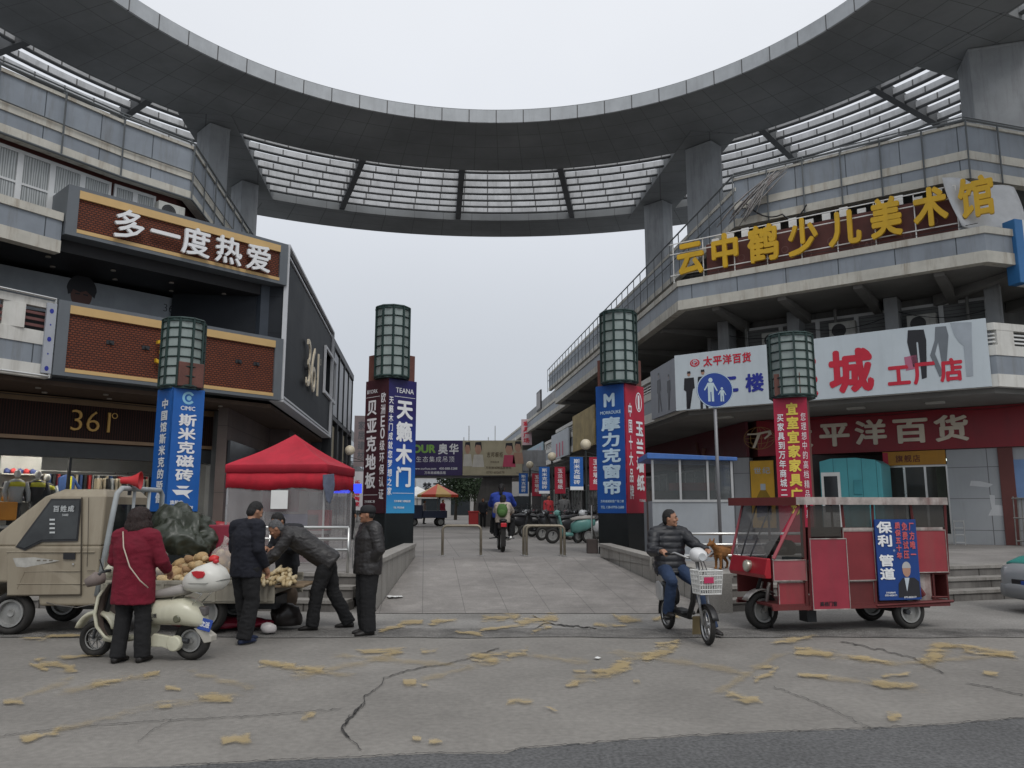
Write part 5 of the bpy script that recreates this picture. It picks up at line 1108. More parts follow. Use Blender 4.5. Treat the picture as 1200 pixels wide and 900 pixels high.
for i_, (x_, nm) in enumerate(((1.3, 'left'), (4.4, 'middle'), (8.3, 'right'))):
    o = MB().tube([FR.w(x_, 2.95, 4.9), FR.w(x_, 2.95, 6.6), FR.w(x_, 2.9, 8.3)], .05, 8).build('drain_pipe', mat('pipe_grey', (.20, .20, .19), .6, .2, 3)); tag(o, ('grey drain pipe on the recessed upper wall near the street corner', 'grey drain pipe on the upper wall behind the red pillar lantern', 'grey drain pipe on the upper wall above the legs on the banner')[i_], 'pipe')
# ================================================================ vehicles
def shell(mb, st, n=20, p=2.8, axis='X'):
    """rounded body: stations (x, z low, z high, half width, optional sideways shift)"""
    rings = []
    for s_ in st:
        x, a, b, h = s_[:4]; oy = s_[4] if len(s_) > 4 else 0; ring_ = []
        for k in range(n):
            t = 2*pi*k/n; c, s = cos(t), sin(t)
            y = h*abs(c)**(2/p)*(1 if c > 0 else -1); z = (b-a)/2*abs(s)**(2/p)*(1 if s > 0 else -1)
            ring_.append(V((x, oy+y, (a+b)/2+z)))
        rings.append(ring_)
    return mb.loft(rings)
rimm = mat('rim_grey', (.30, .30, .29), .5, .2, 6, metal=.4, grime=.4, gcol=(.10, .09, .07))
def wheel(parent, c, Rw, wd, axis='Y', rimr=.62, spokes=0, tyre=rubber, rim=rimm, yaw=0):
    r = thing('wheel', None, None, c, yaw); r.parent = parent
    tk = Rw*(1-rimr)/2
    MB().torus((0, 0, 0), Rw-tk, tk, axis, 32, 10, wd/2/tk).build('tyre', tyre, r, smooth=True)
    mb = MB(); rr = Rw*rimr
    pr = [(0, -wd*.22), (rr*.25, -wd*.30), (rr*.3, -wd*.2), (rr*.8, -wd*.12), (rr*.86, -wd*.42), (rr*1.02, -wd*.44), (rr*1.02, wd*.44), (rr*.86, wd*.42), (rr*.8, wd*.12), (rr*.3, wd*.2), (rr*.25, wd*.3), (0, wd*.22)]
    if spokes:
        for h in (-wd*.3, wd*.3): mb.torus((0, h, 0), rr*.97, rr*.06, axis, 28, 6)
        mb.lathe([(0, -wd*.45), (rr*.26, -wd*.42), (rr*.26, wd*.42), (0, wd*.45)], (0, 0, 0), axis, 16)
        for k in range(spokes):
            a = 2*pi*k/spokes; mb.tube([V((rr*.2*cos(a), 0, rr*.2*sin(a))), V((rr*.98*cos(a), 0, rr*.98*sin(a)))], [rr*.07, rr*.05], 6)
    else: mb.lathe(pr, (0, 0, 0), axis, 28)
    mb.build('rim', rim, r, smooth=True, autosm=40)
    return r
# ---- beige micro pickup, built at its place (nose to the left)
D0 = 10.42
tk = thing('pickup_truck', 'dusty beige micro pickup with its bed full of root vegetables, parked by the left steps', 'truck', (-5.0, D0+.7, 0))
LO = -tk.location
tbeige = mat('truck_beige', (.285, .245, .180), .45, .10, 1.2, grime=.55, gcol=(.15, .115, .075), spec=.5)
tgap = mat('panel_gap', (.055, .044, .03), .8)  # dark colour of the gap lines between cab panels
def q(px, py, d=D0): return pd(px, py, d)
Wd = 1.42
xr = q(117, 650).x; xn = q(0, 650).x-.52
mb = MB()                                               # lower cab
prof = [(xn+.05, .40), (xn, .62), (xn+.05, .92), (xn+.24, 1.13), (xr, 1.13), (xr, .37), (q(46, 700).x, .37), (q(44, 700).x, .50), (q(36, 700).x, .62), (q(20, 700).x, .66), (q(-4, 700).x, .66), (q(-22, 700).x, .58), (q(-30, 700).x, .40)]
mb.prism([V((x, D0, z)) for x, z in prof], (0, Wd, 0)); cab = mb.build('cab', tbeige, tk, bevel=.035, loc=LO, seg=3)
mb = MB()                                               # greenhouse
xa, xb = xn+.26, xr; ya, yb = D0, D0+Wd; zt, zr = 1.76, 1.86
xt = q(57, 582, D0+.1).x
mb.loft([[V((xa, ya, 1.12)), V((xb, ya, 1.12)), V((xb, yb, 1.12)), V((xa, yb, 1.12))], [V((xt-.05, ya+.09, zt)), V((xb-.03, ya+.09, zt)), V((xb-.03, yb-.09, zt)), V((xt-.05, yb-.09, zt))], [V((xt+.14, ya+.2, zr)), V((xb-.10, ya+.2, zr)), V((xb-.10, yb-.2, zr)), V((xt+.14, yb-.2, zr))]])
mb.build('cab_top', tbeige, tk, bevel=.03, loc=LO, seg=3)
def side(px, py, out=.012):
    """a spot on the near flank of the cab, allowing for the lean of its upper half"""
    d = D0
    for _ in range(3):
        p_ = pd(px, py, d); d = D0 + max(0, (p_.z-1.12)/(zt-1.12))*.09 - out
    return pd(px, py, d)
def onside(name, m, pts, out=.012, th=.01, parent=None):
    mb = MB(); P = [side(x, y, out) for x, y in pts]; mb.prism(P, (0, th, 0)); return mb.build(name, m, parent or tk, loc=LO if (parent or tk) is tk else None)
door = onside('door', tbeige, [(17, 642), (20, 632), (57, 583), (95, 583), (95, 694), (92, 698), (8, 698), (8, 650)], .012, .012); door.modifiers.new('b', 'BEVEL').width = .006
wfr = onside('window_seal', black, [(18, 641), (29, 645), (49.5, 635), (91, 634), (96-.5, 584.5), (60, 584.5)], .020)
onside('window', mat('truck_glass', (.022, .024, .024), .06, .5, 3, spec=.6), [(21, 640), (28.5, 642.5), (49, 632.5), (89.5, 631.5), (93.5, 586.5), (61, 586.5)], .028)
def sline(pts, w_, name='panel_line', m=tgap, out=.021):
    mb = MB(); P = [side(x, y, out) for x, y in pts]; mb.tube(P, w_, 5); return mb.build(name, m, tk, loc=LO)
sline([(96, 583), (95.5, 640), (95, 697)], .010); sline([(104, 583), (103, 640), (102, 664)], .004); sline([(102, 669), (111, 669)], .004); sline([(95, 697), (8, 698)], .010)
sline([(8, 647), (94, 647)], .007, 'crease', tbeige, .014); sline([(97, 647), (111, 647)], .007, 'crease', tbeige, .014); sline([(20, 684), (94, 684)], .007, 'crease', tbeige, .014); sline([(97, 684), (111, 684)], .007, 'crease', tbeige, .014); sline([(20, 690), (29, 670), (94, 669)], .005, 'crease', tbeige, .013)
hd = onside('door_handle', black, [(74, 648), (88, 648), (88, 655.5), (74, 655.5)], .022); onside('lock', steel, [(84.5, 660), (86.5, 660), (86.5, 662), (84.5, 662)], .022)
onside('scraped_patch', mat('scraped_paint', (.36, .35, .32), .7, .3, 8), [(15, 654), (40, 653), (70, 657), (30, 665), (19, 664)], .0135, .002)
mb = MB(); g_ = [side(61+k*9.5, 597, .032) for k in range(4)]
F_ = Frame((side(62, 600, .034).x, side(62, 600, .034).y), 0)
for k, ch in enumerate('百姓成'): p0 = side(62+k*8.6, 600, .034); put(mb, ch, p0.x, p0.z, p0.x+.085, p0.z+.085, y=p0.y, bold=.03, fill=1)
p0 = side(69, 603, .034); put(mb, '5688', p0.x, p0.z-.02, p0.x+.17, p0.z+.012, y=p0.y)
for k in range(4): p0 = side(58, 610+k*5, .034); put(mb, '8', p0.x, p0.z, p0.x+.07, p0.z+.04, y=p0.y, wide=True) if False else mb.box(p0.x, p0.x+.07, p0.y-.001, p0.y, p0.z, p0.z+.022)
for k in range(3): p0 = side(43+k*7.5, 658, .017); mb.box(p0.x, p0.x+.05, p0.y-.001, p0.y, p0.z, p0.z+.014) if False else None
mb.build('window_sticker', mk('sticker_white', (.5, .52, .52)), tk, loc=LO, merge=False)
mb = MB()
for k in range(3): p0 = side(43+k*7.2, 657.5, .015); mb.box(p0.x, p0.x+.048, p0.y-.001, p0.y, p0.z, p0.z+.016)
mb.build('door_badge', mk('badge_grey', (.16, .14, .11)), tk, loc=LO)
# windscreen, rear window of the cab
mb = MB(); mb.prism([V((xa+.035, ya+.1, 1.16)), V((xt-.06, ya+.17, zt-.04)), V((xt-.06, yb-.17, zt-.04)), V((xa+.035, yb-.1, 1.16))], (-.02, 0, .012)); mb.build('windscreen', MATS['truck_glass'], tk, loc=LO)
mb = MB(); mb.box(xb-.02, xb+.012, ya+.25, yb-.25, 1.28, 1.66); mb.build('rear_window', MATS['truck_glass'], tk, loc=LO)
cx_ = q(11, 700).x
wheel(tk, V((cx_, D0+.10, .275))+LO, .275, .16); wheel(tk, V((cx_, D0+Wd-.10, .275))+LO, .275, .16)
bx0, bx1 = q(121, 650).x, q(322, 690).x
rx_ = q(238, 700).x
wheel(tk, V((rx_, D0+.13, .275))+LO, .275, .16); wheel(tk, V((rx_, D0+Wd-.13, .275))+LO, .275, .16)
bedm = mat('bed_grey_beige', (.255, .235, .19), .6, .2, 2, grime=.6, gcol=(.10, .08, .06))
MB().box(xr-.3, bx1-.05, D0+.25, D0+Wd-.25, .30, .46).build('chassis', darkmet, tk, loc=LO)
MB().box(bx0, bx1, D0+.03, D0+Wd-.03, .52, .58).build('bed_floor', bedm, tk, loc=LO)
def board(x0, x1, y0, y1, z0, z1):
    mb = MB(); mb.box(x0, x1, y0, y1, z0, z1); b_ = mb.build('side_board', bedm, tk, loc=LO, bevel=.012)
    mb = MB()
    for t in (.05, .35, .65, .95): xx = x0+(x1-x0)*t; mb.box(xx-.02, xx+.02, y0-.014, y0+.001, z0+.02, z1-.02)
    for z in (z0+.03, z1-.05): mb.box(x0+.01, x1-.01, y0-.010, y0+.001, z, z+.025)
    o = mb.build('board_rib', bedm, b_)
board(bx0+.02, bx1, D0, D0+.03, .40, .69); board(bx0+.02, bx1, D0+Wd-.03, D0+Wd, .40, .69)
MB().box(bx0, bx0+.03, D0, D0+Wd, .40, 1.1).build('headboard', bedm, tk, loc=LO)
# lowered tail board carrying more roots
tb0, tb1 = bx1+.0, q(357, 690, D0+.4).x
MB().box(tb0, tb1+.1, D0-.02, D0+.62, .60, .635).build('tail_board', mat('tail_board_wood', (.22, .16, .10), .8, .3, 3), tk, loc=LO, bevel=.01)
# grey tube hoop behind the cab
hoopm = mat('hoop_grey', (.36, .39, .40), .5, .15, 4, grime=.5, gcol=(.18, .14, .1))
xh = q(133, 600).x
mb = MB(); mb.tube([V((xh-.14, D0+.02, .5)), V((xh-.02, D0+.03, 1.55)), V((xh+.0, D0+.06, 1.80)), V((xh+.02, D0+.14, 1.87)), V((xh+.02, D0+Wd-.14, 1.87)), V((xh+.02, D0+Wd-.05, 1.80)), V((xh, D0+Wd-.03, .5))], .035, 10); mb.build('cab_hoop', hoopm, tk, loc=LO, smooth=True)
mb = MB(); mb.tube([V((xh+.02, D0+.5, 1.85)), V((xh, D0+.5, .6))], .022, 8); mb.tube([V((xh+.02, D0+.95, 1.85)), V((xh, D0+.95, .6))], .022, 8); mb.tube([V((xh, D0+.03, 1.25)), V((xh, D0+Wd-.03, 1.25))], .02, 8); mb.build('hoop_bar', hoopm, tk, loc=LO, smooth=True)
# red megaphone on the hoop
c = q(153, 563, D0+.35); mg = thing('megaphone', 'red megaphone fixed on top of the truck hoop', 'megaphone', c, R(10))
mb = MB(); mb.lathe([(.02, -.13), (.045, -.12), (.05, -.05), (.055, 0), (.085, .07), (.125, .13), (.115, .13), (.05, .02), (0, .01)], (0, 0, 0), 'X', 20); mb.build('horn', mat('megaphone_red', (.50, .03, .035), .4), mg, smooth=True, autosm=40); MB().box(-.02, .02, -.02, .02, -.2, -.04).build('bracket', darkmet, mg)
# olive tarpaulin bundle
def lump(name, label, cat, c, r, m, amp=.3, fr=3.0, seg=40, group=None, rz=0, flatb=True):
    mb = MB(); mb.ell((0, 0, 0), r, seg)
    for v in mb.b.verts:
        n_ = v.co.normalized()
        if amp > .5:
            rg = lambda q_: 1-2*abs(noise.noise(q_)); k0 = v.co.copy(); sh = V((c[0]*3, 0, 0))
            v.co = v.co*(1+.34*noise.noise(k0*fr*.45+sh)+.26*rg(V((k0.x*fr*.8, k0.y*fr*.8, k0.z*fr*.5))+sh)+.12*rg(k0*fr*1.5+sh)+.045*rg(k0*fr*3.4+sh))
            if flatb and v.co.z < -r[2]*.6: v.co.z = -r[2]*.6
            continue
        s_ = noise.noise(v.co*fr+V((c[0]*3, 0, 0))); s2 = noise.noise(V((v.co.x*fr*2.2, v.co.y*fr*2.2, v.co.z*fr*.8+5)))
        v.co = v.co*(1+amp*s_ + amp*.6*(1-abs(s2)*2)*.6)
        if flatb and v.co.z < -r[2]*.6: v.co.z = -r[2]*.6
    o = mb.build(name, m, smooth=True); o.location = c; o.rotation_euler = (0, 0, rz); tag(o, label, cat, group); return o
tarp = mat('olive_tarpaulin', (.034, .040, .028), .40, .3, 3, spec=.5)
c = q(214, 634, D0+.85); lump('tarpaulin', 'crumpled dark olive tarpaulin heaped on the truck bed', 'tarpaulin', (c.x, c.y, c.z), (.40, .30, .30), tarp, .55, 6.0, 110)
c = q(203, 612, D0+1.0); lump('tarpaulin', 'smaller black-green tarpaulin fold standing behind the large olive one', 'tarpaulin', (c.x, c.y, c.z-.02), (.24, .2, .25), tarp, .6, 7, 80)
# root vegetables: each one its own object
rootm = [mat('tuber_tan', (.40, .27, .13), .75, .3, 9, speck=.25, bump=.3), mat('tuber_pale', (.47, .35, .19), .75, .3, 9, speck=.25, bump=.3), mat('tuber_brown', (.28, .17, .085), .8, .3, 9, speck=.3, bump=.3)]
tub = []
for k in range(3):
    mb = MB(); mb.ell((0, 0, 0), (.085, .06, .055), 12)
    for v in mb.b.verts: v.co *= 1+.16*noise.noise(v.co*16+V((k*7, 0, 0)))
    o = mb.build('tuber', rootm[k], smooth=True); tub.append(o); o.hide_render = False
random.seed(11); cnt = 0
first = {0: True, 1: True, 2: True}
def place_tuber(x, y, z, lab, grp, s_=1.0):
    global cnt
    k = random.choice((0, 0, 1, 1, 2)); o = tub[k]
    if first[k]: first[k] = False
    else: o = o.copy(); COL.objects.link(o)
    o.location = (x, y, z); o.rotation_euler = (random.uniform(-.6, .6), random.uniform(-.6, .6), random.uniform(0, 6.28)); o.scale = [s_*random.uniform(.8, 1.15)]*3; tag(o, lab, 'vegetable', grp); cnt += 1
x0, x1 = q(184, 680).x, q(258, 680).x
for row_, (yy, zz) in enumerate(((D0+.10, .66), (D0+.22, .72), (D0+.34, .79), (D0+.47, .84), (D0+.16, .80), (D0+.30, .90))):
    n_ = 11 if row_ < 4 else 6
    for i in range(n_):
        a_, b_ = (x0, x1) if row_ < 4 else (x0+.28, x1-.12)
        place_tuber(a_+(b_-a_)*(i+.5)/n_+random.uniform(-.03, .03), yy+random.uniform(-.03, .03), zz+random.uniform(-.02, .03)+.05*sin(pi*(i+.5)/n_), 'loose tan tuber in the heap on the truck bed', 'loose tubers on the truck bed')
bagm = glass_mat('clear_bag', (.62, .58, .55), .36, .3)
def bagful(px, py, dd, r, n_, lab, seed):
    c = q(px, py, dd); t = thing('bag', lab, 'bag', c); random.seed(seed)
    mb = MB(); mb.ell((0, 0, 0), r, 28)
    for v in mb.b.verts: v.co *= 1+.16*noise.noise(v.co*9+V((seed, 0, 0)))
    mb.build('film', bagm, t, smooth=True)
    MB().tube([V((0, 0, r[2]*.9)), V((.02, 0, r[2]*1.15)), V((.05, .02, r[2]*1.35))], [.05, .03, .07], 10).build('twisted_top', bagm, t, smooth=True)
    for i in range(n_):
        a_ = random.uniform(0, 6.28); zz = random.uniform(-.75, .75); rr = (1-zz*zz)**.5*random.uniform(.45, .72); o = tub[random.choice((0, 1, 2))]
        o = o.copy(); COL.objects.link(o); o.location = (c.x+r[0]*rr*cos(a_), c.y+r[1]*rr*sin(a_), c.z+r[2]*zz*.8); o.rotation_euler = (a_, zz, a_*2); o.scale = [.85]*3; tag(o, 'tuber inside '+('the taller clear bag on the truck bed' if seed == 1 else 'the low clear bag beside the red-coated woman'), 'vegetable', 'bagged tubers '+('in the taller bag' if seed == 1 else 'in the low bag'))
bagful(261, 661, D0+.42, (.17, .18, .25), 26, 'taller clear plastic bag of tubers on the truck bed behind the white scooter', 1)
bagful(187, 667, D0+.3, (.14, .2, .17), 14, 'low clear plastic bag of tubers beside the red-coated woman', 2)
c = q(233, 636, D0+.95); o = MB().box(-.16, .55, -.06, .06, -.22, .25).build('crate', mat('crate_maroon', (.22, .02, .04), .6, .2), bevel=.02); o.location = c; tag(o, 'maroon plastic crate on the truck bed behind the bags', 'crate')
c = q(250, 655, D0+.25); lump('plastic_bag', 'small bright red plastic bag on the heap beside the scooter box', 'bag', (c.x, c.y, c.z), (.07, .06, .05), mat('bag_red', (.55, .03, .03), .4), .3, 12, 20)
# long pale roots on the tail board
ym = [mat('root_cream', (.52, .43, .27), .7, .2, 8), mat('root_straw', (.43, .33, .18), .75, .25, 8)]
lr_ = []
for k in range(2):
    mb = MB(); mb.tube([V((-.12, 0, 0)), V((-.05, .006, .006)), V((.03, -.004, 0)), V((.12, .008, .008))], [.020, .026, .027, .017], 10); lr_.append(mb.build('root', ym[k], smooth=True))
random.seed(3); cc = q(336, 676, D0+.35); n_ = 0
for lay in range(4):
    for i in range(14-lay*3):
        k = random.choice((0, 1)); o = lr_[k]
        if n_ > 1: o = o.copy(); COL.objects.link(o)
        elif n_ == 1: o = lr_[1]
        else: o = lr_[0]
        o.location = (cc.x-.02+(i-(13-lay*3)/2)*.036+random.uniform(-.02, .02), cc.y-.30+lay*.06+random.uniform(-.05, .05), .665+lay*.045+random.uniform(0, .01)); o.rotation_euler = (random.uniform(-.1, .1), random.uniform(-.35, .1), pi/2+random.uniform(-.45, .45)); tag(o, 'long cream root stacked on the lowered tail board', 'vegetable', 'cream roots on the tail board'); n_ += 1
for k, (px, py) in enumerate(((307, 667), (316, 674))):
    c = q(px, py, D0+.12); lump('yam', ('round pale yam at the left end of the root stack', 'cut pale yam at the front of the root stack')[k], 'vegetable', (c.x, c.y, .70), (.065, .06, .06), ym[1], .15, 8, 16)
# red sheet and black sacks under the tail
c = q(262, 732, D0+.5); lump('plastic_sheet', 'dark red plastic sheet lying under the rear of the truck', 'sheet', (c.x, c.y, .09), (.62, .22, .07), mat('sheet_red', (.20, .012, .03), .4, .3), .35, 5, 40)
c = q(335, 716, D0+.55); lump('sack', 'black sack on the ground under the tail board', 'sack', (c.x, c.y, .16), (.19, .16, .17), mat('sack_black', (.018, .015, .014), .35, .2), .3, 6, 30)
c = q(330, 700, D0+.9); lump('sack', 'brown sack leaning under the tail board behind the black one', 'sack', (c.x, c.y, .36), (.19, .15, .24), mat('sack_brown', (.12, .085, .06), .8, .3), .25, 5, 30)
c = q(314, 738, D0+.1); lump('plastic_bag', 'small clear-white plastic bag on the ground under the tail board', 'bag', (c.x, c.y, .07), (.09, .07, .07), mat('bag_white', (.5, .47, .46), .35, .15), .35, 9, 24)
mb = MB(); mb.tube([q(45, 703, D0+.1), q(65, 709, D0-.1), q(90, 712, D0-.2), q(120, 706, D0)], .006, 5); o = mb.build('rope', mk('rope_grey', (.12, .11, .1))); tag(o, 'thin dark rope hanging under the truck cab', 'rope')
# ---- white retro scooter with a top box
sc0 = pz(168, 771); SCT = thing('motor_scooter', 'cream retro scooter with a white top box and blue number plate, beside the red-coated woman', 'scooter', (sc0.x, sc0.y-.02, 0), R(-9))
swm = mat('scooter_cream', (.56, .545, .42), .3, .06, 2, grime=.3, gcol=(.28, .25, .17), spec=.6); sgr = mat('scooter_grey_seat', (.30, .28, .26), .6, .15, 5); sbr = mat('scooter_inner', (.16, .125, .11), .6, .2, 3)
def sc(cx, cy): return (cx-381)/452, (818-cy)/452
def scp(pts): return [sc(*p_) for p_ in pts]
wheel(SCT, (sc(125, 0)[0], 0, .195), .195, .10, rimr=.60, spokes=9); wheel(SCT, (sc(640, 0)[0], 0, .205), .205, .115, rimr=.56)
mb = MB(); st = []
for cx, zl, zh, h in ((412, 655, 545, .13), (430, 658, 530, .17), (480, 655, 528, .185), (540, 655, 524, .19), (600, 655, 522, .185), (645, 660, 540, .165), (680, 662, 575, .12), (700, 655, 610, .07)):
    x, a_ = sc(cx, zl); st.append((x, a_, sc(cx, zh)[1], h))
shell(mb, st, 24, 2.5); mb.build('rear_body', swm, SCT, smooth=True)
mb = MB(); st = []
for cx, zl, zh, h in ((405, 560, 512, .08), (440, 530, 492, .13), (500, 527, 478, .15), (560, 522, 462, .15), (600, 512, 462, .13), (618, 500, 478, .08)):
    x, a_ = sc(cx, zl); st.append((x, a_, sc(cx, zh)[1], h))
shell(mb, st, 20, 2.6); mb.build('seat', sgr, SCT, smooth=True)
mb = MB()                                               # leg shield with a rolled rim and floor
sh_ = scp([(178, 462), (152, 520), (143, 600), (152, 660), (185, 712), (235, 736)])
rings = []
for i, (x, z) in enumerate(sh_):
    hw2 = (.17, .21, .22, .20, .15, .13)[i]; bow = .07
    rings.append([V((x+bow*(abs(t)**2)*1.0, hw2*t, z)) for t in (-1, -.75, -.4, 0, .4, .75, 1)])
mb.loft(rings, caps=False, closed=False); o = mb.build('leg_shield', swm, SCT, smooth=True); sm = o.modifiers.new('s', 'SOLIDIFY'); sm.thickness = .03; sm.offset = 0
mb = MB(); rings2 = [[p_+V((.028, 0, .002)) for p_ in r_[1:-1]] for r_ in rings[:-1]]; mb.loft(rings2, caps=False, closed=False); mb.build('inner_shield', sbr, SCT, smooth=True)
mb = MB(); st = []
for cx, zl, zh, h in ((195, 738, 712, .12), (250, 742, 715, .14), (330, 735, 705, .15), (400, 720, 680, .15), (430, 700, 640, .12)):
    x, a_ = sc(cx, zl); st.append((x, a_, sc(cx, zh)[1], h))
shell(mb, st, 18, 3); mb.build('floor_board', swm, SCT, smooth=True)
mb = MB(); x0, z0_ = sc(130, 715)
rings = [[V((x0+ (.235+.03*cos(t2))*cos(a_), .085*sin(t2), z0_+(.235+.03*cos(t2))*sin(a_)*1.05)) for t2 in [2*pi*k/10 for k in range(10)]] for a_ in [R(20)+R(140)*k/12 for k in range(13)]]
mb.loft(rings); mb.build('front_fender', swm, SCT, smooth=True)
mb = MB(); st = []
for cx, zl, zh, h in ((598, 470, 430, .12), (615, 492, 405, .17), (660, 500, 372, .20), (720, 500, 352, .20), (765, 488, 378, .18), (792, 462, 408, .11)):
    x, a_ = sc(cx, zl); st.append((x, a_, sc(cx, zh)[1], h))
shell(mb, st, 24, 2.6); tb = mb.build('top_box', mat('topbox_white', (.62, .61, .56), .35, .05, 2), SCT, smooth=True)
mb = MB(); x, z = sc(700, 408); pts = [(x-.075, z+.03), (x-.03, z+.04), (x+.06, z+.035), (x+.078, z+.005), (x+.06, z-.03), (x, z-.04), (x-.05, z-.01)]; mb.prism([V((a_, -.212, b_)) for a_, b_ in pts], (0, .03, 0)); mb.build('red_reflector', mk('reflector_red', (.5, .02, .03), .3), tb, bevel=.004)
mb = MB(); shell(mb, [(sc(596, 0)[0], sc(0, 452)[1], sc(0, 446)[1], .13), (sc(660, 0)[0], sc(0, 452)[1], sc(0, 446)[1], .206), (sc(740, 0)[0], sc(0, 452)[1], sc(0, 446)[1], .205), (sc(794, 0)[0], sc(0, 440)[1], sc(0, 434)[1], .12)], 20, 2.6); mb.build('box_seam', mk('seam_grey', (.2, .2, .18)), tb)
x, z = sc(738, 350); MB().ell((x, 0, z), (.035, .03, .025)).build('box_knob', mk('reflector_red', (.5, .02, .03), .3), tb, smooth=True)
mb = MB()
for yy in (-.1, .1): mb.tube([V((*sc(540, 535)[:1], yy, sc(540, 535)[1])), V((sc(600, 475)[0], yy, sc(600, 478)[1])), V((sc(700, 520)[0], yy, sc(700, 503)[1])), V((sc(655, 545)[0], yy, sc(655, 548)[1]))], .009, 6)
mb.build('luggage_rack', steel, SCT, smooth=True)
x, z = sc(716, 648); pl = thing('number_plate', None, None, (x, -.06, z), R(-38)); pl.parent = SCT; pl.rotation_euler = (R(-12), R(10), R(-10)+R(0))
MB().box(-.085, .085, -.006, .006, -.062, .062).build('plate', mk('plate_blue', (.02, .06, .30), .35), pl, bevel=.01); mb = MB(); put(mb, '欧派', -.07, -.03, .07, .035, y=-.0065, bold=.03, wide=True); mb.build('lettering', ltext, pl, merge=False)
x, z = sc(692, 588); MB().box(x-.05, x+.04, -.05, .05, z-.05, z+.05).build('tail_light', mk('taillight', (.12, .11, .11), .3), SCT, bevel=.02)
mb = MB(); mb.prism([V((x_, -.06, z_)) for x_, z_ in scp([(655, 665), (690, 660), (752, 700), (750, 728), (715, 735), (690, 700)])], (0, .12, 0)); mb.build('mud_flap', mat('flap_grey', (.40, .38, .33), .5), SCT, bevel=.008)
mb = MB(); mb.prism([V((x_, -.14, z_)) for x_, z_ in scp([(428, 738), (470, 690), (500, 694), (560, 702), (575, 768), (520, 752), (440, 752)])], (0, .05, 0)); x, z = sc(578, 735); mb.lathe([(0, -.155), (.075, -.15), (.082, -.13), (.082, -.08), (0, -.08)], (x, 0, z), 'Y', 22); mb.build('motor_cover', swm, SCT, bevel=.008)
x, z = sc(598, 617); MB().lathe([(0, -.196), (.03, -.195), (.04, -.185), (.04, -.15), (0, -.15)], (x, 0, z), 'Y', 18).build('side_lamp', mk('lamp_chrome_dark', (.12, .12, .08), .25), SCT)
mb = MB(); x, z = sc(440, 615); put(mb, '欧派', x, z, x+.13, z+.05, y=-.188, bold=.03, wide=True); x, z = sc(418, 632); put(mb, 'Space', x, z, x+.2, z+.028, y=-.184); mb.build('badge', lblk, SCT, merge=False)
mb = MB(); mb.tube([V((sc(150, 0)[0], 0, .3)), V((sc(205, 0)[0], 0, .86))], .03, 8); mb.tube([V((sc(205, 0)[0], -.30, .90)), V((sc(195, 0)[0], -.15, .93)), V((sc(195, 0)[0], .15, .93)), V((sc(205, 0)[0], .30, .90))], .018, 8); mb.build('handlebar', darkmet, SCT, smooth=True)
mb = MB(); shell(mb, [(sc(150, 0)[0], .86, .95, .05), (sc(175, 0)[0], .84, 1.0, .09), (sc(215, 0)[0], .86, .99, .08)], 16); mb.build('headlamp_cowl', swm, SCT, smooth=True)
for sgn, nm in ((-1, 0), (1, 1)):
    mb = MB(); c = V((sc(188, 0)[0], sgn*.27, .86)); mb.tube([c+V((.05, -sgn*.06, .0)), c, c+V((-.09, sgn*.04, -.05))], [.055, .075, .045], 12); mb.build('handlebar_muff', mat('muff_grey', (.20, .165, .15), .9, .2, 9), SCT, smooth=True)
    MB().tube([V((sc(200, 0)[0], sgn*.2, .93)), V((sc(190, 0)[0], sgn*.25, 1.06))], .007, 5).build('mirror_stalk', darkmet, SCT)
mb = MB(); mb.tube([V((sc(300, 745)[0], -.1, .16)), V((sc(275, 805)[0], -.2, .012))], .012, 6); mb.build('kickstand', darkmet, SCT)
mb = MB(); mb.tube([V((sc(640, 0)[0], -.08, .205)), V((sc(560, 0)[0], -.08, .22)), V((sc(440, 0)[0], -.02, .2))], .028, 8); mb.tube([V((sc(125, 0)[0], -.06, .2)), V((sc(150, 0)[0], -.06, .42))], .016, 6); mb.build('axle_arm', darkmet, SCT)
# ---- red cabin tricycle
F3 = Frame((3.37, 10.5), 12); TR = thing('cargo_tricycle', 'worn red cabin motor tricycle with a blue advert on its side, by the right steps', 'tricycle', F3.w(0, 0, 0), F3.a)
def tri(cx, cy, y=0): return F3.hit(860+cx/4.615, 570+cy/4.615, y)
tred = mat('trike_red', (.26, .032, .042), .55, .2, 1.6, grime=.7, gcol=(.17, .05, .045), spec=.45); tfade = mat('trike_faded_red', (.32, .07, .085), .55, .14, 2, grime=.4, gcol=(.20, .10, .09)); tdark = mat('trike_brown_red', (.12, .022, .022), .6, .2, 2, grime=.4, gcol=(.06, .03, .025)); tpeel = mat('peeling_white', (.34, .30, .28), .8, .4, 7, grime=.85, gcol=(.13, .04, .035))
TW = .98; LX = tri(1150, 350)[0]
zt_ = 1.70
def X(cx, cy=400, y=0): return tri(cx, cy, y)[0]
def Zt(cx, cy, y=0): return tri(cx, cy, y)[1]
# roof
xrf = X(340)
rfm = mat('roof_tin', (.30, .26, .25), .6, .3, 2, grime=.7, gcol=(.13, .04, .035))
mb = MB(); mb.prism([V((xrf, -.05, zt_)), V((LX+.02, -.05, zt_)), V((LX+.02, TW+.05, zt_)), V((-.02, TW+.05, zt_))], (0, 0, .05)); mb.build('roof', rfm, TR, bevel=.008)
mb = MB(); mb.prism([V((xrf-.012, -.062, zt_-.055)), V((-.034, TW+.06, zt_-.055)), V((-.034, TW+.06, zt_+.055)), V((xrf-.012, -.062, zt_+.055))], (.012, .003, 0)); mb.build('roof_edge', tdark, TR)
MB().box(xrf, LX+.03, -.065, -.051, zt_-.045, zt_+.055).build('roof_edge', tpeel, TR)
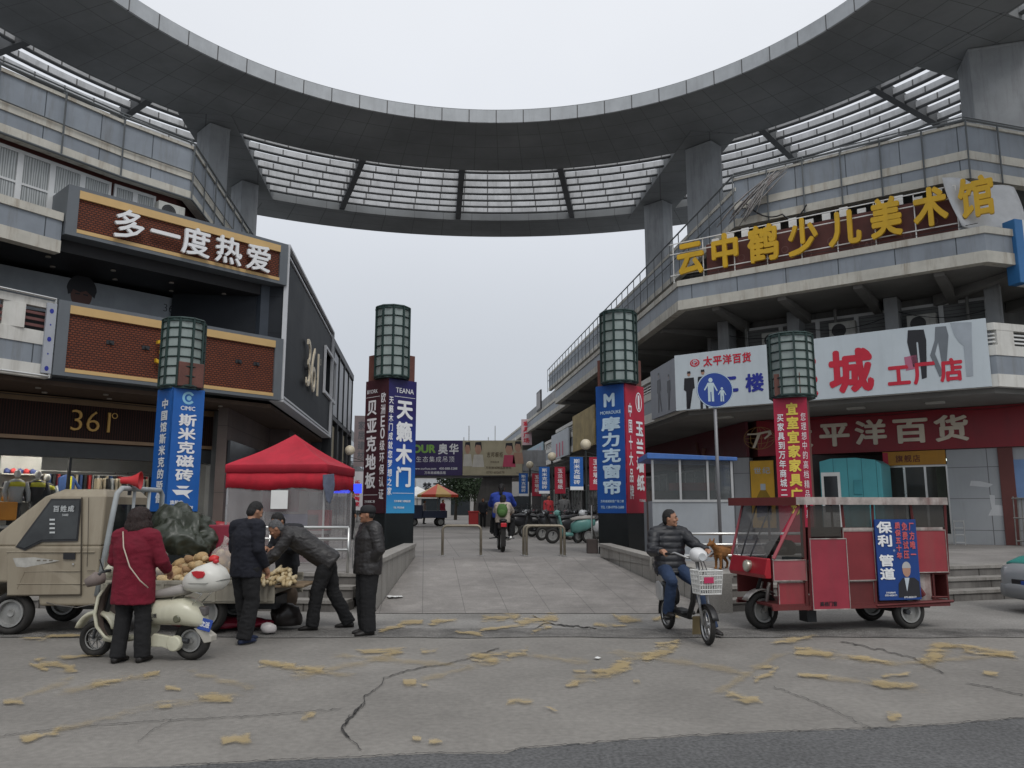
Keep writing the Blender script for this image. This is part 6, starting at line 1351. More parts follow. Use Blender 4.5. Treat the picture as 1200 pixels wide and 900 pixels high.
# front face and nose
zf1, zf0 = Zt(210, 390), Zt(210, 500)
mb = MB(); mb.prism([V((0, 0, zf0)), V((0, 0, zf1)), V((-.05, 0, zf1)), V((-.10, 0, zf0+.05)), V((-.08, 0, zf0))], (0, TW, 0)); mb.build('nose_panel', mat('nose_red', (.34, .012, .022), .35, .06, 2), TR, bevel=.012)
t = thing('headlight', None, None, (-.085, TW*.44, (zf0+zf1)/2+.01)); t.parent = TR
MB().lathe([(0, -.05), (.075, -.05), (.082, -.03), (.07, .03), (.03, .05), (0, .05)], (0, 0, 0), 'X', 20).build('bowl', mk('chrome', (.45, .42, .36), .3, metal=.7), t, smooth=True, autosm=35); MB().lathe([(0, -.058), (.05, -.055), (.068, -.048), (0, -.048)], (0, 0, 0), 'X', 20).build('lens', mk('lens', (.55, .53, .45), .15), t, smooth=True)
# flank: flat panels with peeling edging, one by one
def panel(name, cx0, cx1, cy0, cy1, m, out=.0, th=.03, edge=True):
    x0, x1 = X(cx0, (cy0+cy1)/2), X(cx1, (cy0+cy1)/2); xm = (cx0+cx1)/2; z1, z0 = Zt(xm, cy0), Zt(xm, cy1)
    o = MB().box(x0, x1, -out, -out+th, z0, z1).build(name, m, TR, bevel=.006)
    if edge:
        mb = MB()
        for a_, b_, c_, d_ in ((x0, x1, z1-.008, z1+.006), (x0, x1, z0-.006, z0+.006), (x0, x0+.008, z0, z1), (x1-.008, x1, z0, z1)): mb.box(a_, b_, -out-.008, -out+.004, c_, d_)
        mb.build('edging', tpeel if edge is True else edge, o)
    return x0, x1, z0, z1
panel('front_side_panel', 212, 392, 398, 510, tfade, 0, .03)
panel('lower_front_panel', 252, 408, 520, 664, tred, -.04, .03)
pd_ = panel('door', 412, 612, 282, 664, mat('door_red', (.29, .030, .050), .5, .16, 1.5, grime=.45, gcol=(.2, .04, .05)), .03, .03)
panel('middle_panel', 596, 762, 240, 508, mat('trike_mid_red', (.20, .024, .03), .5, .14, 2, grime=.4, gcol=(.12, .03, .03)), .0, .03); panel('lower_middle_panel', 612, 768, 514, 655, tdark, -.03, .03)
panel('quarter_panel', 975, 1152, 236, 464, mat('quarter_red', (.28, .036, .046), .5, .16, 2, grime=.45, gcol=(.2, .08, .07)), .0, .03)
x0, x1, z0, z1 = panel('rear_fender', 988, 1085, 470, 645, tpeel, -.05, .03, tdark)
mb = MB(); xa_, za_ = X(1000, 540), Zt(1000, 545); mb.tube([V((X(992, 540), .03, Zt(992, 535))), V((X(1030, 580), .03, Zt(1030, 590)))], .045, 8); mb.build('fender_stay', tdark, TR)
# posts and rails
def post(cx0, cy0, cx1, cy1, w_=.022, y=0.015, m=tdark):
    a_, b_ = tri(cx0, cy0, y), tri(cx1, cy1, y); MB().tube([V((a_[0], y, a_[1])), V((b_[0], y, b_[1]))], w_, 4).build('post', m, TR)
for c in ((372, 90, 400, 672), (405, 100, 418, 670), (582, 95, 598, 250), (748, 90, 772, 660), (955, 95, 975, 240), (1140, 80, 1160, 460)): post(*c)
post(352, 105, 214, 392, .026, .015, tfade)
for y_ in (.015, TW-.015):
    if y_ > .5: MB().tube([V((.16, y_, zt_-.02)), V((-.05, y_, zf1))], .022, 6).build('front_pillar', tfade, TR)
    MB().box(0, X(1150), y_-.02, y_+.02, .30, .345).build('sill', tdark, TR)
for cx in (400, 590, 770, 1150): xx = X(cx, 300); MB().tube([V((xx, TW-.02, .32)), V((xx, TW-.02, zt_))], .02, 4).build('post', tdark, TR)
zb_ = Zt(900, 228)
MB().box(X(590), X(1150), TW-.03, TW, .4, zb_).build('far_side_panel', tdark, TR); MB().box(.02, X(400), TW-.03, TW, .45, zf1-.02).build('far_side_panel', tdark, TR)
MB().box(X(600), LX-.03, .03, TW-.03, zt_-.012, zt_-.002).build('headlining', tdark, TR); MB().box(LX-.02, LX, .02, TW-.02, .4, zb_).build('rear_panel', tdark, TR)
MB().box(0, LX, .02, TW-.02, .345, .375).build('floor', tdark, TR)
MB().box(X(600), X(1140), -.012, .02, zb_-.02, zb_+.015).build('window_rail', tpeel, TR)
tg = glass_mat('trike_glass', (.06, .055, .048), .68, .12)
for a_, b_, c0, c1 in ((410, 578, 105, 272), (590, 742, 98, 228), (770, 952, 98, 232), (966, 1138, 98, 224)):
    xm = (a_+b_)/2; MB().box(X(a_, 180), X(b_, 180), .008, .014, Zt(xm, c1), Zt(xm, c0)).build('window', tg, TR)
mb = MB(); mb.f([V((X(225, 375), .012, Zt(225, 375))), V((X(385, 375), .012, Zt(385, 385))), V((X(372, 120), .012, Zt(372, 115))), V((X(352, 120), .012, Zt(352, 120)))]); mb.build('quarter_glass', tg, TR)
xs_t = X(352, 105, .015)
mb = MB(); mb.prism([V((xs_t, .03, zt_-.02)), V((.15, TW-.04, zt_-.02)), V((-.04, TW-.04, zf1+.01)), V((-.04, .03, zf1+.01))], (.004, 0, 0)); mb.build('windscreen', glass_mat('trike_screen', (.10, .095, .09), .5, .1), TR)
mb = MB()
for t_ in (.45, .72): yy = .03+(TW-.07)*t_; mb.tube([V((xs_t+(.15-xs_t)*t_-.012, yy, zt_-.02)), V((-.052, yy, zf1))], .011, 5)
mb.build('screen_bar', black, TR)
# seat, handlebar and load seen through the glass
MB().box(X(500)+.05, X(740), .12, TW-.12, .75, .88).box(X(700), X(745), .12, TW-.12, .88, 1.25).build('bench', mat('seat_black', (.03, .025, .025), .6), TR, bevel=.03)
mb = MB(); mb.tube([V((.42, .18, 1.05)), V((.28, .3, 1.1)), V((.28, .68, 1.1)), V((.42, .8, 1.05))], .018, 8); mb.tube([V((.28, .49, 1.1)), V((.05, .49, .5))], .025, 8); mb.build('handlebar', black, TR, smooth=True)
o = lump('bundle', 'black plastic bundle behind the windscreen of the red tricycle', 'bundle', F3.w(.32, .3, zf1+.10), (.2, .16, .12), MATS['sack_black'], .3, 7, 28)
# advert board on its flank
x0, x1 = X(762, 400), X(985, 400); z1, z0 = Zt(870, 178), Zt(870, 612)
ad = thing('advert_board', 'blue advert board with white characters and a grey-haired man, on the red tricycle', 'sign', F3.w(x0, -.05, z0), F3.a); W, Hh = x1-x0, z1-z0
MB().box(0, W, 0, .02, 0, Hh).build('panel', mk('ad_blue', (.010, .05, .22), .4), ad)
mb = MB(); colm(mb, '保利', .01, Hh*.65, .23*W/.55, Hh*.985, y=-.003, bold=.035); colm(mb, '管道', .01, Hh*.24, .23*W/.55, Hh*.57, y=-.003, bold=.035)
put(mb, '0793-6026171', .02, .05, W*.5, .075, y=-.003); put(mb, '万年商城68号', .02, .085, W*.5, .11, y=-.003); put(mb, '0793-8020177', W*.5, .02, W*.95, .045, y=-.003); ringf(mb, W*.42, Hh*.61, .012, .012, .004, -.003, 14); mb.build('lettering', ltext, ad, merge=False)
mb = MB(); colm(mb, '厂方唯一', W*.80, Hh*.5, W*.95, Hh*.97, y=-.003, bold=.03); colm(mb, '免费试压', W*.63, Hh*.5, W*.78, Hh*.97, y=-.003, bold=.03); colm(mb, '质保五十年', W*.46, Hh*.5, W*.61, Hh*.97, y=-.003, bold=.03); mb.build('lettering', mk('letter_pinkred', (.60, .12, .13)), ad, merge=False)
mb = MB(); cx, z_ = W*.70, 0; mb.mi = 1; flat(mb, [(W*.45, .03), (W*.98, .03), (W*.97, Hh*.22), (W*.86, Hh*.27), (W*.58, Hh*.27), (W*.47, Hh*.2)], -.003); mb.mi = 2; flat(mb, [(W*.62, Hh*.27), (W*.74, Hh*.27), (W*.66, Hh*.1)], -.004); mb.mi = 0; disc(mb, cx-.01, Hh*.37, .062, .095, -.0045); mb.mi = 3; flat(mb, [(cx-.01+.068*cos(a_), Hh*.39+.085*sin(a_)) for a_ in [pi*k/10 for k in range(11)]]+[(cx-.055, Hh*.41), (cx+.035, Hh*.41)][:0], -.0055); mb.build('print', [skin, lblk, pwhite, mk('hair_grey', (.42, .42, .42))], ad, merge=False)
# small black writing at the foot of the door
mb = MB(); a_ = tri(455, 640); put(mb, '高档门窗', a_[0], a_[1]-.02, a_[0]+.27, a_[1]+.045, y=-.034, bold=.02, wide=True); mb.build('door_lettering', lblk, TR, merge=False)
# rear rack, chassis, wheels
mb = MB()
for cx in (1092, 1165): mb.tube([V((X(cx, 550), .03, Zt(cx, 470))), V((X(cx, 550), .03, Zt(cx, 632)))], .016, 4)
for cy in (472, 600, 628): mb.tube([V((X(1080, cy), .03, Zt(1080, cy))), V((X(1172, cy), .03, Zt(1172, cy)))], .014, 4)
mb.tube([V((X(770, 640), -.005, Zt(770, 645))), V((X(1185, 620), -.005, Zt(1185, 620)))], .02, 4); mb.build('rear_rack', tdark, TR)
mb = MB(); mb.tube([V((.2, .3, .30)), V((LX-.1, .3, .27))], .03, 6); mb.tube([V((.2, .7, .30)), V((LX-.1, .7, .27))], .03, 6); mb.tube([V((X(945, 680), .0, .235)), V((X(945, 680), TW, .235))], .035, 8); mb.build('chassis', darkmet, TR)
MB().box(X(450), X(500), .3, .5, .1, .34).build('battery_tray', darkmet, TR); mb = MB(); mb.prism([V((.22, .42, .02)), V((.22, .62, .02)), V((.20, .62, .28)), V((.20, .42, .28))], (.012, 0, 0)); mb.build('mud_flap', rubber, TR)
rw = X(945, 680, .08)
wheel(TR, (rw, .09, .235), .235, .13); wheel(TR, (rw, TW-.09, .235), .235, .13)
fwx = F3.hit(892.5, 714, TW*.5)[0]
wheel(TR, (fwx, TW*.5, .25), .25, .13, yaw=R(8))
mb = MB(); mb.tube([V((fwx, TW*.5-.10, .25)), V((fwx+.06, TW*.5-.10, .55)), V((fwx+.08, TW*.5-.10, .62))], .026, 8); mb.tube([V((fwx, TW*.5+.10, .25)), V((fwx+.06, TW*.5+.10, .55)), V((fwx+.08, TW*.5+.10, .62))], .026, 8); mb.build('fork', mk('fork_grey', (.32, .30, .28), .4, metal=.5), TR, smooth=True)
mb = MB(); rings = [[V((fwx+(.275+.012*cos(t2))*cos(a_), TW*.5+.085*sin(t2), .25+(.275+.012*cos(t2))*sin(a_))) for t2 in [2*pi*k/10 for k in range(10)]] for a_ in [R(50)+R(100)*k/10 for k in range(11)]]; mb.loft(rings); mb.build('front_fender', mk('fender_tin', (.36, .34, .32), .35, metal=.5), TR, smooth=True)
# ---- taxi nose at the right edge
TX = thing('taxi', 'silver and teal taxi entering at the right edge of the photo', 'car', (10.08, 12.6, 0), R(8))
def taxi():
    sil = mat('car_silver', (.34, .36, .38), .3, .06, 1.5, metal=.3, spec=.6); tl = mat('car_teal', (.03, .25, .22), .3, .06, 1.5, spec=.6)
    mb = MB(); shell(mb, [(-2.18, .34, .60, .60), (-2.10, .26, .74, .76), (-1.8, .22, .82, .83), (-1.0, .2, .92, .86), (-.4, .2, .96, .86), (1.2, .2, .97, .86), (1.9, .24, .98, .83), (2.15, .34, .9, .72)], 28, 5); mb.build('body', sil, TX, smooth=True, autosm=50)
    mb = MB(); shell(mb, [(-2.05, .70, .775, .68), (-1.75, .76, .86, .77), (-1.0, .84, .95, .80), (-.75, .88, .98, .8)], 24, 4); mb.build('bonnet', tl, TX, smooth=True)
    mb = MB(); mb.loft([[V((-.95, -.78, .94)), V((1.75, -.78, .96)), V((1.75, .78, .96)), V((-.95, .78, .94))], [V((-.2, -.62, 1.40)), V((1.15, -.62, 1.42)), V((1.15, .62, 1.42)), V((-.2, .62, 1.40))], [V((.05, -.5, 1.46)), V((.95, -.5, 1.47)), V((.95, .5, 1.47)), V((.05, .5, 1.46))]]); mb.build('cabin', tl, TX, bevel=.05)
    for s_ in (-1, 1):
        mb = MB(); y0, y1 = .79*s_, .645*s_; mb.f([V((-.72, y0, .99)), V((.45, y0, 1.0)), V((.45, y1, 1.37)), V((-.16, y1, 1.36))]); mb.build('side_window', glassd, TX); mb = MB(); mb.f([V((.52, y0, 1.0)), V((1.5, y0, 1.0)), V((1.12, y1, 1.37)), V((.52, y1, 1.37))]); mb.build('side_window', glassd, TX)
        mb = MB(); mb.ell((-1.98, .60*s_, .65), (.16, .15, .085), 14); mb.build('headlight', mk('lens_clear', (.5, .52, .53), .12), TX, smooth=True)
        for x in (-1.35, 1.3): wheel(TX, (x, .77*s_, .3), .3, .2)
    mb = MB(); mb.f([V((-.97, -.7, .97)), V((-.97, .7, .97)), V((-.22, .58, 1.38)), V((-.22, -.58, 1.38))]); mb.build('windscreen', glassd, TX)
    MB().box(-2.19, -2.1, -.45, .45, .36, .52).build('grille', black, TX, bevel=.02); MB().box(-2.21, -2.17, -.22, .22, .38, .5).build('number_plate', mk('plate_blue', (.02, .06, .30), .35), TX)
    mb = MB(); shell(mb, [(-2.22, .24, .44, .55), (-2.1, .2, .46, .80), (-1.9, .2, .44, .86)], 24, 5); mb.build('bumper', mk('bumper_grey', (.22, .23, .24), .45), TX, smooth=True)
taxi()
# ================================================================ people and the dog
def solid(mb, voxel, smooth=4, fold=0, fr=9, seed=0, zs=1.0):
    """weld overlapping shapes into one continuous surface"""
    bmesh.ops.recalc_face_normals(mb.b, faces=mb.b.faces)
    me = bpy.data.meshes.new('w'); mb.b.to_mesh(me); mb.b.free()
    o = bpy.data.objects.new('w', me); COL.objects.link(o)
    rm = o.modifiers.new('r', 'REMESH'); rm.mode = 'VOXEL'; rm.voxel_size = voxel
    if smooth: s_ = o.modifiers.new('s', 'SMOOTH'); s_.factor = .5; s_.iterations = smooth
    m2 = bpy.data.meshes.new_from_object(o.evaluated_get(bpy.context.evaluated_depsgraph_get()))
    bpy.data.objects.remove(o); bpy.data.meshes.remove(me)
    if fold:
        nn = [v.normal.copy() for v in m2.vertices]; sv = V((seed*3.1, seed*1.7, 0))
        for v, n_ in zip(m2.vertices, nn):
            c = v.co; a = noise.noise(V((c.x*fr, c.y*fr, c.z*fr*zs))+sv); b_ = 1-abs(noise.noise(V((c.x*fr*1.7, c.y*fr*1.7, c.z*fr*2.2*zs))+sv))*2
            v.co = c + n_*fold*(a*.7+b_*.5)
    m2.polygons.foreach_set('use_smooth', [True]*len(m2.polygons))
    return m2
def mobj(name, me, m, parent):
    me.name = name; me.materials.clear(); me.materials.append(m); o = bpy.data.objects.new(name, me); COL.objects.link(o)
    if parent: o.parent = parent
    return o
def spine_loft(mb, st, across, n=16, p=2.3):
    """torso: stations (centre, half width, half depth) with the width along `across`"""
    rings = []; cs = [V(s_[0]) for s_ in st]
    for i, (c, rx, ry) in enumerate(st):
        c = V(c); t = (cs[min(i+1, len(cs)-1)]-cs[max(0, i-1)]).normalized(); a = (across-t*across.dot(t)).normalized(); f_ = a.cross(t)
        ring_ = []
        for k in range(n):
            th = 2*pi*k/n; x, y = cos(th), sin(th)
            ring_.append(c + a*rx*abs(x)**(2/p)*(1 if x > 0 else -1) + f_*ry*abs(y)**(2/p)*(1 if y > 0 else -1))
        rings.append(ring_)
    return mb.loft(rings)
SKIN = mat('skin', (.36, .19, .12), .55, .12, 14, spec=.35); SKIN2 = mat('skin_tan', (.33, .165, .10), .55, .15, 14, spec=.35); LIP = mk('lip', (.22, .09, .07)); EYEM = mk('eye_dark', (.03, .02, .018), .3)
HAIRB = mat('hair_black', (.013, .012, .012), .55, .4, 40, bump=.6, bscale=160); HAIRG = mat('hair_salt', (.095, .095, .098), .65, .5, 45, bump=.6, bscale=160); HAIRR = mat('hair_dark_brown', (.022, .011, .009), .5, .4, 30, bump=.6, bscale=150)
def person(label, loc, rz, J, jacket, trousers, shoes, hair='short', hairm=HAIRB, skinm=SKIN, hem=None, head_yaw=0, head_pitch=0, bulk=1.0, vox=.011, fold=.010, group=None, tone=None, long_coat=0, grip=None, legbulk=1.0, hood=False):
    J = {k: (v if isinstance(v, (int, float)) else V(v)) for k, v in J.items()}
    pel, chest, neck, hd = J['pel'], J['chest'], J['neck'], J['head']
    across = (J['shL']-J['shR']).normalized(); hacross = (J['hipL']-J['hipR']).normalized()
    hr = M.Rotation(R(head_yaw), 3, 'Z') @ M.Rotation(R(head_pitch), 3, 'X')
    def H(x, y, z): return hd + hr @ V((x, y, z))
    b = MB()                                            # the body itself, one continuous surface
    b.ell(hd, (.072, .092, .112), 16, hr); b.ell(H(0, -.028, -.055), (.052, .062, .058), 12, hr); b.ell(H(0, -.094, -.012), (.014, .02, .026), 8, hr); b.ell(H(0, -.10, -.026), (.018, .013, .012), 8, hr)
    b.ell(H(0, -.070, .022), (.054, .02, .012), 8, hr); b.ell(H(0, -.082, -.062), (.026, .014, .012), 8, hr); b.ell(H(0, -.072, -.095), (.026, .022, .018), 8, hr)
    for s_ in (-1, 1): b.ell(H(.074*s_, .008, -.008), (.012, .022, .034), 8, hr); b.ell(H(.042*s_, -.068, -.03), (.022, .02, .02), 8, hr)
    b.tube([neck+(neck-chest).normalized()*-.05, neck, H(0, .012, -.07)], [.07, .055, .052], 12)
    spine_loft(b, [(pel+V((0, 0, -.04)), .14, .10), (pel.lerp(chest, .35), .125, .09), (chest, .155, .10), (chest.lerp(neck, .6), .13, .08), (neck, .05, .05)], across)
    for s_ in 'LR':
        b.tube([J['sh'+s_], J['el'+s_], J['wr'+s_]], [.05, .04, .028], 10); b.tube([J['hip'+s_], J['kn'+s_], J['an'+s_]], [.075, .05, .038], 10); b.ell(J['sh'+s_], .055, 10)
        w_, e_ = J['wr'+s_], J['el'+s_]; dr = (w_-e_).normalized(); cu = J.get('curl'+s_, V((0, 0, -1))); cu = (cu-dr*cu.dot(dr)).normalized(); sd_ = dr.cross(cu).normalized()*(1 if s_ == 'L' else -1)
        pm = w_+dr*.05; b.tube([w_-dr*.01, pm, w_+dr*.085], [.026, .034, .033], 10, squash=1); 
        for k, (o_, ln) in enumerate(((-.027, .062), (-.009, .072), (.009, .068), (.026, .052))):
            k0 = w_+dr*.085+sd_*o_; k1 = k0+dr*ln*.5+cu*ln*.18; k2 = k1+dr*ln*.25+cu*ln*.40; k3 = k2+cu*ln*.35-dr*ln*.06
            b.tube([k0-dr*.02, k0, k1, k2, k3], [.010, .0105, .010, .009, .007], 7)
        t0 = w_+dr*.03-sd_*.03; b.tube([t0, t0-sd_*.02+dr*.025+cu*.01, t0-sd_*.018+dr*.05+cu*.025], [.013, .012, .009], 7)
        b.ell(J['an'+s_]+V((0, 0, -.02)), (.045, .06, .04), 8)
    root = mobj('person', solid(b, vox*.75, 2), skinm, None); root.location = loc; root.rotation_euler = (0, 0, R(rz)); tag(root, label, 'person', group)
    # face details
    for s_ in (-1, 1):
        MB().ell(H(.028*s_, -.086, .004), (.013, .006, .006), 8, hr).build("eye", EYEM, root, smooth=True); MB().tube([H(.013*s_, -.092, .024), H(.03*s_, -.09, .028), H(.046*s_, -.078, .022)], [.004, .005, .003], 6).build('eyebrow', hairm, root, smooth=True)
    MB().tube([H(-.022, -.093, -.062), H(0, -.098, -.061), H(.022, -.093, -.062)], [.003, .006, .003], 6).build('mouth', LIP, root, smooth=True)
    # trousers
    b = MB(); up = (chest-pel).normalized()
    spine_loft(b, [(pel-up*.10, .15*bulk, .115*bulk), (pel, .165*bulk, .125*bulk), (pel+up*.10, .155*bulk, .115*bulk)], hacross)
    for s_ in 'LR':
        h_, k_, a_ = J['hip'+s_], J['kn'+s_], J['an'+s_]; lb = legbulk
        b.tube([h_, h_.lerp(k_, .5), k_, k_.lerp(a_, .5), a_-(k_-a_).normalized()*.025], [.098*lb, .088*lb, .076*lb, .072*lb, .072*lb], 12); b.ell(h_, .10*lb, 10); b.ell(k_, .076*lb, 10)
    mobj('trousers', solid(b, vox, 3, fold*1.1, 6, 3, 1.4), trousers, root)
    # jacket
    b = MB(); hm = hem if hem is not None else .12; bk = bulk; fwd = across.cross(up).normalized()
    st = [(pel-up*(hm+long_coat), .185*bk+long_coat*.05, .135*bk+long_coat*.04), (pel-up*.02, .185*bk, .138*bk), (pel.lerp(chest, .4), .178*bk, .135*bk), (chest, .198*bk, .142*bk), (chest.lerp(neck, .55), .175*bk, .115*bk), (neck+up*.0, .085, .085), (neck+up*.035, .075, .078)]
    spine_loft(b, st, across, 18)
    for s_ in 'LR':
        sh, el, wr = J['sh'+s_], J['el'+s_], J['wr'+s_]
        b.ell(sh, (.080*bk, .08*bk, .078*bk), 12); b.tube([neck.lerp(chest, .12), neck.lerp(chest, .25).lerp(sh, .5), sh], [.075, .085*bk, .078*bk], 12); b.tube([sh, sh.lerp(el, .5), el, el.lerp(wr, .5), wr-(wr-el).normalized()*.015], [.078*bk, .068*bk, .062*bk, .054*bk, .046*bk], 12); b.ell(el, .062*bk, 10)
    if hood: b.ell(neck-fwd*-.0+V((0, .075, .02)), (.12, .075, .07), 12)
    mobj('jacket', solid(b, vox, 2, fold, 6.5, 1, 1.5), jacket, root)
    # shoes
    for s_ in 'LR':
        a_ = J['an'+s_]; t_ = J.get('toe'+s_, a_+V((0, -.17, -.05))); d_ = (t_-a_); d_.z *= .5; d_ = d_.normalized(); sd_ = V((0, 0, 1)).cross(d_).normalized(); g0 = J.get('sole'+s_, a_.z-.075)
        rings = []
        for x, wd, hh in ((-.075, .026, .05), (-.05, .038, .085), (.02, .042, .085), (.09, .046, .062), (.15, .042, .045), (.185, .02, .03)):
            c = a_+d_*x; rings.append([V((c.x+sd_.x*wd*cos(q_), c.y+sd_.y*wd*cos(q_), g0+ (t_.z-a_.z+.05)*max(0, x)/.17 + hh/2+hh/2*sin(q_))) for q_ in [2*pi*k/12 for k in range(12)]])
        MB().loft(rings).build('shoe', shoes, root, smooth=True)
    # hair
    if hair in ('short', 'bob', 'tail'):
        b = MB()
        b.ell(H(0, .012, .022), (.081, .095, .105), 16, hr)
        if hair == 'bob':
            b.ell(H(0, .03, .012), (.122, .125, .13), 16, hr); b.ell(H(-.085, .03, -.075), (.056, .085, .095), 12, hr); b.ell(H(.085, .03, -.075), (.056, .085, .095), 12, hr); b.ell(H(0, .085, -.08), (.12, .06, .095), 12, hr)
        else:
            b.ell(H(0, .045, -.02), (.074, .062, .075), 12, hr)
            if hair == 'tail': b.tube([H(0, .09, .06), H(0, .14, .0), H(0, .13, -.14), H(0, .11, -.25)], [.04, .045, .04, .015], 10)
        hm_ = solid(b, .008, 2, .012 if hair == 'bob' else .006, 55 if hair == 'bob' else 70, 2, .16 if hair == 'bob' else .5)
        # keep the face clear
        bm = bmesh.new(); bm.from_mesh(hm_); hi = hr.inverted(); kill = []
        for f in bm.faces:
            l_ = hi @ (f.calc_center_median()-hd)
            lim = .035 if hair != 'bob' else .03
            if l_.y < -.022 and l_.z < lim+.022+.030*(1-min(1, abs(l_.x)/.07)): kill.append(f)
            elif hair == 'short' and l_.y < .036 and l_.z < .012: kill.append(f)
        bmesh.ops.delete(bm, geom=kill, context='FACES'); bm.to_mesh(hm_); bm.free(); o = mobj('hair', hm_, hairm, root)
    if hair == 'cap':
        b = MB(); b.ell(H(0, .010, -.005), (.076, .094, .072), 16, hr); hm_ = solid(b, .008, 2); bm = bmesh.new(); bm.from_mesh(hm_); hi = hr.inverted()
        bmesh.ops.delete(bm, geom=[f for f in bm.faces if (hi @ (f.calc_center_median()-hd)).y < .035], context='FACES'); bm.to_mesh(hm_); bm.free(); mobj('hair', hm_, hairm, root)
        b = MB(); rings = []
        for z, k_ in ((.018, 1.0), (.05, 1.03), (.085, .98), (.112, .75), (.124, .35)): rings.append([H(.082*k_*cos(t), .008+.102*k_*sin(t), z+.0) for t in [2*pi*i/20 for i in range(20)]])
        b.loft(rings); b.loft([[H(x*.075, -.085-.06*(1-x*x)*s_, .028-.012*s_) for x in (-1, -.6, -.2, .2, .6, 1)] for s_ in (-.3, .5, 1.0)], caps=False, closed=False); o = b.build('cap', mat('cap_dark', (.02, .02, .022), .8, .2, 8), root, smooth=True); sm = o.modifiers.new('s', 'SOLIDIFY'); sm.thickness = .008
    return root
def standing(h=1.70, **kw):
    s_ = h/1.70; J = dict(pel=(0, 0, .94), chest=(0, .01, 1.27), neck=(0, .02, 1.445), head=(0, -.01, 1.585), shL=(.19, .02, 1.385), shR=(-.19, .02, 1.385), elL=(.235, .03, 1.11), elR=(-.235, .03, 1.11), wrL=(.22, -.06, .88), wrR=(-.22, -.06, .88), hipL=(.09, 0, .89), hipR=(-.09, 0, .89), knL=(.10, -.02, .49), knR=(-.10, -.02, .49), anL=(.10, .02, .085), anR=(-.10, .02, .085))
    J.update(kw); return {k: tuple(c*s_ for c in v) if k[:4] != 'curl' and k[:4] != 'sole' else v for k, v in J.items()}
def cloth(name, col, rough=.8, **kw): return mat(name, col, rough, .18, 5, bump=.25, bscale=90, **kw)
jblack = cloth('jacket_black', (.016, .017, .021), .75); jnavy = cloth('coat_navy_black', (.010, .011, .018), .85); jleather = mat('leather_black', (.022, .020, .020), .42, .2, 5, bump=.3, bscale=40, spec=.5); jcharc = mat('leather_charcoal', (.030, .028, .028), .45, .2, 5, bump=.3, bscale=50); tblack = cloth('trousers_black', (.012, .012, .013), .9); jeans = cloth('jeans_blue', (.025, .045, .095), .85); coatred = cloth('coat_dark_red', (.155, .008, .022), .9); shoeb = mat('shoe_black', (.018, .016, .015), .5, .2, 6); shoen = mat('shoe_navy2', (.02, .03, .07), .5, .2, 6)
# woman in the dark red coat, seen from behind
def gx_(px, py, z=0): return pz(px, py, z)
p0 = gx_(150, 776); wom = person('woman with a dark bob in a dark red coat and black trousers, seen from behind', (p0.x, p0.y, 0), 172, standing(1.60, head=(-.0, -.05, 1.575), elL=(.27, -.02, 1.12), elR=(-.29, -.04, 1.12), wrL=(.20, -.22, 1.0), wrR=(-.24, -.27, 1.0), anL=(.10, .05, .085), anR=(-.15, -.02, .085), knL=(.09, 0, .49), knR=(-.13, -.02, .49)), coatred, tblack, shoeb, hair='bob', hairm=HAIRR, long_coat=.16, bulk=1.18, fold=.010, head_pitch=8, legbulk=1.1)
mb = MB(); mb.tube([V((.08, .135, 1.36)), V((.02, .195, 1.2)), V((-.08, .215, 1.0)), V((-.19, .19, .86)), V((-.245, .12, .78))], .007, 6); o = mb.build('bag_strap', mk('strap_beige', (.5, .42, .34)), wom, smooth=True)
# man in black, back to us, looking down at the roots
p0 = gx_(284, 754); m1 = person('man in a plain black coat with his back turned, at the tail of the truck', (p0.x, p0.y, 0), 150, standing(1.70, chest=(0, -.01, 1.27), neck=(0, -.04, 1.44), head=(0, -.10, 1.57), elL=(.23, .0, 1.11), elR=(-.235, .03, 1.11), wrL=(.17, -.20, .93), wrR=(-.2, -.12, .90), anR=(-.09, .06, .085), anL=(.08, -.12, .085), knL=(.09, -.06, .49)), jnavy, tblack, shoen, hair='short', head_yaw=-12, head_pitch=24, hem=.16, bulk=1.12, fold=.012, legbulk=1.2)
mb = MB()
for k in range(3): mb.cbox((.135+.0, -.14-.02*k, .055), (.012, .008, .05), M.Rotation(.4, 4, 'X'))
mb.build('shoe_stripe', white, m1)
# grey-haired man bending over the roots, facing left
p0 = gx_(372, 738); Jb = dict(pel=(0, .10, .92), chest=(0, -.30, 1.20), neck=(0, -.47, 1.30), head=(0, -.60, 1.335), shL=(.18, -.40, 1.24), shR=(-.18, -.40, 1.24), elL=(.22, -.56, 1.0), elR=(-.22, -.60, 1.02), wrL=(.15, -.76, .82), wrR=(-.14, -.82, .84), hipL=(.09, .10, .88), hipR=(-.09, .10, .88), knL=(.10, -.02, .48), knR=(-.10, .18, .48), anL=(.10, -.06, .085), anR=(-.11, .40, .085), toeL=(.10, -.23, .035), toeR=(-.11, .23, .035))
m2 = person('grey-haired man in a black leather jacket bending over the root vegetables', (p0.x, p0.y, 0), -82, Jb, jcharc, tblack, shoeb, hair='short', hairm=HAIRG, skinm=SKIN2, head_pitch=38, head_yaw=0, hem=.10, bulk=1.12, fold=.014, legbulk=1.15)
# dark-haired person behind them
p0 = gx_(322, 737); m3 = person('dark-haired person half hidden between the two men at the truck tail', (p0.x-.02, 11.55, 0), -30, standing(1.62, chest=(0, -.06, 1.24), neck=(0, -.14, 1.40), head=(0, -.22, 1.50), elL=(.24, -.1, 1.08), elR=(-.24, -.1, 1.08), wrL=(.12, -.3, 1.1), wrR=(-.12, -.3, 1.1)), jblack, tblack, shoeb, hair='short', head_pitch=35, vox=.014)
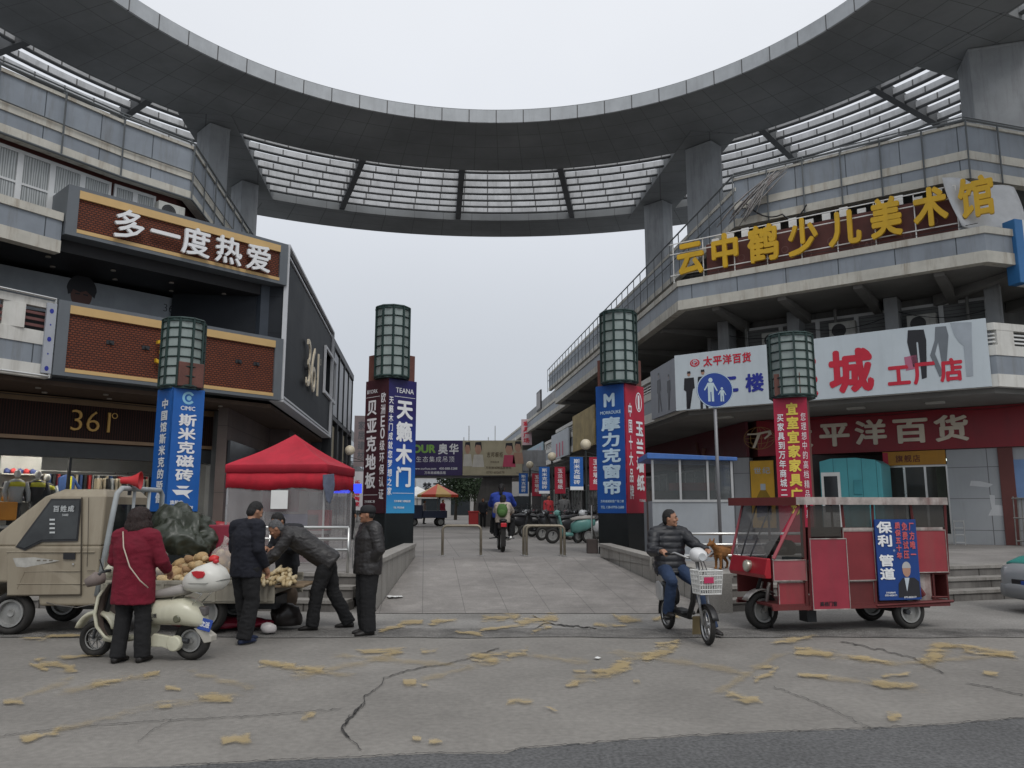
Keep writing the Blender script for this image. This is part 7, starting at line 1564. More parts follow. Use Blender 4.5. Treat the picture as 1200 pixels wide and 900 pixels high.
# man with the cap, hands in pockets, looking left
p0 = gx_(429, 744); m4 = person('man in a dark cap and black zipped jacket standing by the ramp wall', (p0.x, p0.y, 0), -62, standing(1.64, elL=(.27, .06, 1.12), elR=(-.27, .06, 1.12), wrL=(.135, -.03, .93), wrR=(-.135, -.03, .93), anL=(.10, .0, .085), anR=(-.11, .03, .085), head=(0, -.03, 1.585)), jleather, tblack, shoeb, hair='cap', hairm=HAIRB, skinm=SKIN2, head_yaw=-28, hem=.14, bulk=1.26, fold=.009, legbulk=1.3)
mb = MB(); mb.tube([V((.01, -.195, 1.32)), V((.01, -.215, 1.07)), V((.01, -.21, .84))], .005, 5); mb.build('zip', mk('zip_grey', (.14, .14, .14)), m4)
# ---- e-bike and its rider
A = pz(783, 737.5); B = pz(830, 756); bd = (B-A); EB = thing('electric_bike', 'black electric bike with a white wire basket, ridden by a man in a puffer jacket', 'bike', A, math.atan2(bd.y, bd.x)); WB = bd.length
bsil = mat('bike_silver', (.34, .34, .34), .35, .1, 4, metal=.6); bblk = mat('bike_black', (.02, .02, .021), .4, .15, 4)
wheel(EB, (0, 0, .215), .215, .065, rimr=.74, spokes=12, rim=bsil); wheel(EB, (WB, 0, .23), .23, .06, rimr=.76, spokes=6, rim=bsil, yaw=R(-6))
mb = MB(); shell(mb, [(-.12, .46, .60, .06), (-.02, .40, .64, .10), (.12, .36, .62, .11), (.22, .34, .56, .09)], 20, 3); mb.build('battery_case', bblk, EB, smooth=True)
for s_ in (-1, 1): mb = MB(); shell(mb, [(-.12, .42, .62, .012, .105*s_), (.0, .38, .64, .014, .118*s_), (.14, .40, .58, .012, .112*s_)], 16, 3); mb.build('side_cover', mat('cover_silver', (.5, .5, .5), .35, .1, metal=.3), EB, smooth=True)
mb = MB(); mb.tube([V((.1, 0, .45)), V((.3, 0, .26)), V((.72, 0, .26)), V((.86, 0, .45)), V((.93, 0, .82))], .035, 10); mb.tube([V((.1, 0, .3)), V((.18, 0, .72))], .025, 8); mb.build('frame', bblk, EB, smooth=True)
MB().cbox((.50, 0, .30), (.42, .2, .05)).build('foot_board', bblk, EB, bevel=.02)
mb = MB(); shell(mb, [(-.02, .72, .80, .09), (.10, .72, .83, .12), (.25, .74, .81, .09), (.34, .75, .79, .05)], 18); mb.build('saddle', black, EB, smooth=True)
mb = MB(); shell(mb, [(-.25, .70, .76, .07), (-.08, .70, .77, .09), (-.02, .70, .75, .06)], 16); mb.build('rear_seat', black, EB, smooth=True)
mb = MB(); mb.tube([V((-.27, -.09, .84)), V((-.30, 0, .84)), V((-.27, .09, .84))], .012, 6); mb.tube([V((-.27, -.09, .84)), V((-.1, -.09, .70))], .01, 6); mb.tube([V((-.27, .09, .84)), V((-.1, .09, .70))], .01, 6); mb.build('backrest_rail', bblk, EB)
for s_ in (-1, 1): MB().tube([V((WB, .055*s_, .23)), V((WB-.12, .055*s_, .58)), V((WB-.16, .02*s_, .70))], .02, 8).build('fork_leg', bsil, EB, smooth=True)
mb = MB(); mb.tube([V((WB-.16, 0, .66)), V((WB-.25, 0, 1.0))], .024, 10); mb.build('stem', bsil, EB, smooth=True)
mb = MB(); mb.tube([V((WB-.46, -.31, 1.04)), V((WB-.33, -.25, 1.06)), V((WB-.25, -.12, 1.0)), V((WB-.25, .12, 1.0)), V((WB-.33, .25, 1.06)), V((WB-.46, .31, 1.04))], .013, 8); mb.build('handlebar', bsil, EB, smooth=True)
for s_ in (-1, 1): MB().tube([V((WB-.36, .255*s_, 1.058)), V((WB-.47, .315*s_, 1.038))], .019, 8).build('grip', black, EB, smooth=True)
mb = MB(); shell(mb, [(WB-.30, .98, 1.10, .07), (WB-.22, .95, 1.13, .105), (WB-.12, .96, 1.10, .09), (WB-.08, .98, 1.06, .05)], 20, 2.4); mb.build('headlight_cowl', mat('cowl_white', (.62, .62, .62), .3, .05), EB, smooth=True)
mb = MB(); mb.lathe([(0, 0), (.045, .005), (.05, -.02), (0, -.02)], (WB-.075, 0, 1.02), 'X', 16); mb.build('headlight', MATS['lens_clear'], EB)
for k in range(3): MB().tube([V((WB-.15, -.03+.03*k, 1.0)), V((WB-.06, -.05+.05*k, .85)), V((WB-.15, -.02+.02*k, .66))], .006, 5).build('cable', black, EB)
# white wire basket of slats with bright stickers
bk = thing('basket', None, None, (WB+.02, 0, .60)); bk.parent = EB; bw, bl, bh = .15, .13, .27; bwh = mat('basket_white', (.60, .60, .58), .5, .1, 8)
mb = MB()
def wall(p, q_, nx):
    p, q_ = V(p), V(q_)
    for k in range(nx+1): c = p+(q_-p)*k/nx; f_ = 1; mb.tube([V((c.x*.86, c.y*.86, 0)), V((c.x, c.y, bh))], .006, 4)
    for j in range(6): z = bh*j/5; sc_ = .86+.14*j/5; mb.tube([V((p.x*sc_, p.y*sc_, z)), V((q_.x*sc_, q_.y*sc_, z))], .008 if j in (0, 5) else .006, 4)
for a_, b_, n_ in (((-bl, -bw), (bl, -bw), 7), ((bl, -bw), (bl, bw), 9), ((bl, bw), (-bl, bw), 7), ((-bl, bw), (-bl, -bw), 9)): wall((*a_, 0), (*b_, 0), n_)
mb.build('wire_side', bwh, bk)
mb = MB(); mb.box(-bl*.86, bl*.86, -bw*.86, bw*.86, 0, .008); mb.build('base', bwh, bk)
mb = MB()
for (x, y0, y1, z0, z1) in ((bl*.97, -.09, .03, .13, .20),): mb.box(x-.002, x+.010, y0, y1, z0, z1)
mb.build('badge', mk('badge_red', (.45, .03, .10)), bk)
o = MB().ell((0, 0, 0), (.10, .12, .10), 14); o = o.build('carrier_bag', mat('bag_mixed', (.45, .44, .42), .6, .5, 14), smooth=True); o.location = V(A)+M.Rotation(EB.rotation_euler.z, 3, 'Z') @ V((WB+.02, 0, .72)); tag(o, 'pale carrier bag inside the white bike basket', 'bag')
for x, r_, a0, a1, nm in ((0, .235, 60, 190, 'rear_fender'), (WB, .25, 20, 150, 'front_fender')):
    mb = MB(); rings = [[V((x+(r_+.006*cos(t2))*cos(a_), .042*sin(t2), .22+(r_+.006*cos(t2))*sin(a_))) for t2 in [2*pi*k/8 for k in range(8)]] for a_ in [R(a0)+R(a1-a0)*k/12 for k in range(13)]]; mb.loft(rings); mb.build(nm, bblk, EB, smooth=True)
MB().prism([V((WB-.30, -.07, .08)), V((WB-.30, .07, .08)), V((WB-.27, .07, .30)), V((WB-.27, -.07, .30))], (.006, 0, 0)).build('mud_flap', mk('flap_tan', (.22, .17, .09)), EB)
mb = MB(); mb.tube([V((-.26, .02, .20)), V((-.34, .08, .25)), V((-.38, .1, .22)), V((-.34, .08, .18)), V((-.1, .07, .2))], .009, 6); mb.tube([V((-.2, .08, .2)), V((.3, .09, .24))], .022, 8); mb.build('stand', bsil, EB)
for s_ in (-1, 1): mb = MB(); mb.tube([V((.34, .07*s_, .26)), V((.40, .13*s_, .20))], .01, 6); mb.cbox((.41, .17*s_, .195), (.09, .09, .022)); mb.build('pedal', bblk, EB)
hd_ = math.degrees(math.atan2(bd.y, bd.x))
# rider: built facing -Y, so bike-forward is -Y here; placed at the bike's rear wheel
Jr = dict(pel=(0, -.14, .84), chest=(0, -.10, 1.16), neck=(0, -.14, 1.34), head=(0, -.19, 1.475), shL=(.20, -.12, 1.27), shR=(-.20, -.12, 1.27), elL=(.31, -.38, 1.09), elR=(-.30, -.28, 1.04), wrL=(.30, -.66, 1.065), wrR=(-.30, -.62, 1.06), hipL=(.10, -.16, .82), hipR=(-.10, -.16, .82), knL=(.17, -.58, .66), knR=(-.15, -.56, .68), anL=(.34, -.66, .12), anR=(-.15, -.40, .29), toeL=(.38, -.82, .07), toeR=(-.15, -.57, .26), soleR=.215, soleL=.03, curlL=(0, -.3, -1), curlR=(0, -.3, -1))
puff = mat('puffer_black', (.013, .014, .018), .5, .15, 4, spec=.5)
rd = person('man in a black hooded puffer jacket and blue jeans riding the electric bike, looking aside', A, hd_+90, Jr, puff, jeans, shoeb, hair='short', head_yaw=58, hem=.08, bulk=1.14, fold=.006, hood=True)
jk = [c for c in rd.children if c.name.startswith('jacket')][0]
for v in jk.data.vertices:                              # quilted rings
    n_ = v.normal; v.co += n_*(.011*abs(sin(v.co.z*38)) - .004)
rd_sleeve = None
# ---- the dog on the precinct
dg0 = pz(848, 667, ZP); DGm = mat('dog_fur', (.24, .105, .032), .9, .35, 9, bump=.6, bscale=120)
b = MB(); b.loft([[V((x, w_*cos(t), z+h_*sin(t))) for t in [2*pi*k/12 for k in range(12)]] for x, z, w_, h_ in ((-.24, .31, .045, .05), (-.20, .31, .075, .085), (-.08, .30, .085, .095), (.06, .295, .09, .11), (.15, .30, .085, .105), (.21, .32, .06, .07))])
b.tube([V((.17, 0, .34)), V((.25, -.01, .40)), V((.29, -.02, .44))], [.065, .055, .05], 10); b.ell((.32, -.02, .455), (.062, .052, .052), 10); b.tube([V((.34, -.02, .445)), V((.42, -.035, .43))], [.035, .022], 8)
for s_ in (-1, 1): b.tube([V((.30, -.02+.035*s_, .49)), V((.29, -.02+.045*s_, .55))], [.022, .006], 6)
for x, s_ in ((.15, -1), (.17, 1)): b.tube([V((x, .05*s_, .27)), V((x-.01, .055*s_, .15)), V((x+.0, .055*s_, .03))], [.042, .026, .021], 8); b.ell((x+.02, .055*s_, .02), (.035, .024, .02), 8)
for x, s_ in ((-.17, -1), (-.19, 1)): b.tube([V((x+.02, .055*s_, .29)), V((x+.05, .06*s_, .19)), V((x-.05, .06*s_, .115)), V((x-.035, .06*s_, .03))], [.058, .038, .022, .020], 8); b.ell((x-.01, .06*s_, .02), (.035, .024, .02), 8)
b.tube([V((-.23, 0, .35)), V((-.31, .01, .40)), V((-.38, .03, .41)), V((-.44, .05, .38))], [.03, .034, .032, .012], 8)
dg = mobj('dog', solid(b, .010, 2, .006, 30, 5), DGm, None); dg.location = (dg0.x, dg0.y, ZP+.002); dg.rotation_euler = (0, 0, R(222)); tag(dg, 'small ginger brown dog standing on the precinct edge behind the e-bike', 'dog')
for s_ in (-1, 1): MB().ell((.355, -.022+.03*s_, .468), (.007, .006, .007), 6).build('eye', EYEM, dg); 
MB().ell((.425, -.036, .436), (.012, .012, .01), 8).build('nose', black, dg)
# ================================================================ the street beyond
# balcony banners of the right wing
def fsx(px, y=-.1): return FS.xat(px, y)
def wing_board(label, px0, px1, z0, z1, m, y=-.12):
    return sign('banner_board', label, FS, fsx(px0, y), fsx(px1, y), z0, z1, y, .08, m)
r, W, Hh = wing_board('tan cloth banner hung over the right wing balcony, right of the row', 671, 696, 4.75, 6.75, mat('banner_tan', (.40, .31, .15), .8, .3, 1.2))
r, W, Hh = wing_board('white banner with pink stripes on the right wing balcony', 646, 666, 4.7, 6.3, mk('banner_white2', (.46, .49, .52)))
mb = MB(); mb.mi = 0
for k in range(3): rect(mb, W*(.3+.17*k), .1, W*(.38+.17*k), .95, -.006)
mb.build('print', mk('print_pink2', (.5, .10, .16)), r)
r, W, Hh = wing_board('bluish garment poster on the right wing balcony, farthest of the row', 612, 636, 4.7, 6.7, mk('banner_bluish', (.26, .36, .42)), .68)
mb = MB()
for k in range(7): rect(mb, W*(.08+.13*k), .5, W*(.14+.13*k), 1.7, -.006)
mb.build('print', [mk('print_mauve', (.36, .30, .36))], r)
t = thing('sign_board', 'small dark framed board standing on the canopy edge of the right wing', 'sign', FS.w(-37.5, .7, 9.36), FS.a); MB().box(0, 2.2, 0, .1, 0, 1.55).build('frame', darkmet, t); mb = MB(); mb.box(.12, 2.08, -.02, 0, .12, 1.43); mb.build('face', mk('board_grey', (.30, .28, .28)), t)
t = thing('sign_board', 'pink vertical sign with red characters at the far end of the right wing', 'sign', FS.w(-44, .3, 7.2), FS.a+R(70)); MB().box(0, .95, 0, .12, 0, 2.3).build('panel', mk('sign_pink', (.55, .40, .42)), t); mb = MB(); colm(mb, '家具广场', .15, .15, .8, 2.15, y=-.006, bold=.03); mb.build('lettering', lred, t, merge=False)
# shopfronts under the right wing: frames and dark panes
for k in range(9):
    x0 = -7.5-k*5.2; fo = thing('shopfront', f'dark glazed shopfront under the right wing, {("first", "second", "third", "fourth", "fifth", "sixth", "seventh", "eighth", "ninth")[k]} from the corner', 'shopfront', FS.w(x0-3.8, 3.5, ZP), FS.a)
    fr = MB(); fr.box(0, 3.8, 0, .08, 2.7, 2.8); 
    for x in (0, 1.25, 2.5, 3.72): fr.box(x, x+.08, 0, .08, 0, 2.7)
    fr.build('frame', alum, fo); MB().box(.08, 3.72, .03, .05, 0, 2.7).build('pane', mat('shopfront_glass', (.06, .06, .06), .1, .5, .8), fo)
    MB().box(-.3, 4.1, -.15, .05, 2.85, 3.9).build('fascia', mat(('fascia_red2', 'fascia_dark', 'fascia_brown')[k % 3], ((.18, .015, .02), (.03, .03, .035), (.12, .06, .03))[k % 3], .5), fo)
# lamp posts with paired banners
lampg = mat('lamp_globe', (.72, .64, .48), .35, .08, 2); polem = mat('lamp_pole', (.03, .035, .035), .5)
def lamp_post(x, y, label, sgn=True):
    t = thing('street_lamp', label, 'street lamp', (x, y, ZP), STA, 'globe street lamps')
    mb = MB(); mb.tube([V((0, 0, 0)), V((0, 0, 3.3))], [.06, .045], 10); mb.lathe([(0, 0), (.13, 0), (.10, .25), (.06, .35), (0, .35)], (0, 0, 0)); mb.build('pole', polem, t, smooth=True, autosm=40)
    MB().ell((0, 0, 3.48), .21, 18).build('globe', lampg, t, smooth=True)
    mb = MB(); mb.tube([V((-.75, 0, 3.02)), V((.75, 0, 3.02))], .016, 6); mb.tube([V((-.75, 0, 1.75)), V((.75, 0, 1.75))], .012, 6); mb.tube([V((.02, 0, 3.2)), V((.55, 0, 3.05))], .012, 5); mb.build('arm', polem, t)
    return t
def hung(x, y, label, m, txt, side_, foot):
    F = Frame((x, y), math.degrees(STA)); a = -.62 if side_ < 0 else .12
    r, W, Hh = sign('hanging_banner', label, F, a, a+.50, ZP+1.76, ZP+3.0, -.02, .03, m, 'banner', 'banners on the street lamps')
    mb = MB(); colm(mb, txt, .12, .2, .40, 1.18, y=-.004, bold=.02); 
    if foot: rect(mb, 0, 0, .5, .13, -.004)
    mb.build('lettering', ltext, r, merge=False)
LP = [(pd(687, 560, 30).x, 30.0, 'nearest'), (pd(647, 560, 37).x, 37.0, 'second'), (pd(621, 560, 44).x, 44.0, 'third')]
for x, y, nm in LP:
    lamp_post(x, y, f'{nm} globe street lamp on the right side of the street')
    hung(x, y, f'blue hanging banner on the {nm} right-hand street lamp', pblue, '斯米克磁砖', -1, True); hung(x, y, f'red hanging banner on the {nm} right-hand street lamp', pred, '玉兰墙纸', 1, False)
xl = pd(409, 560, 33).x
lamp_post(xl, 33, 'globe street lamp on the left, between the red tent and the maroon banner')
F = Frame((xl, 33), math.degrees(STA)); r, W, Hh = sign('hanging_banner', 'white hanging banner with red characters on the left street lamp', F, .08, .62, ZP+1.0, ZP+2.6, -.02, .03, mk('banner_pale', (.55, .53, .53)), 'banner', 'banners on the street lamps')
mb = MB(); colm(mb, '乐家居陶瓷', .15, .15, .40, 1.25, y=-.004, bold=.03); mb.build('lettering', lred, r, merge=False)
# billboards on the footbridge across the street
fb = thing('footbridge', 'dark footbridge with billboards across the far street', 'footbridge', (0, 48, ZP), 0)
bx0, bx1 = pd(440, 540, 48).x, pd(640, 540, 48).x
MB().box(bx0, bx1, .25, 2.6, 3.0, 3.35).build('deck', concrete, fb); MB().box(bx0, bx1, .2, .3, 3.35, 4.6).build('parapet', concrete, fb)
xs0, xs1 = pd(556, 580, 48).x, pd(600, 580, 48).x
mb = MB(); mb.prism([V((xs0+.55, 0.3, 3.2)), V((xs1, .3, 3.2)), V((xs1, .3, 0)), V((xs0-.3, .3, 0))], (0, 2.2, 0)); mb.build('stair_pier', mat('pier_dark', (.10, .095, .09), .85, .25, 1, grime=.5, gcol=(.04, .04, .04)), fb)
mb = MB(); mb.box(bx0+.2, bx0+.7, .4, 1.0, 0, 3.0); mb.build('pier', concrete, fb)
mb = MB()
for px, h in ((543, .2), (549, .9), (572, .2), (580, .9), (604, .15)): x = pd(px, 540, 48).x; mb.box(x-.03, x+.03, .25, .31, 4.6, 5.2+h)
mb.build('mast', steel, fb)
FBm = Frame((0, 48), 0)
zb0, zb1 = pd(540, 557, 47.8).z, pd(540, 516, 47.8).z
def bill(label, px0, px1, m):
    a, b = pd(px0, 540, 47.9).x, pd(px1, 540, 47.9).x; return sign('billboard', label, FBm, a, b, zb0, zb1, -.1, .2, m, 'billboard')
r, W, Hh = bill('dark purple billboard with green and white lettering over the far street', 478, 542, mk('bill_purple', (.045, .03, .11)))
mb = MB(); put(mb, '奥华', W*.52, Hh*.60, W*.95, Hh*.92, y=-.006, bold=.03) if False else row(mb, '奥华', W*.54, Hh*.58, W*.94, Hh*.93, y=-.006, bold=.03); row(mb, '生态集成吊顶', W*.14, Hh*.36, W*.86, Hh*.56, y=-.006, bold=.0); put(mb, 'www.ourhua.com   400-888-5288', W*.05, Hh*.15, W*.95, Hh*.24, y=-.006, bold=.02); put(mb, '万年商城精品馆', W*.05, Hh*.03, W*.95, Hh*.12, y=-.006); mb.build('lettering', ltext, r, merge=False)
mb = MB(); put(mb, 'OUR', W*.06, Hh*.60, W*.52, Hh*.92, y=-.006, bold=.07); mb.build('logo_lettering', lgreen, r, merge=False)
r, W, Hh = bill('beige kitchen billboard with people at both ends over the far street', 542.3, 612, mk('bill_beige', (.40, .36, .25)))
mb = MB()
def bust(cx, w_, z0, top, m):
    mb.mi = m; flat(mb, [(cx-w_, z0), (cx+w_, z0), (cx+w_*.75, z0+.5*top), (cx-w_*.75, z0+.5*top)], -.005); mb.mi = 1; disc(mb, cx, z0+.75*top, w_*.55, top*.24, -.007); mb.mi = 2; flat(mb, [(cx-w_*.6, z0+.75*top), (cx-w_*.5, z0+1.0*top), (cx+w_*.5, z0+1.02*top), (cx+w_*.65, z0+.6*top), (cx+w_*.35, z0+.88*top), (cx-w_*.35, z0+.9*top)], -.009)
bust(W*.08, .28, .55, 1.45, 0); bust(W*.26, .36, .5, 1.5, 0); bust(W*.78, .40, .5, 1.45, 3); bust(W*.93, .34, .7, 1.35, 1)
mb.build('print', [mk('shirt_white', (.55, .53, .48)), skin, lblk, mk('shirt_rose', (.48, .06, .12))], r)
mb = MB(); row(mb, '志邦橱柜', W*.40, Hh*.50, W*.68, Hh*.68, y=-.006, bold=.02); put(mb, '时尚生活', W*.46, Hh*.34, W*.62, Hh*.42, y=-.006); put(mb, '万年商城精品家居馆', W*.36, Hh*.17, W*.84, Hh*.26, y=-.006); put(mb, '0793 6026578', W*.2, Hh*.05, W*.9, Hh*.12, y=-.006); mb.build('lettering', mk('letter_olive', (.12, .09, .05)), r, merge=False)
# the far end of the street
fbld = thing('far_building', 'pale low building with a white sign closing the far end of the street', 'building', (pd(520, 590, 100).x, 100, ZP)); xw = 26
MB().box(-xw, xw, 0, 12, 0, 5.4).build('wall', mat('far_wall', (.42, .41, .40), .8, .15, .3), fbld); MB().box(-xw-.3, xw+.3, -.3, 12.3, 5.4, 5.7).build('roof', concrete, fbld)
for k in range(14): MB().box(-xw+1+k*3.7, -xw+3.4+k*3.7, -.05, .05, .3, 2.6).build('window', glassd, fbld)
a, b = pd(487, 570, 99.5).x, pd(550, 570, 99.5).x
r, W, Hh = sign('shop_sign', 'long white sign with dark characters on the far building', Frame((0, 99.7), 0), a, b, 3.1, 5.3, 0, .2, mk('far_sign_white', (.52, .54, .56)))
mb = MB(); row(mb, '梦天木门', W*.12, .35, W*.85, 1.9, y=-.01, bold=.03); mb.build('lettering', lblk, r, merge=False)
# simple blocks behind both wings so that the street stays closed from the side
for lab, x, y, wx, wy, h, c in (('white panelled shop building beyond the black clad wall', 0, 0, 0, 0, 0, 0),):
    t = thing('shop_building', lab, 'building', FT.w(13.6, .0, 0), FT.a)
    MB().box(0, 11, .4, 12, ZP, 9.9).build('wall', mat('slate_wall', (.06, .065, .07), .6, .2), t)
    for k in range(4): MB().box(.5+k*2.6, 2.75+k*2.6, .0, .4, 6.3, 9.5).build('white_panel', mk('panel_white', (.52, .54, .57)), t)
    fr = MB(); fr.box(0, 11, -.08, .4, 9.6, 9.95); fr.box(0, 11, -.05, .4, 6.0, 6.2); fr.box(0, 11, -.05, .4, 3.6, 3.8)
    for k in range(5): fr.box(.25+k*2.6, .45+k*2.6, -.06, .4, 3.8, 9.6)
    fr.build('frame', darkmet, t)
    for k in range(4): MB().box(.6+k*2.6, 2.7+k*2.6, .1, .4, 4.0, 5.8).build('facade_board', mk(('board_cream', 'board_dark')[k % 2], ((.46, .40, .28), (.05, .05, .055))[k % 2]), t)  # plain boards, alternately cream and dark
    for k in range(3): MB().box(.6+k*3.4, 3.4+k*3.4, .3, .42, ZP, 3.4).build('window', glassd, t)
t = thing('shop_building', 'low pale-tiled shop row further along the left side of the street', 'building', FT.w(25, .6, 0), FT.a); MB().box(0, 46, 0, 12, ZP, 7.2).build('wall', mat('pale_tile', (.34, .36, .36), .7, .15, .4), t); MB().box(-.2, 46.2, -.8, 12, 3.9, 4.3).build('canopy', concrete, t)
for k in range(11): MB().box(.6+k*4.2, 4.0+k*4.2, -.05, .05, ZP, 3.2).build('window', glassd, t); MB().box(.6+k*4.2, 4.0+k*4.2, -.05, .05, 4.9, 6.4).build('window', glassd, t)
a = FT.w(24.6, -.2, 0); r, W, Hh = sign('shop_sign', 'pink and pale vertical sign at the end of the left shops', Frame(a.xy, 10), 0, .9, 4.2, 7.4, 0, .15, mk('sign_pale_pink', (.50, .40, .40))); mb = MB(); colm(mb, '家居建材', .2, .4, .7, 2.9, y=-.006, bold=.02); mb.build('lettering', lgrey, r, merge=False)
t = tag(MB().box(-.55, .55, 0, .1, 0, .35).build('lit_sign', mat('lit_blue', (.03, .06, .9), .4, 0, emit=1.2)), 'small glowing blue sign behind the red tent', 'sign'); t.location = pd(406, 578, 30)
# market umbrellas, tree, carts
def parasol(x, y, label, rw, hz_, cols, seg=8):
    t = thing('market_umbrella', label, 'umbrella', (x, y, ZP)); 
    for k in range(seg):
        a0, a1 = 2*pi*k/seg, 2*pi*(k+1)/seg; mb = MB(); p0 = V((0, 0, hz_+.75)); p1 = V((rw*cos(a0), rw*sin(a0), hz_)); p2 = V((rw*cos(a1), rw*sin(a1), hz_)); mb.f([p0, p1, p2]); mb.f([p1, p2, p2+V((0, 0, -.18)), p1+V((0, 0, -.18))]); o = mb.build('panel', cols[k % len(cols)], t); sm = o.modifiers.new('s', 'SOLIDIFY'); sm.thickness = .01
    MB().tube([V((0, 0, 0)), V((0, 0, hz_+.7))], .03, 8).build('pole', steel, t)
red_, yel_ = mk('cloth_red', (.50, .06, .03)), mk('cloth_ochre', (.45, .28, .08))
parasol(pd(513, 575, 56).x, 56, 'red and ochre market umbrella under the billboards', 1.45, 2.05, [yel_, red_]); parasol(pd(489, 575, 60).x, 60, 'white market umbrella beside the red and ochre one', 1.6, 2.0, [white])
leafm = mat('leaf_dark', (.022, .040, .016), .7, .5, 3); barkm = mat('bark', (.06, .05, .04), .9)
def tree(x, y, label, h, cr, seed):
    random.seed(seed); t = thing('tree', label, 'tree', (x, y, ZP)); b = MB(); b.tube([V((0, 0, 0)), V((.05, 0, h*.35)), V((0, .05, h*.6))], [.16, .12, .07], 8)
    for k in range(6): a = k*1.05; b.tube([V((.03, 0, h*.4)), V((cr*.5*cos(a), cr*.5*sin(a), h*.66))], [.06, .025], 6)
    b.build('trunk', barkm, t); b = MB(); cl = [(V((random.uniform(-1, 1)*cr*.75, random.uniform(-1, 1)*cr*.75, h*.68+random.uniform(-.6, .7)*cr*.6)), random.uniform(.35, .6)*cr) for _ in range(14)]
    for _ in range(3200):
        c, r_ = random.choice(cl); d = V((random.gauss(0, 1), random.gauss(0, 1), random.gauss(0, 1))).normalized(); p_ = c+d*r_*random.uniform(.6, 1.05); u = V((random.gauss(0, 1), random.gauss(0, 1), random.gauss(0, 1))).normalized(); v_ = d.cross(u).normalized(); s_ = random.uniform(.08, .19)
        b.f([p_-u*s_, p_+v_*s_*.5, p_+u*s_, p_-v_*s_*.5])
    b.build('crown', leafm, t, merge=False)
tree(pd(534, 575, 78).x, 78, 'round dark green tree below the billboards', 5.0, 2.3, 3); tree(pd(556, 575, 92).x, 92, 'dark tree farther off behind the footbridge pier', 5.2, 2.2, 5)
t = thing('litter_bin', 'red street bin at the foot of the footbridge pier', 'bin', (pd(555, 598, 45).x, 45, ZP)); MB().box(-.27, .27, -.2, .2, .06, .85).build('body', mk('bin_red', (.42, .03, .03)), t, bevel=.03); MB().box(-.3, .3, -.23, .23, .85, .95).build('lid', mk('bin_red', (.42, .03, .03)), t, bevel=.02)
# parked motor scooters: one of each kind, then copies
def moto(label, bodym, seatm, big=False):
    t = thing('parked_scooter', label, 'scooter', (0, 0, 0), 0, 'scooters parked along the right side of the street')
    wheel(t, (-.58, 0, .24), .24, .09, rimr=.6); wheel(t, (.58, 0, .24), .24, .10, rimr=.6)
    mb = MB(); shell(mb, [(.02, .34, .62, .10), (.2, .32, .74, .15), (.5, .40, .78, .16), (.78, .56, .74, .09)], 16); shell(mb, [(-.30, .22, .34, .13), (.05, .22, .34, .14)], 14, 3); mb.build('body', bodym, t, smooth=True)
    mb = MB(); shell(mb, [(.0, .70, .78, .10), (.25, .73, .84, .14), (.6, .74, .86, .12), (.76, .76, .84, .06)], 14); mb.build('seat', seatm, t, smooth=True)
    mb = MB(); mb.prism([V((-.30, -.19, .28)), V((-.45, -.15, .86)), V((-.45, .15, .86)), V((-.30, .19, .28))], (.06, 0, .02)); mb.build('leg_shield', bodym, t, bevel=.02)
    mb = MB(); mb.tube([V((-.58, 0, .24)), V((-.42, 0, .92))], .03, 8); mb.tube([V((-.30, -.32, 1.0)), V((-.42, 0, .95)), V((-.30, .32, 1.0))], .018, 6); mb.build('handlebar', darkmet, t)
    mb = MB(); shell(mb, [(-.55, .88, .98, .06), (-.45, .84, 1.04, .10), (-.36, .88, 1.0, .07)], 14); mb.build('headlight_cowl', bodym, t, smooth=True); MB().ell((-.545, 0, .93), (.02, .05, .045), 10).build('headlight', MATS['lens_clear'], t, smooth=True)
    for s_ in (-1, 1): mb = MB(); mb.tube([V((-.34, .22*s_, 1.0)), V((-.30, .30*s_, 1.18))], .007, 5); mb.ell((-.30, .31*s_, 1.2), (.015, .05, .035), 8); mb.build('mirror', darkmet, t)
    mb = MB(); mb.tube([V((.1, 0, .3)), V((.15, -.2, .012))], .012, 5); mb.build('kickstand', darkmet, t)
    return t
protos = [moto('dark motor scooter in the row parked under the right-hand street lamps', mk('moto_black', (.02, .02, .022), .3), black), moto('teal motor scooter at the near end of the parked row', mk('moto_teal', (.10, .24, .22), .3), sgr), moto('white motor scooter at the near end of the parked row, beside the pillar', mk('moto_white', (.45, .46, .47), .3), black), moto('maroon motor scooter in the parked row on the right', mk('moto_maroon', (.12, .02, .03), .3), black), moto('silver motor scooter in the parked row on the right', mk('moto_silver', (.28, .29, .30), .3), black)]
used_ = set(); random.seed(21)
seq = [(2, 692, 25.5), (1, 668, 25.0), (0, 651, 27.5), (0, 680, 28.5), (4, 699, 28.5), (0, 640, 31), (0, 662, 31.5), (3, 676, 32), (0, 632, 34), (0, 650, 35), (0, 664, 36.5), (4, 626, 38), (0, 640, 39), (0, 652, 40), (0, 618, 42), (3, 632, 43), (0, 645, 44), (0, 611, 45.5), (0, 622, 46.5), (0, 607, 34.5), (0, 613, 38.5), (0, 700, 31), (0, 690, 33), (0, 683, 35), (4, 676, 38), (0, 668, 40), (0, 660, 42), (0, 606, 41), (0, 603, 44), (3, 600, 47), (0, 628, 30.5), (0, 618, 33), (0, 656, 29.5)]
labs = ['first', 'second', 'third', 'fourth', 'fifth', 'sixth', 'seventh', 'eighth', 'ninth', 'tenth', 'eleventh', 'twelfth', 'thirteenth', 'fourteenth']
nd = 0
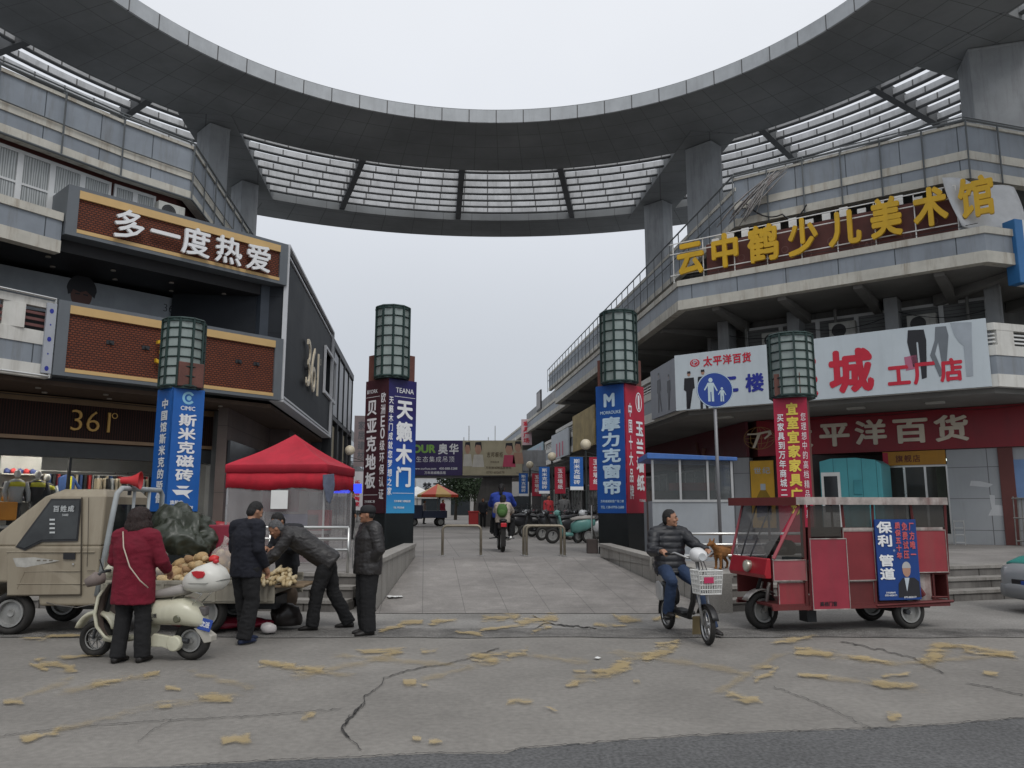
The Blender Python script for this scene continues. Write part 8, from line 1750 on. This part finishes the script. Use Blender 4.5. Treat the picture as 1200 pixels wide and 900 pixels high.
for k, px, d in seq:
    o = protos[k] if k not in used_ else copy_tree(protos[k]); first_ = k not in used_; used_.add(k)
    o.location = (pd(px, 600, d).x, d, ZP); o.rotation_euler = (R(random.uniform(4, 8)), 0, STA+R(random.uniform(-30, 25)+(180 if random.random() < .3 else 0)+25))
    if k == 0: o['label'] = 'black motor scooter in the row parked under the right-hand street lamps'
    elif k in (3, 4) and not first_: o['label'] = {3: 'maroon motor scooter farther back in the parked row', 4: 'silver motor scooter farther back in the parked row'}[k]
# cargo trike and people by the umbrellas
ct = thing('cargo_trike', 'dark blue cargo trike standing under the market umbrellas', 'tricycle', (pd(500, 605, 50).x, 50, ZP), R(15)); MB().box(-.3, 1.2, -.55, .55, .5, .95).build('cargo_box', mk('trike_navy', (.03, .04, .08)), ct, bevel=.03); MB().box(-1.0, -.3, -.4, .4, .45, 1.3).build('cab', mk('trike_navy', (.03, .04, .08)), ct, bevel=.05)
for c in ((-.8, 0, .26), (.8, -.5, .26), (.8, .5, .26)): wheel(ct, c, .26, .1)
def far_person(label, px, d, jk, tr, rz, **kw): x = pd(px, 600, d).x; return person(label, (x, d, ZP), rz, standing(1.68), jk, tr, shoeb, vox=.03, fold=.0, **kw)
far_person('person in black walking along the far street beside the red bin', 566, 46, jblack, tblack, 10); far_person('person in a dark red top by the market umbrella', 519, 54, coatred, tblack, 60); far_person('person in a grey jacket among the parked scooters', 661, 33, cloth('jacket_grey', (.12, .12, .12)), tblack, 200); far_person('person in dark clothes standing behind the red tent', 412, 28, jblack, tblack, 120); far_person('person with a red jacket behind the parked scooters', 643, 36.5, cloth('jacket_bright_red', (.45, .04, .05)), tblack, 30); far_person('person in a pale top under the white umbrella', 497, 57, cloth('top_pale', (.38, .34, .32)), tblack, 100)
# ---- the two on the scooter riding away up the street
S0 = pz(589, 647, ZP); ms = thing('motorcycle', 'black motorcycle carrying an adult and a child away from us up the street', 'motorcycle', (S0.x, S0.y, ZP), pi/2+R(5))
wheel(ms, (.0, 0, .27), .27, .11, rimr=.6); wheel(ms, (1.2, 0, .27), .27, .09, rimr=.65)
mb = MB(); shell(mb, [(-.28, .62, .74, .08), (-.1, .55, .78, .12), (.3, .5, .74, .12), (.6, .48, .85, .15), (.9, .6, .88, .12)], 16); mb.build('body', bblk, ms, smooth=True)
mb = MB(); shell(mb, [(-.30, .74, .80, .08), (0, .74, .84, .13), (.45, .74, .82, .13)], 14); mb.build('seat', black, ms, smooth=True)
mb = MB(); mb.tube([V((.95, -.36, 1.05)), V((1.02, 0, 1.0)), V((.95, .36, 1.05))], .018, 6); mb.tube([V((1.2, 0, .27)), V((1.02, 0, 1.0))], .035, 8); mb.build('handlebar', darkmet, ms)
MB().box(-.36, -.33, -.07, .07, .62, .72).build('tail_light', mk('reflector_red', (.5, .02, .03), .3), ms, bevel=.01); mb = MB(); mb.tube([V((.5, -.16, .3)), V((-.3, -.18, .36))], .045, 10); mb.build('exhaust', steel, ms, smooth=True)
mb = MB(); mb.prism([V((-.27, -.06, .15)), V((-.27, .06, .15)), V((-.30, .06, .6)), V((-.30, -.06, .6))], (.01, 0, 0)); mb.build('mud_flap', rubber, ms)
for s_ in (-1, 1): mb = MB(); mb.tube([V((.25, .1*s_, .35)), V((.25, .32*s_, .33))], .018, 6); mb.build('footrest', darkmet, ms)
for s_ in (-1, 1): mb = MB(); mb.tube([V((.97, .26*s_, 1.04)), V((.95, .34*s_, 1.22))], .008, 5); mb.ell((.95, .35*s_, 1.24), (.02, .06, .04), 8); mb.build('mirror', darkmet, ms)
def seated(s_=1.0, oy=0, arm=.55):
    J = dict(pel=(0, 0, .86), chest=(0, -.02, 1.17), neck=(0, -.04, 1.34), head=(0, -.05, 1.48), shL=(.19, -.02, 1.28), shR=(-.19, -.02, 1.28), elL=(.30, -.26, 1.08), elR=(-.30, -.26, 1.08), wrL=(.28, -arm, 1.06), wrR=(-.28, -arm, 1.06), hipL=(.12, -.02, .84), hipR=(-.12, -.02, .84), knL=(.24, -.38, .76), knR=(-.24, -.38, .76), anL=(.26, -.26, .38), anR=(-.26, -.26, .38), soleL=.32, soleR=.32)
    return {k: (tuple((v[0]*s_, v[1]*s_, .80+(v[2]-.80)*s_ if k[:2] not in ('an',) or s_ == 1 else .42)) if not isinstance(v, (int, float)) else (v if s_ == 1 else .36)) for k, v in J.items()}
dv = V((sin(-R(5)), cos(-R(5)), 0))
person('adult with tied black hair in a bright blue jacket driving the motorcycle up the street', (S0.x+dv.x*.46, S0.y+dv.y*.46, ZP+.10), 185-10, seated(1.0, arm=.52), cloth('jacket_royal_blue', (.02, .05, .30)), tblack, shoeb, hair='tail', bulk=1.22, vox=.016)
kid = person('child in a cream jacket with a green backpack behind the motorcycle driver', (S0.x-dv.x*.06, S0.y-dv.y*.06, ZP+.0), 175, seated(.72, arm=.30), cloth('jacket_cream', (.42, .36, .30)), tblack, shoeb, hair='short', vox=.014)
b = MB(); b.ell((0, .17, 1.02), (.14, .09, .18), 16); b.ell((0, .23, .96), (.10, .06, .09), 12); bp_ = mobj('backpack', solid(b, .012, 2), cloth('backpack_green', (.06, .13, .035)), kid); b = MB()
for s_ in (-1, 1): b.tube([V((.08*s_, .15, 1.13)), V((.09*s_, .03, 1.18)), V((.09*s_, -.12, 1.05))], .018, 6)
b.build('strap', cloth('strap_dark', (.02, .03, .02)), bp_, smooth=True)
t = thing('red_scooter', 'red parked scooter seen through the railing behind the truck', 'scooter', (pd(238, 610, 17.5).x, 17.5, ZP), R(10)); wheel(t, (-.55, 0, .22), .22, .08, rimr=.6); wheel(t, (.55, 0, .22), .22, .08, rimr=.6); mb = MB(); shell(mb, [(-.1, .3, .6, .1), (.3, .35, .8, .15), (.7, .5, .75, .08)], 16); mb.build('body', mk('moto_red', (.40, .02, .03), .3), t, smooth=True); mb = MB(); mb.tube([V((-.55, 0, .22)), V((-.4, 0, .95)), V((-.3, .28, 1.0))], .025, 6); mb.tube([V((-.4, 0, .95)), V((-.3, -.28, 1.0))], .02, 6); mb.build('handlebar', steel, t)
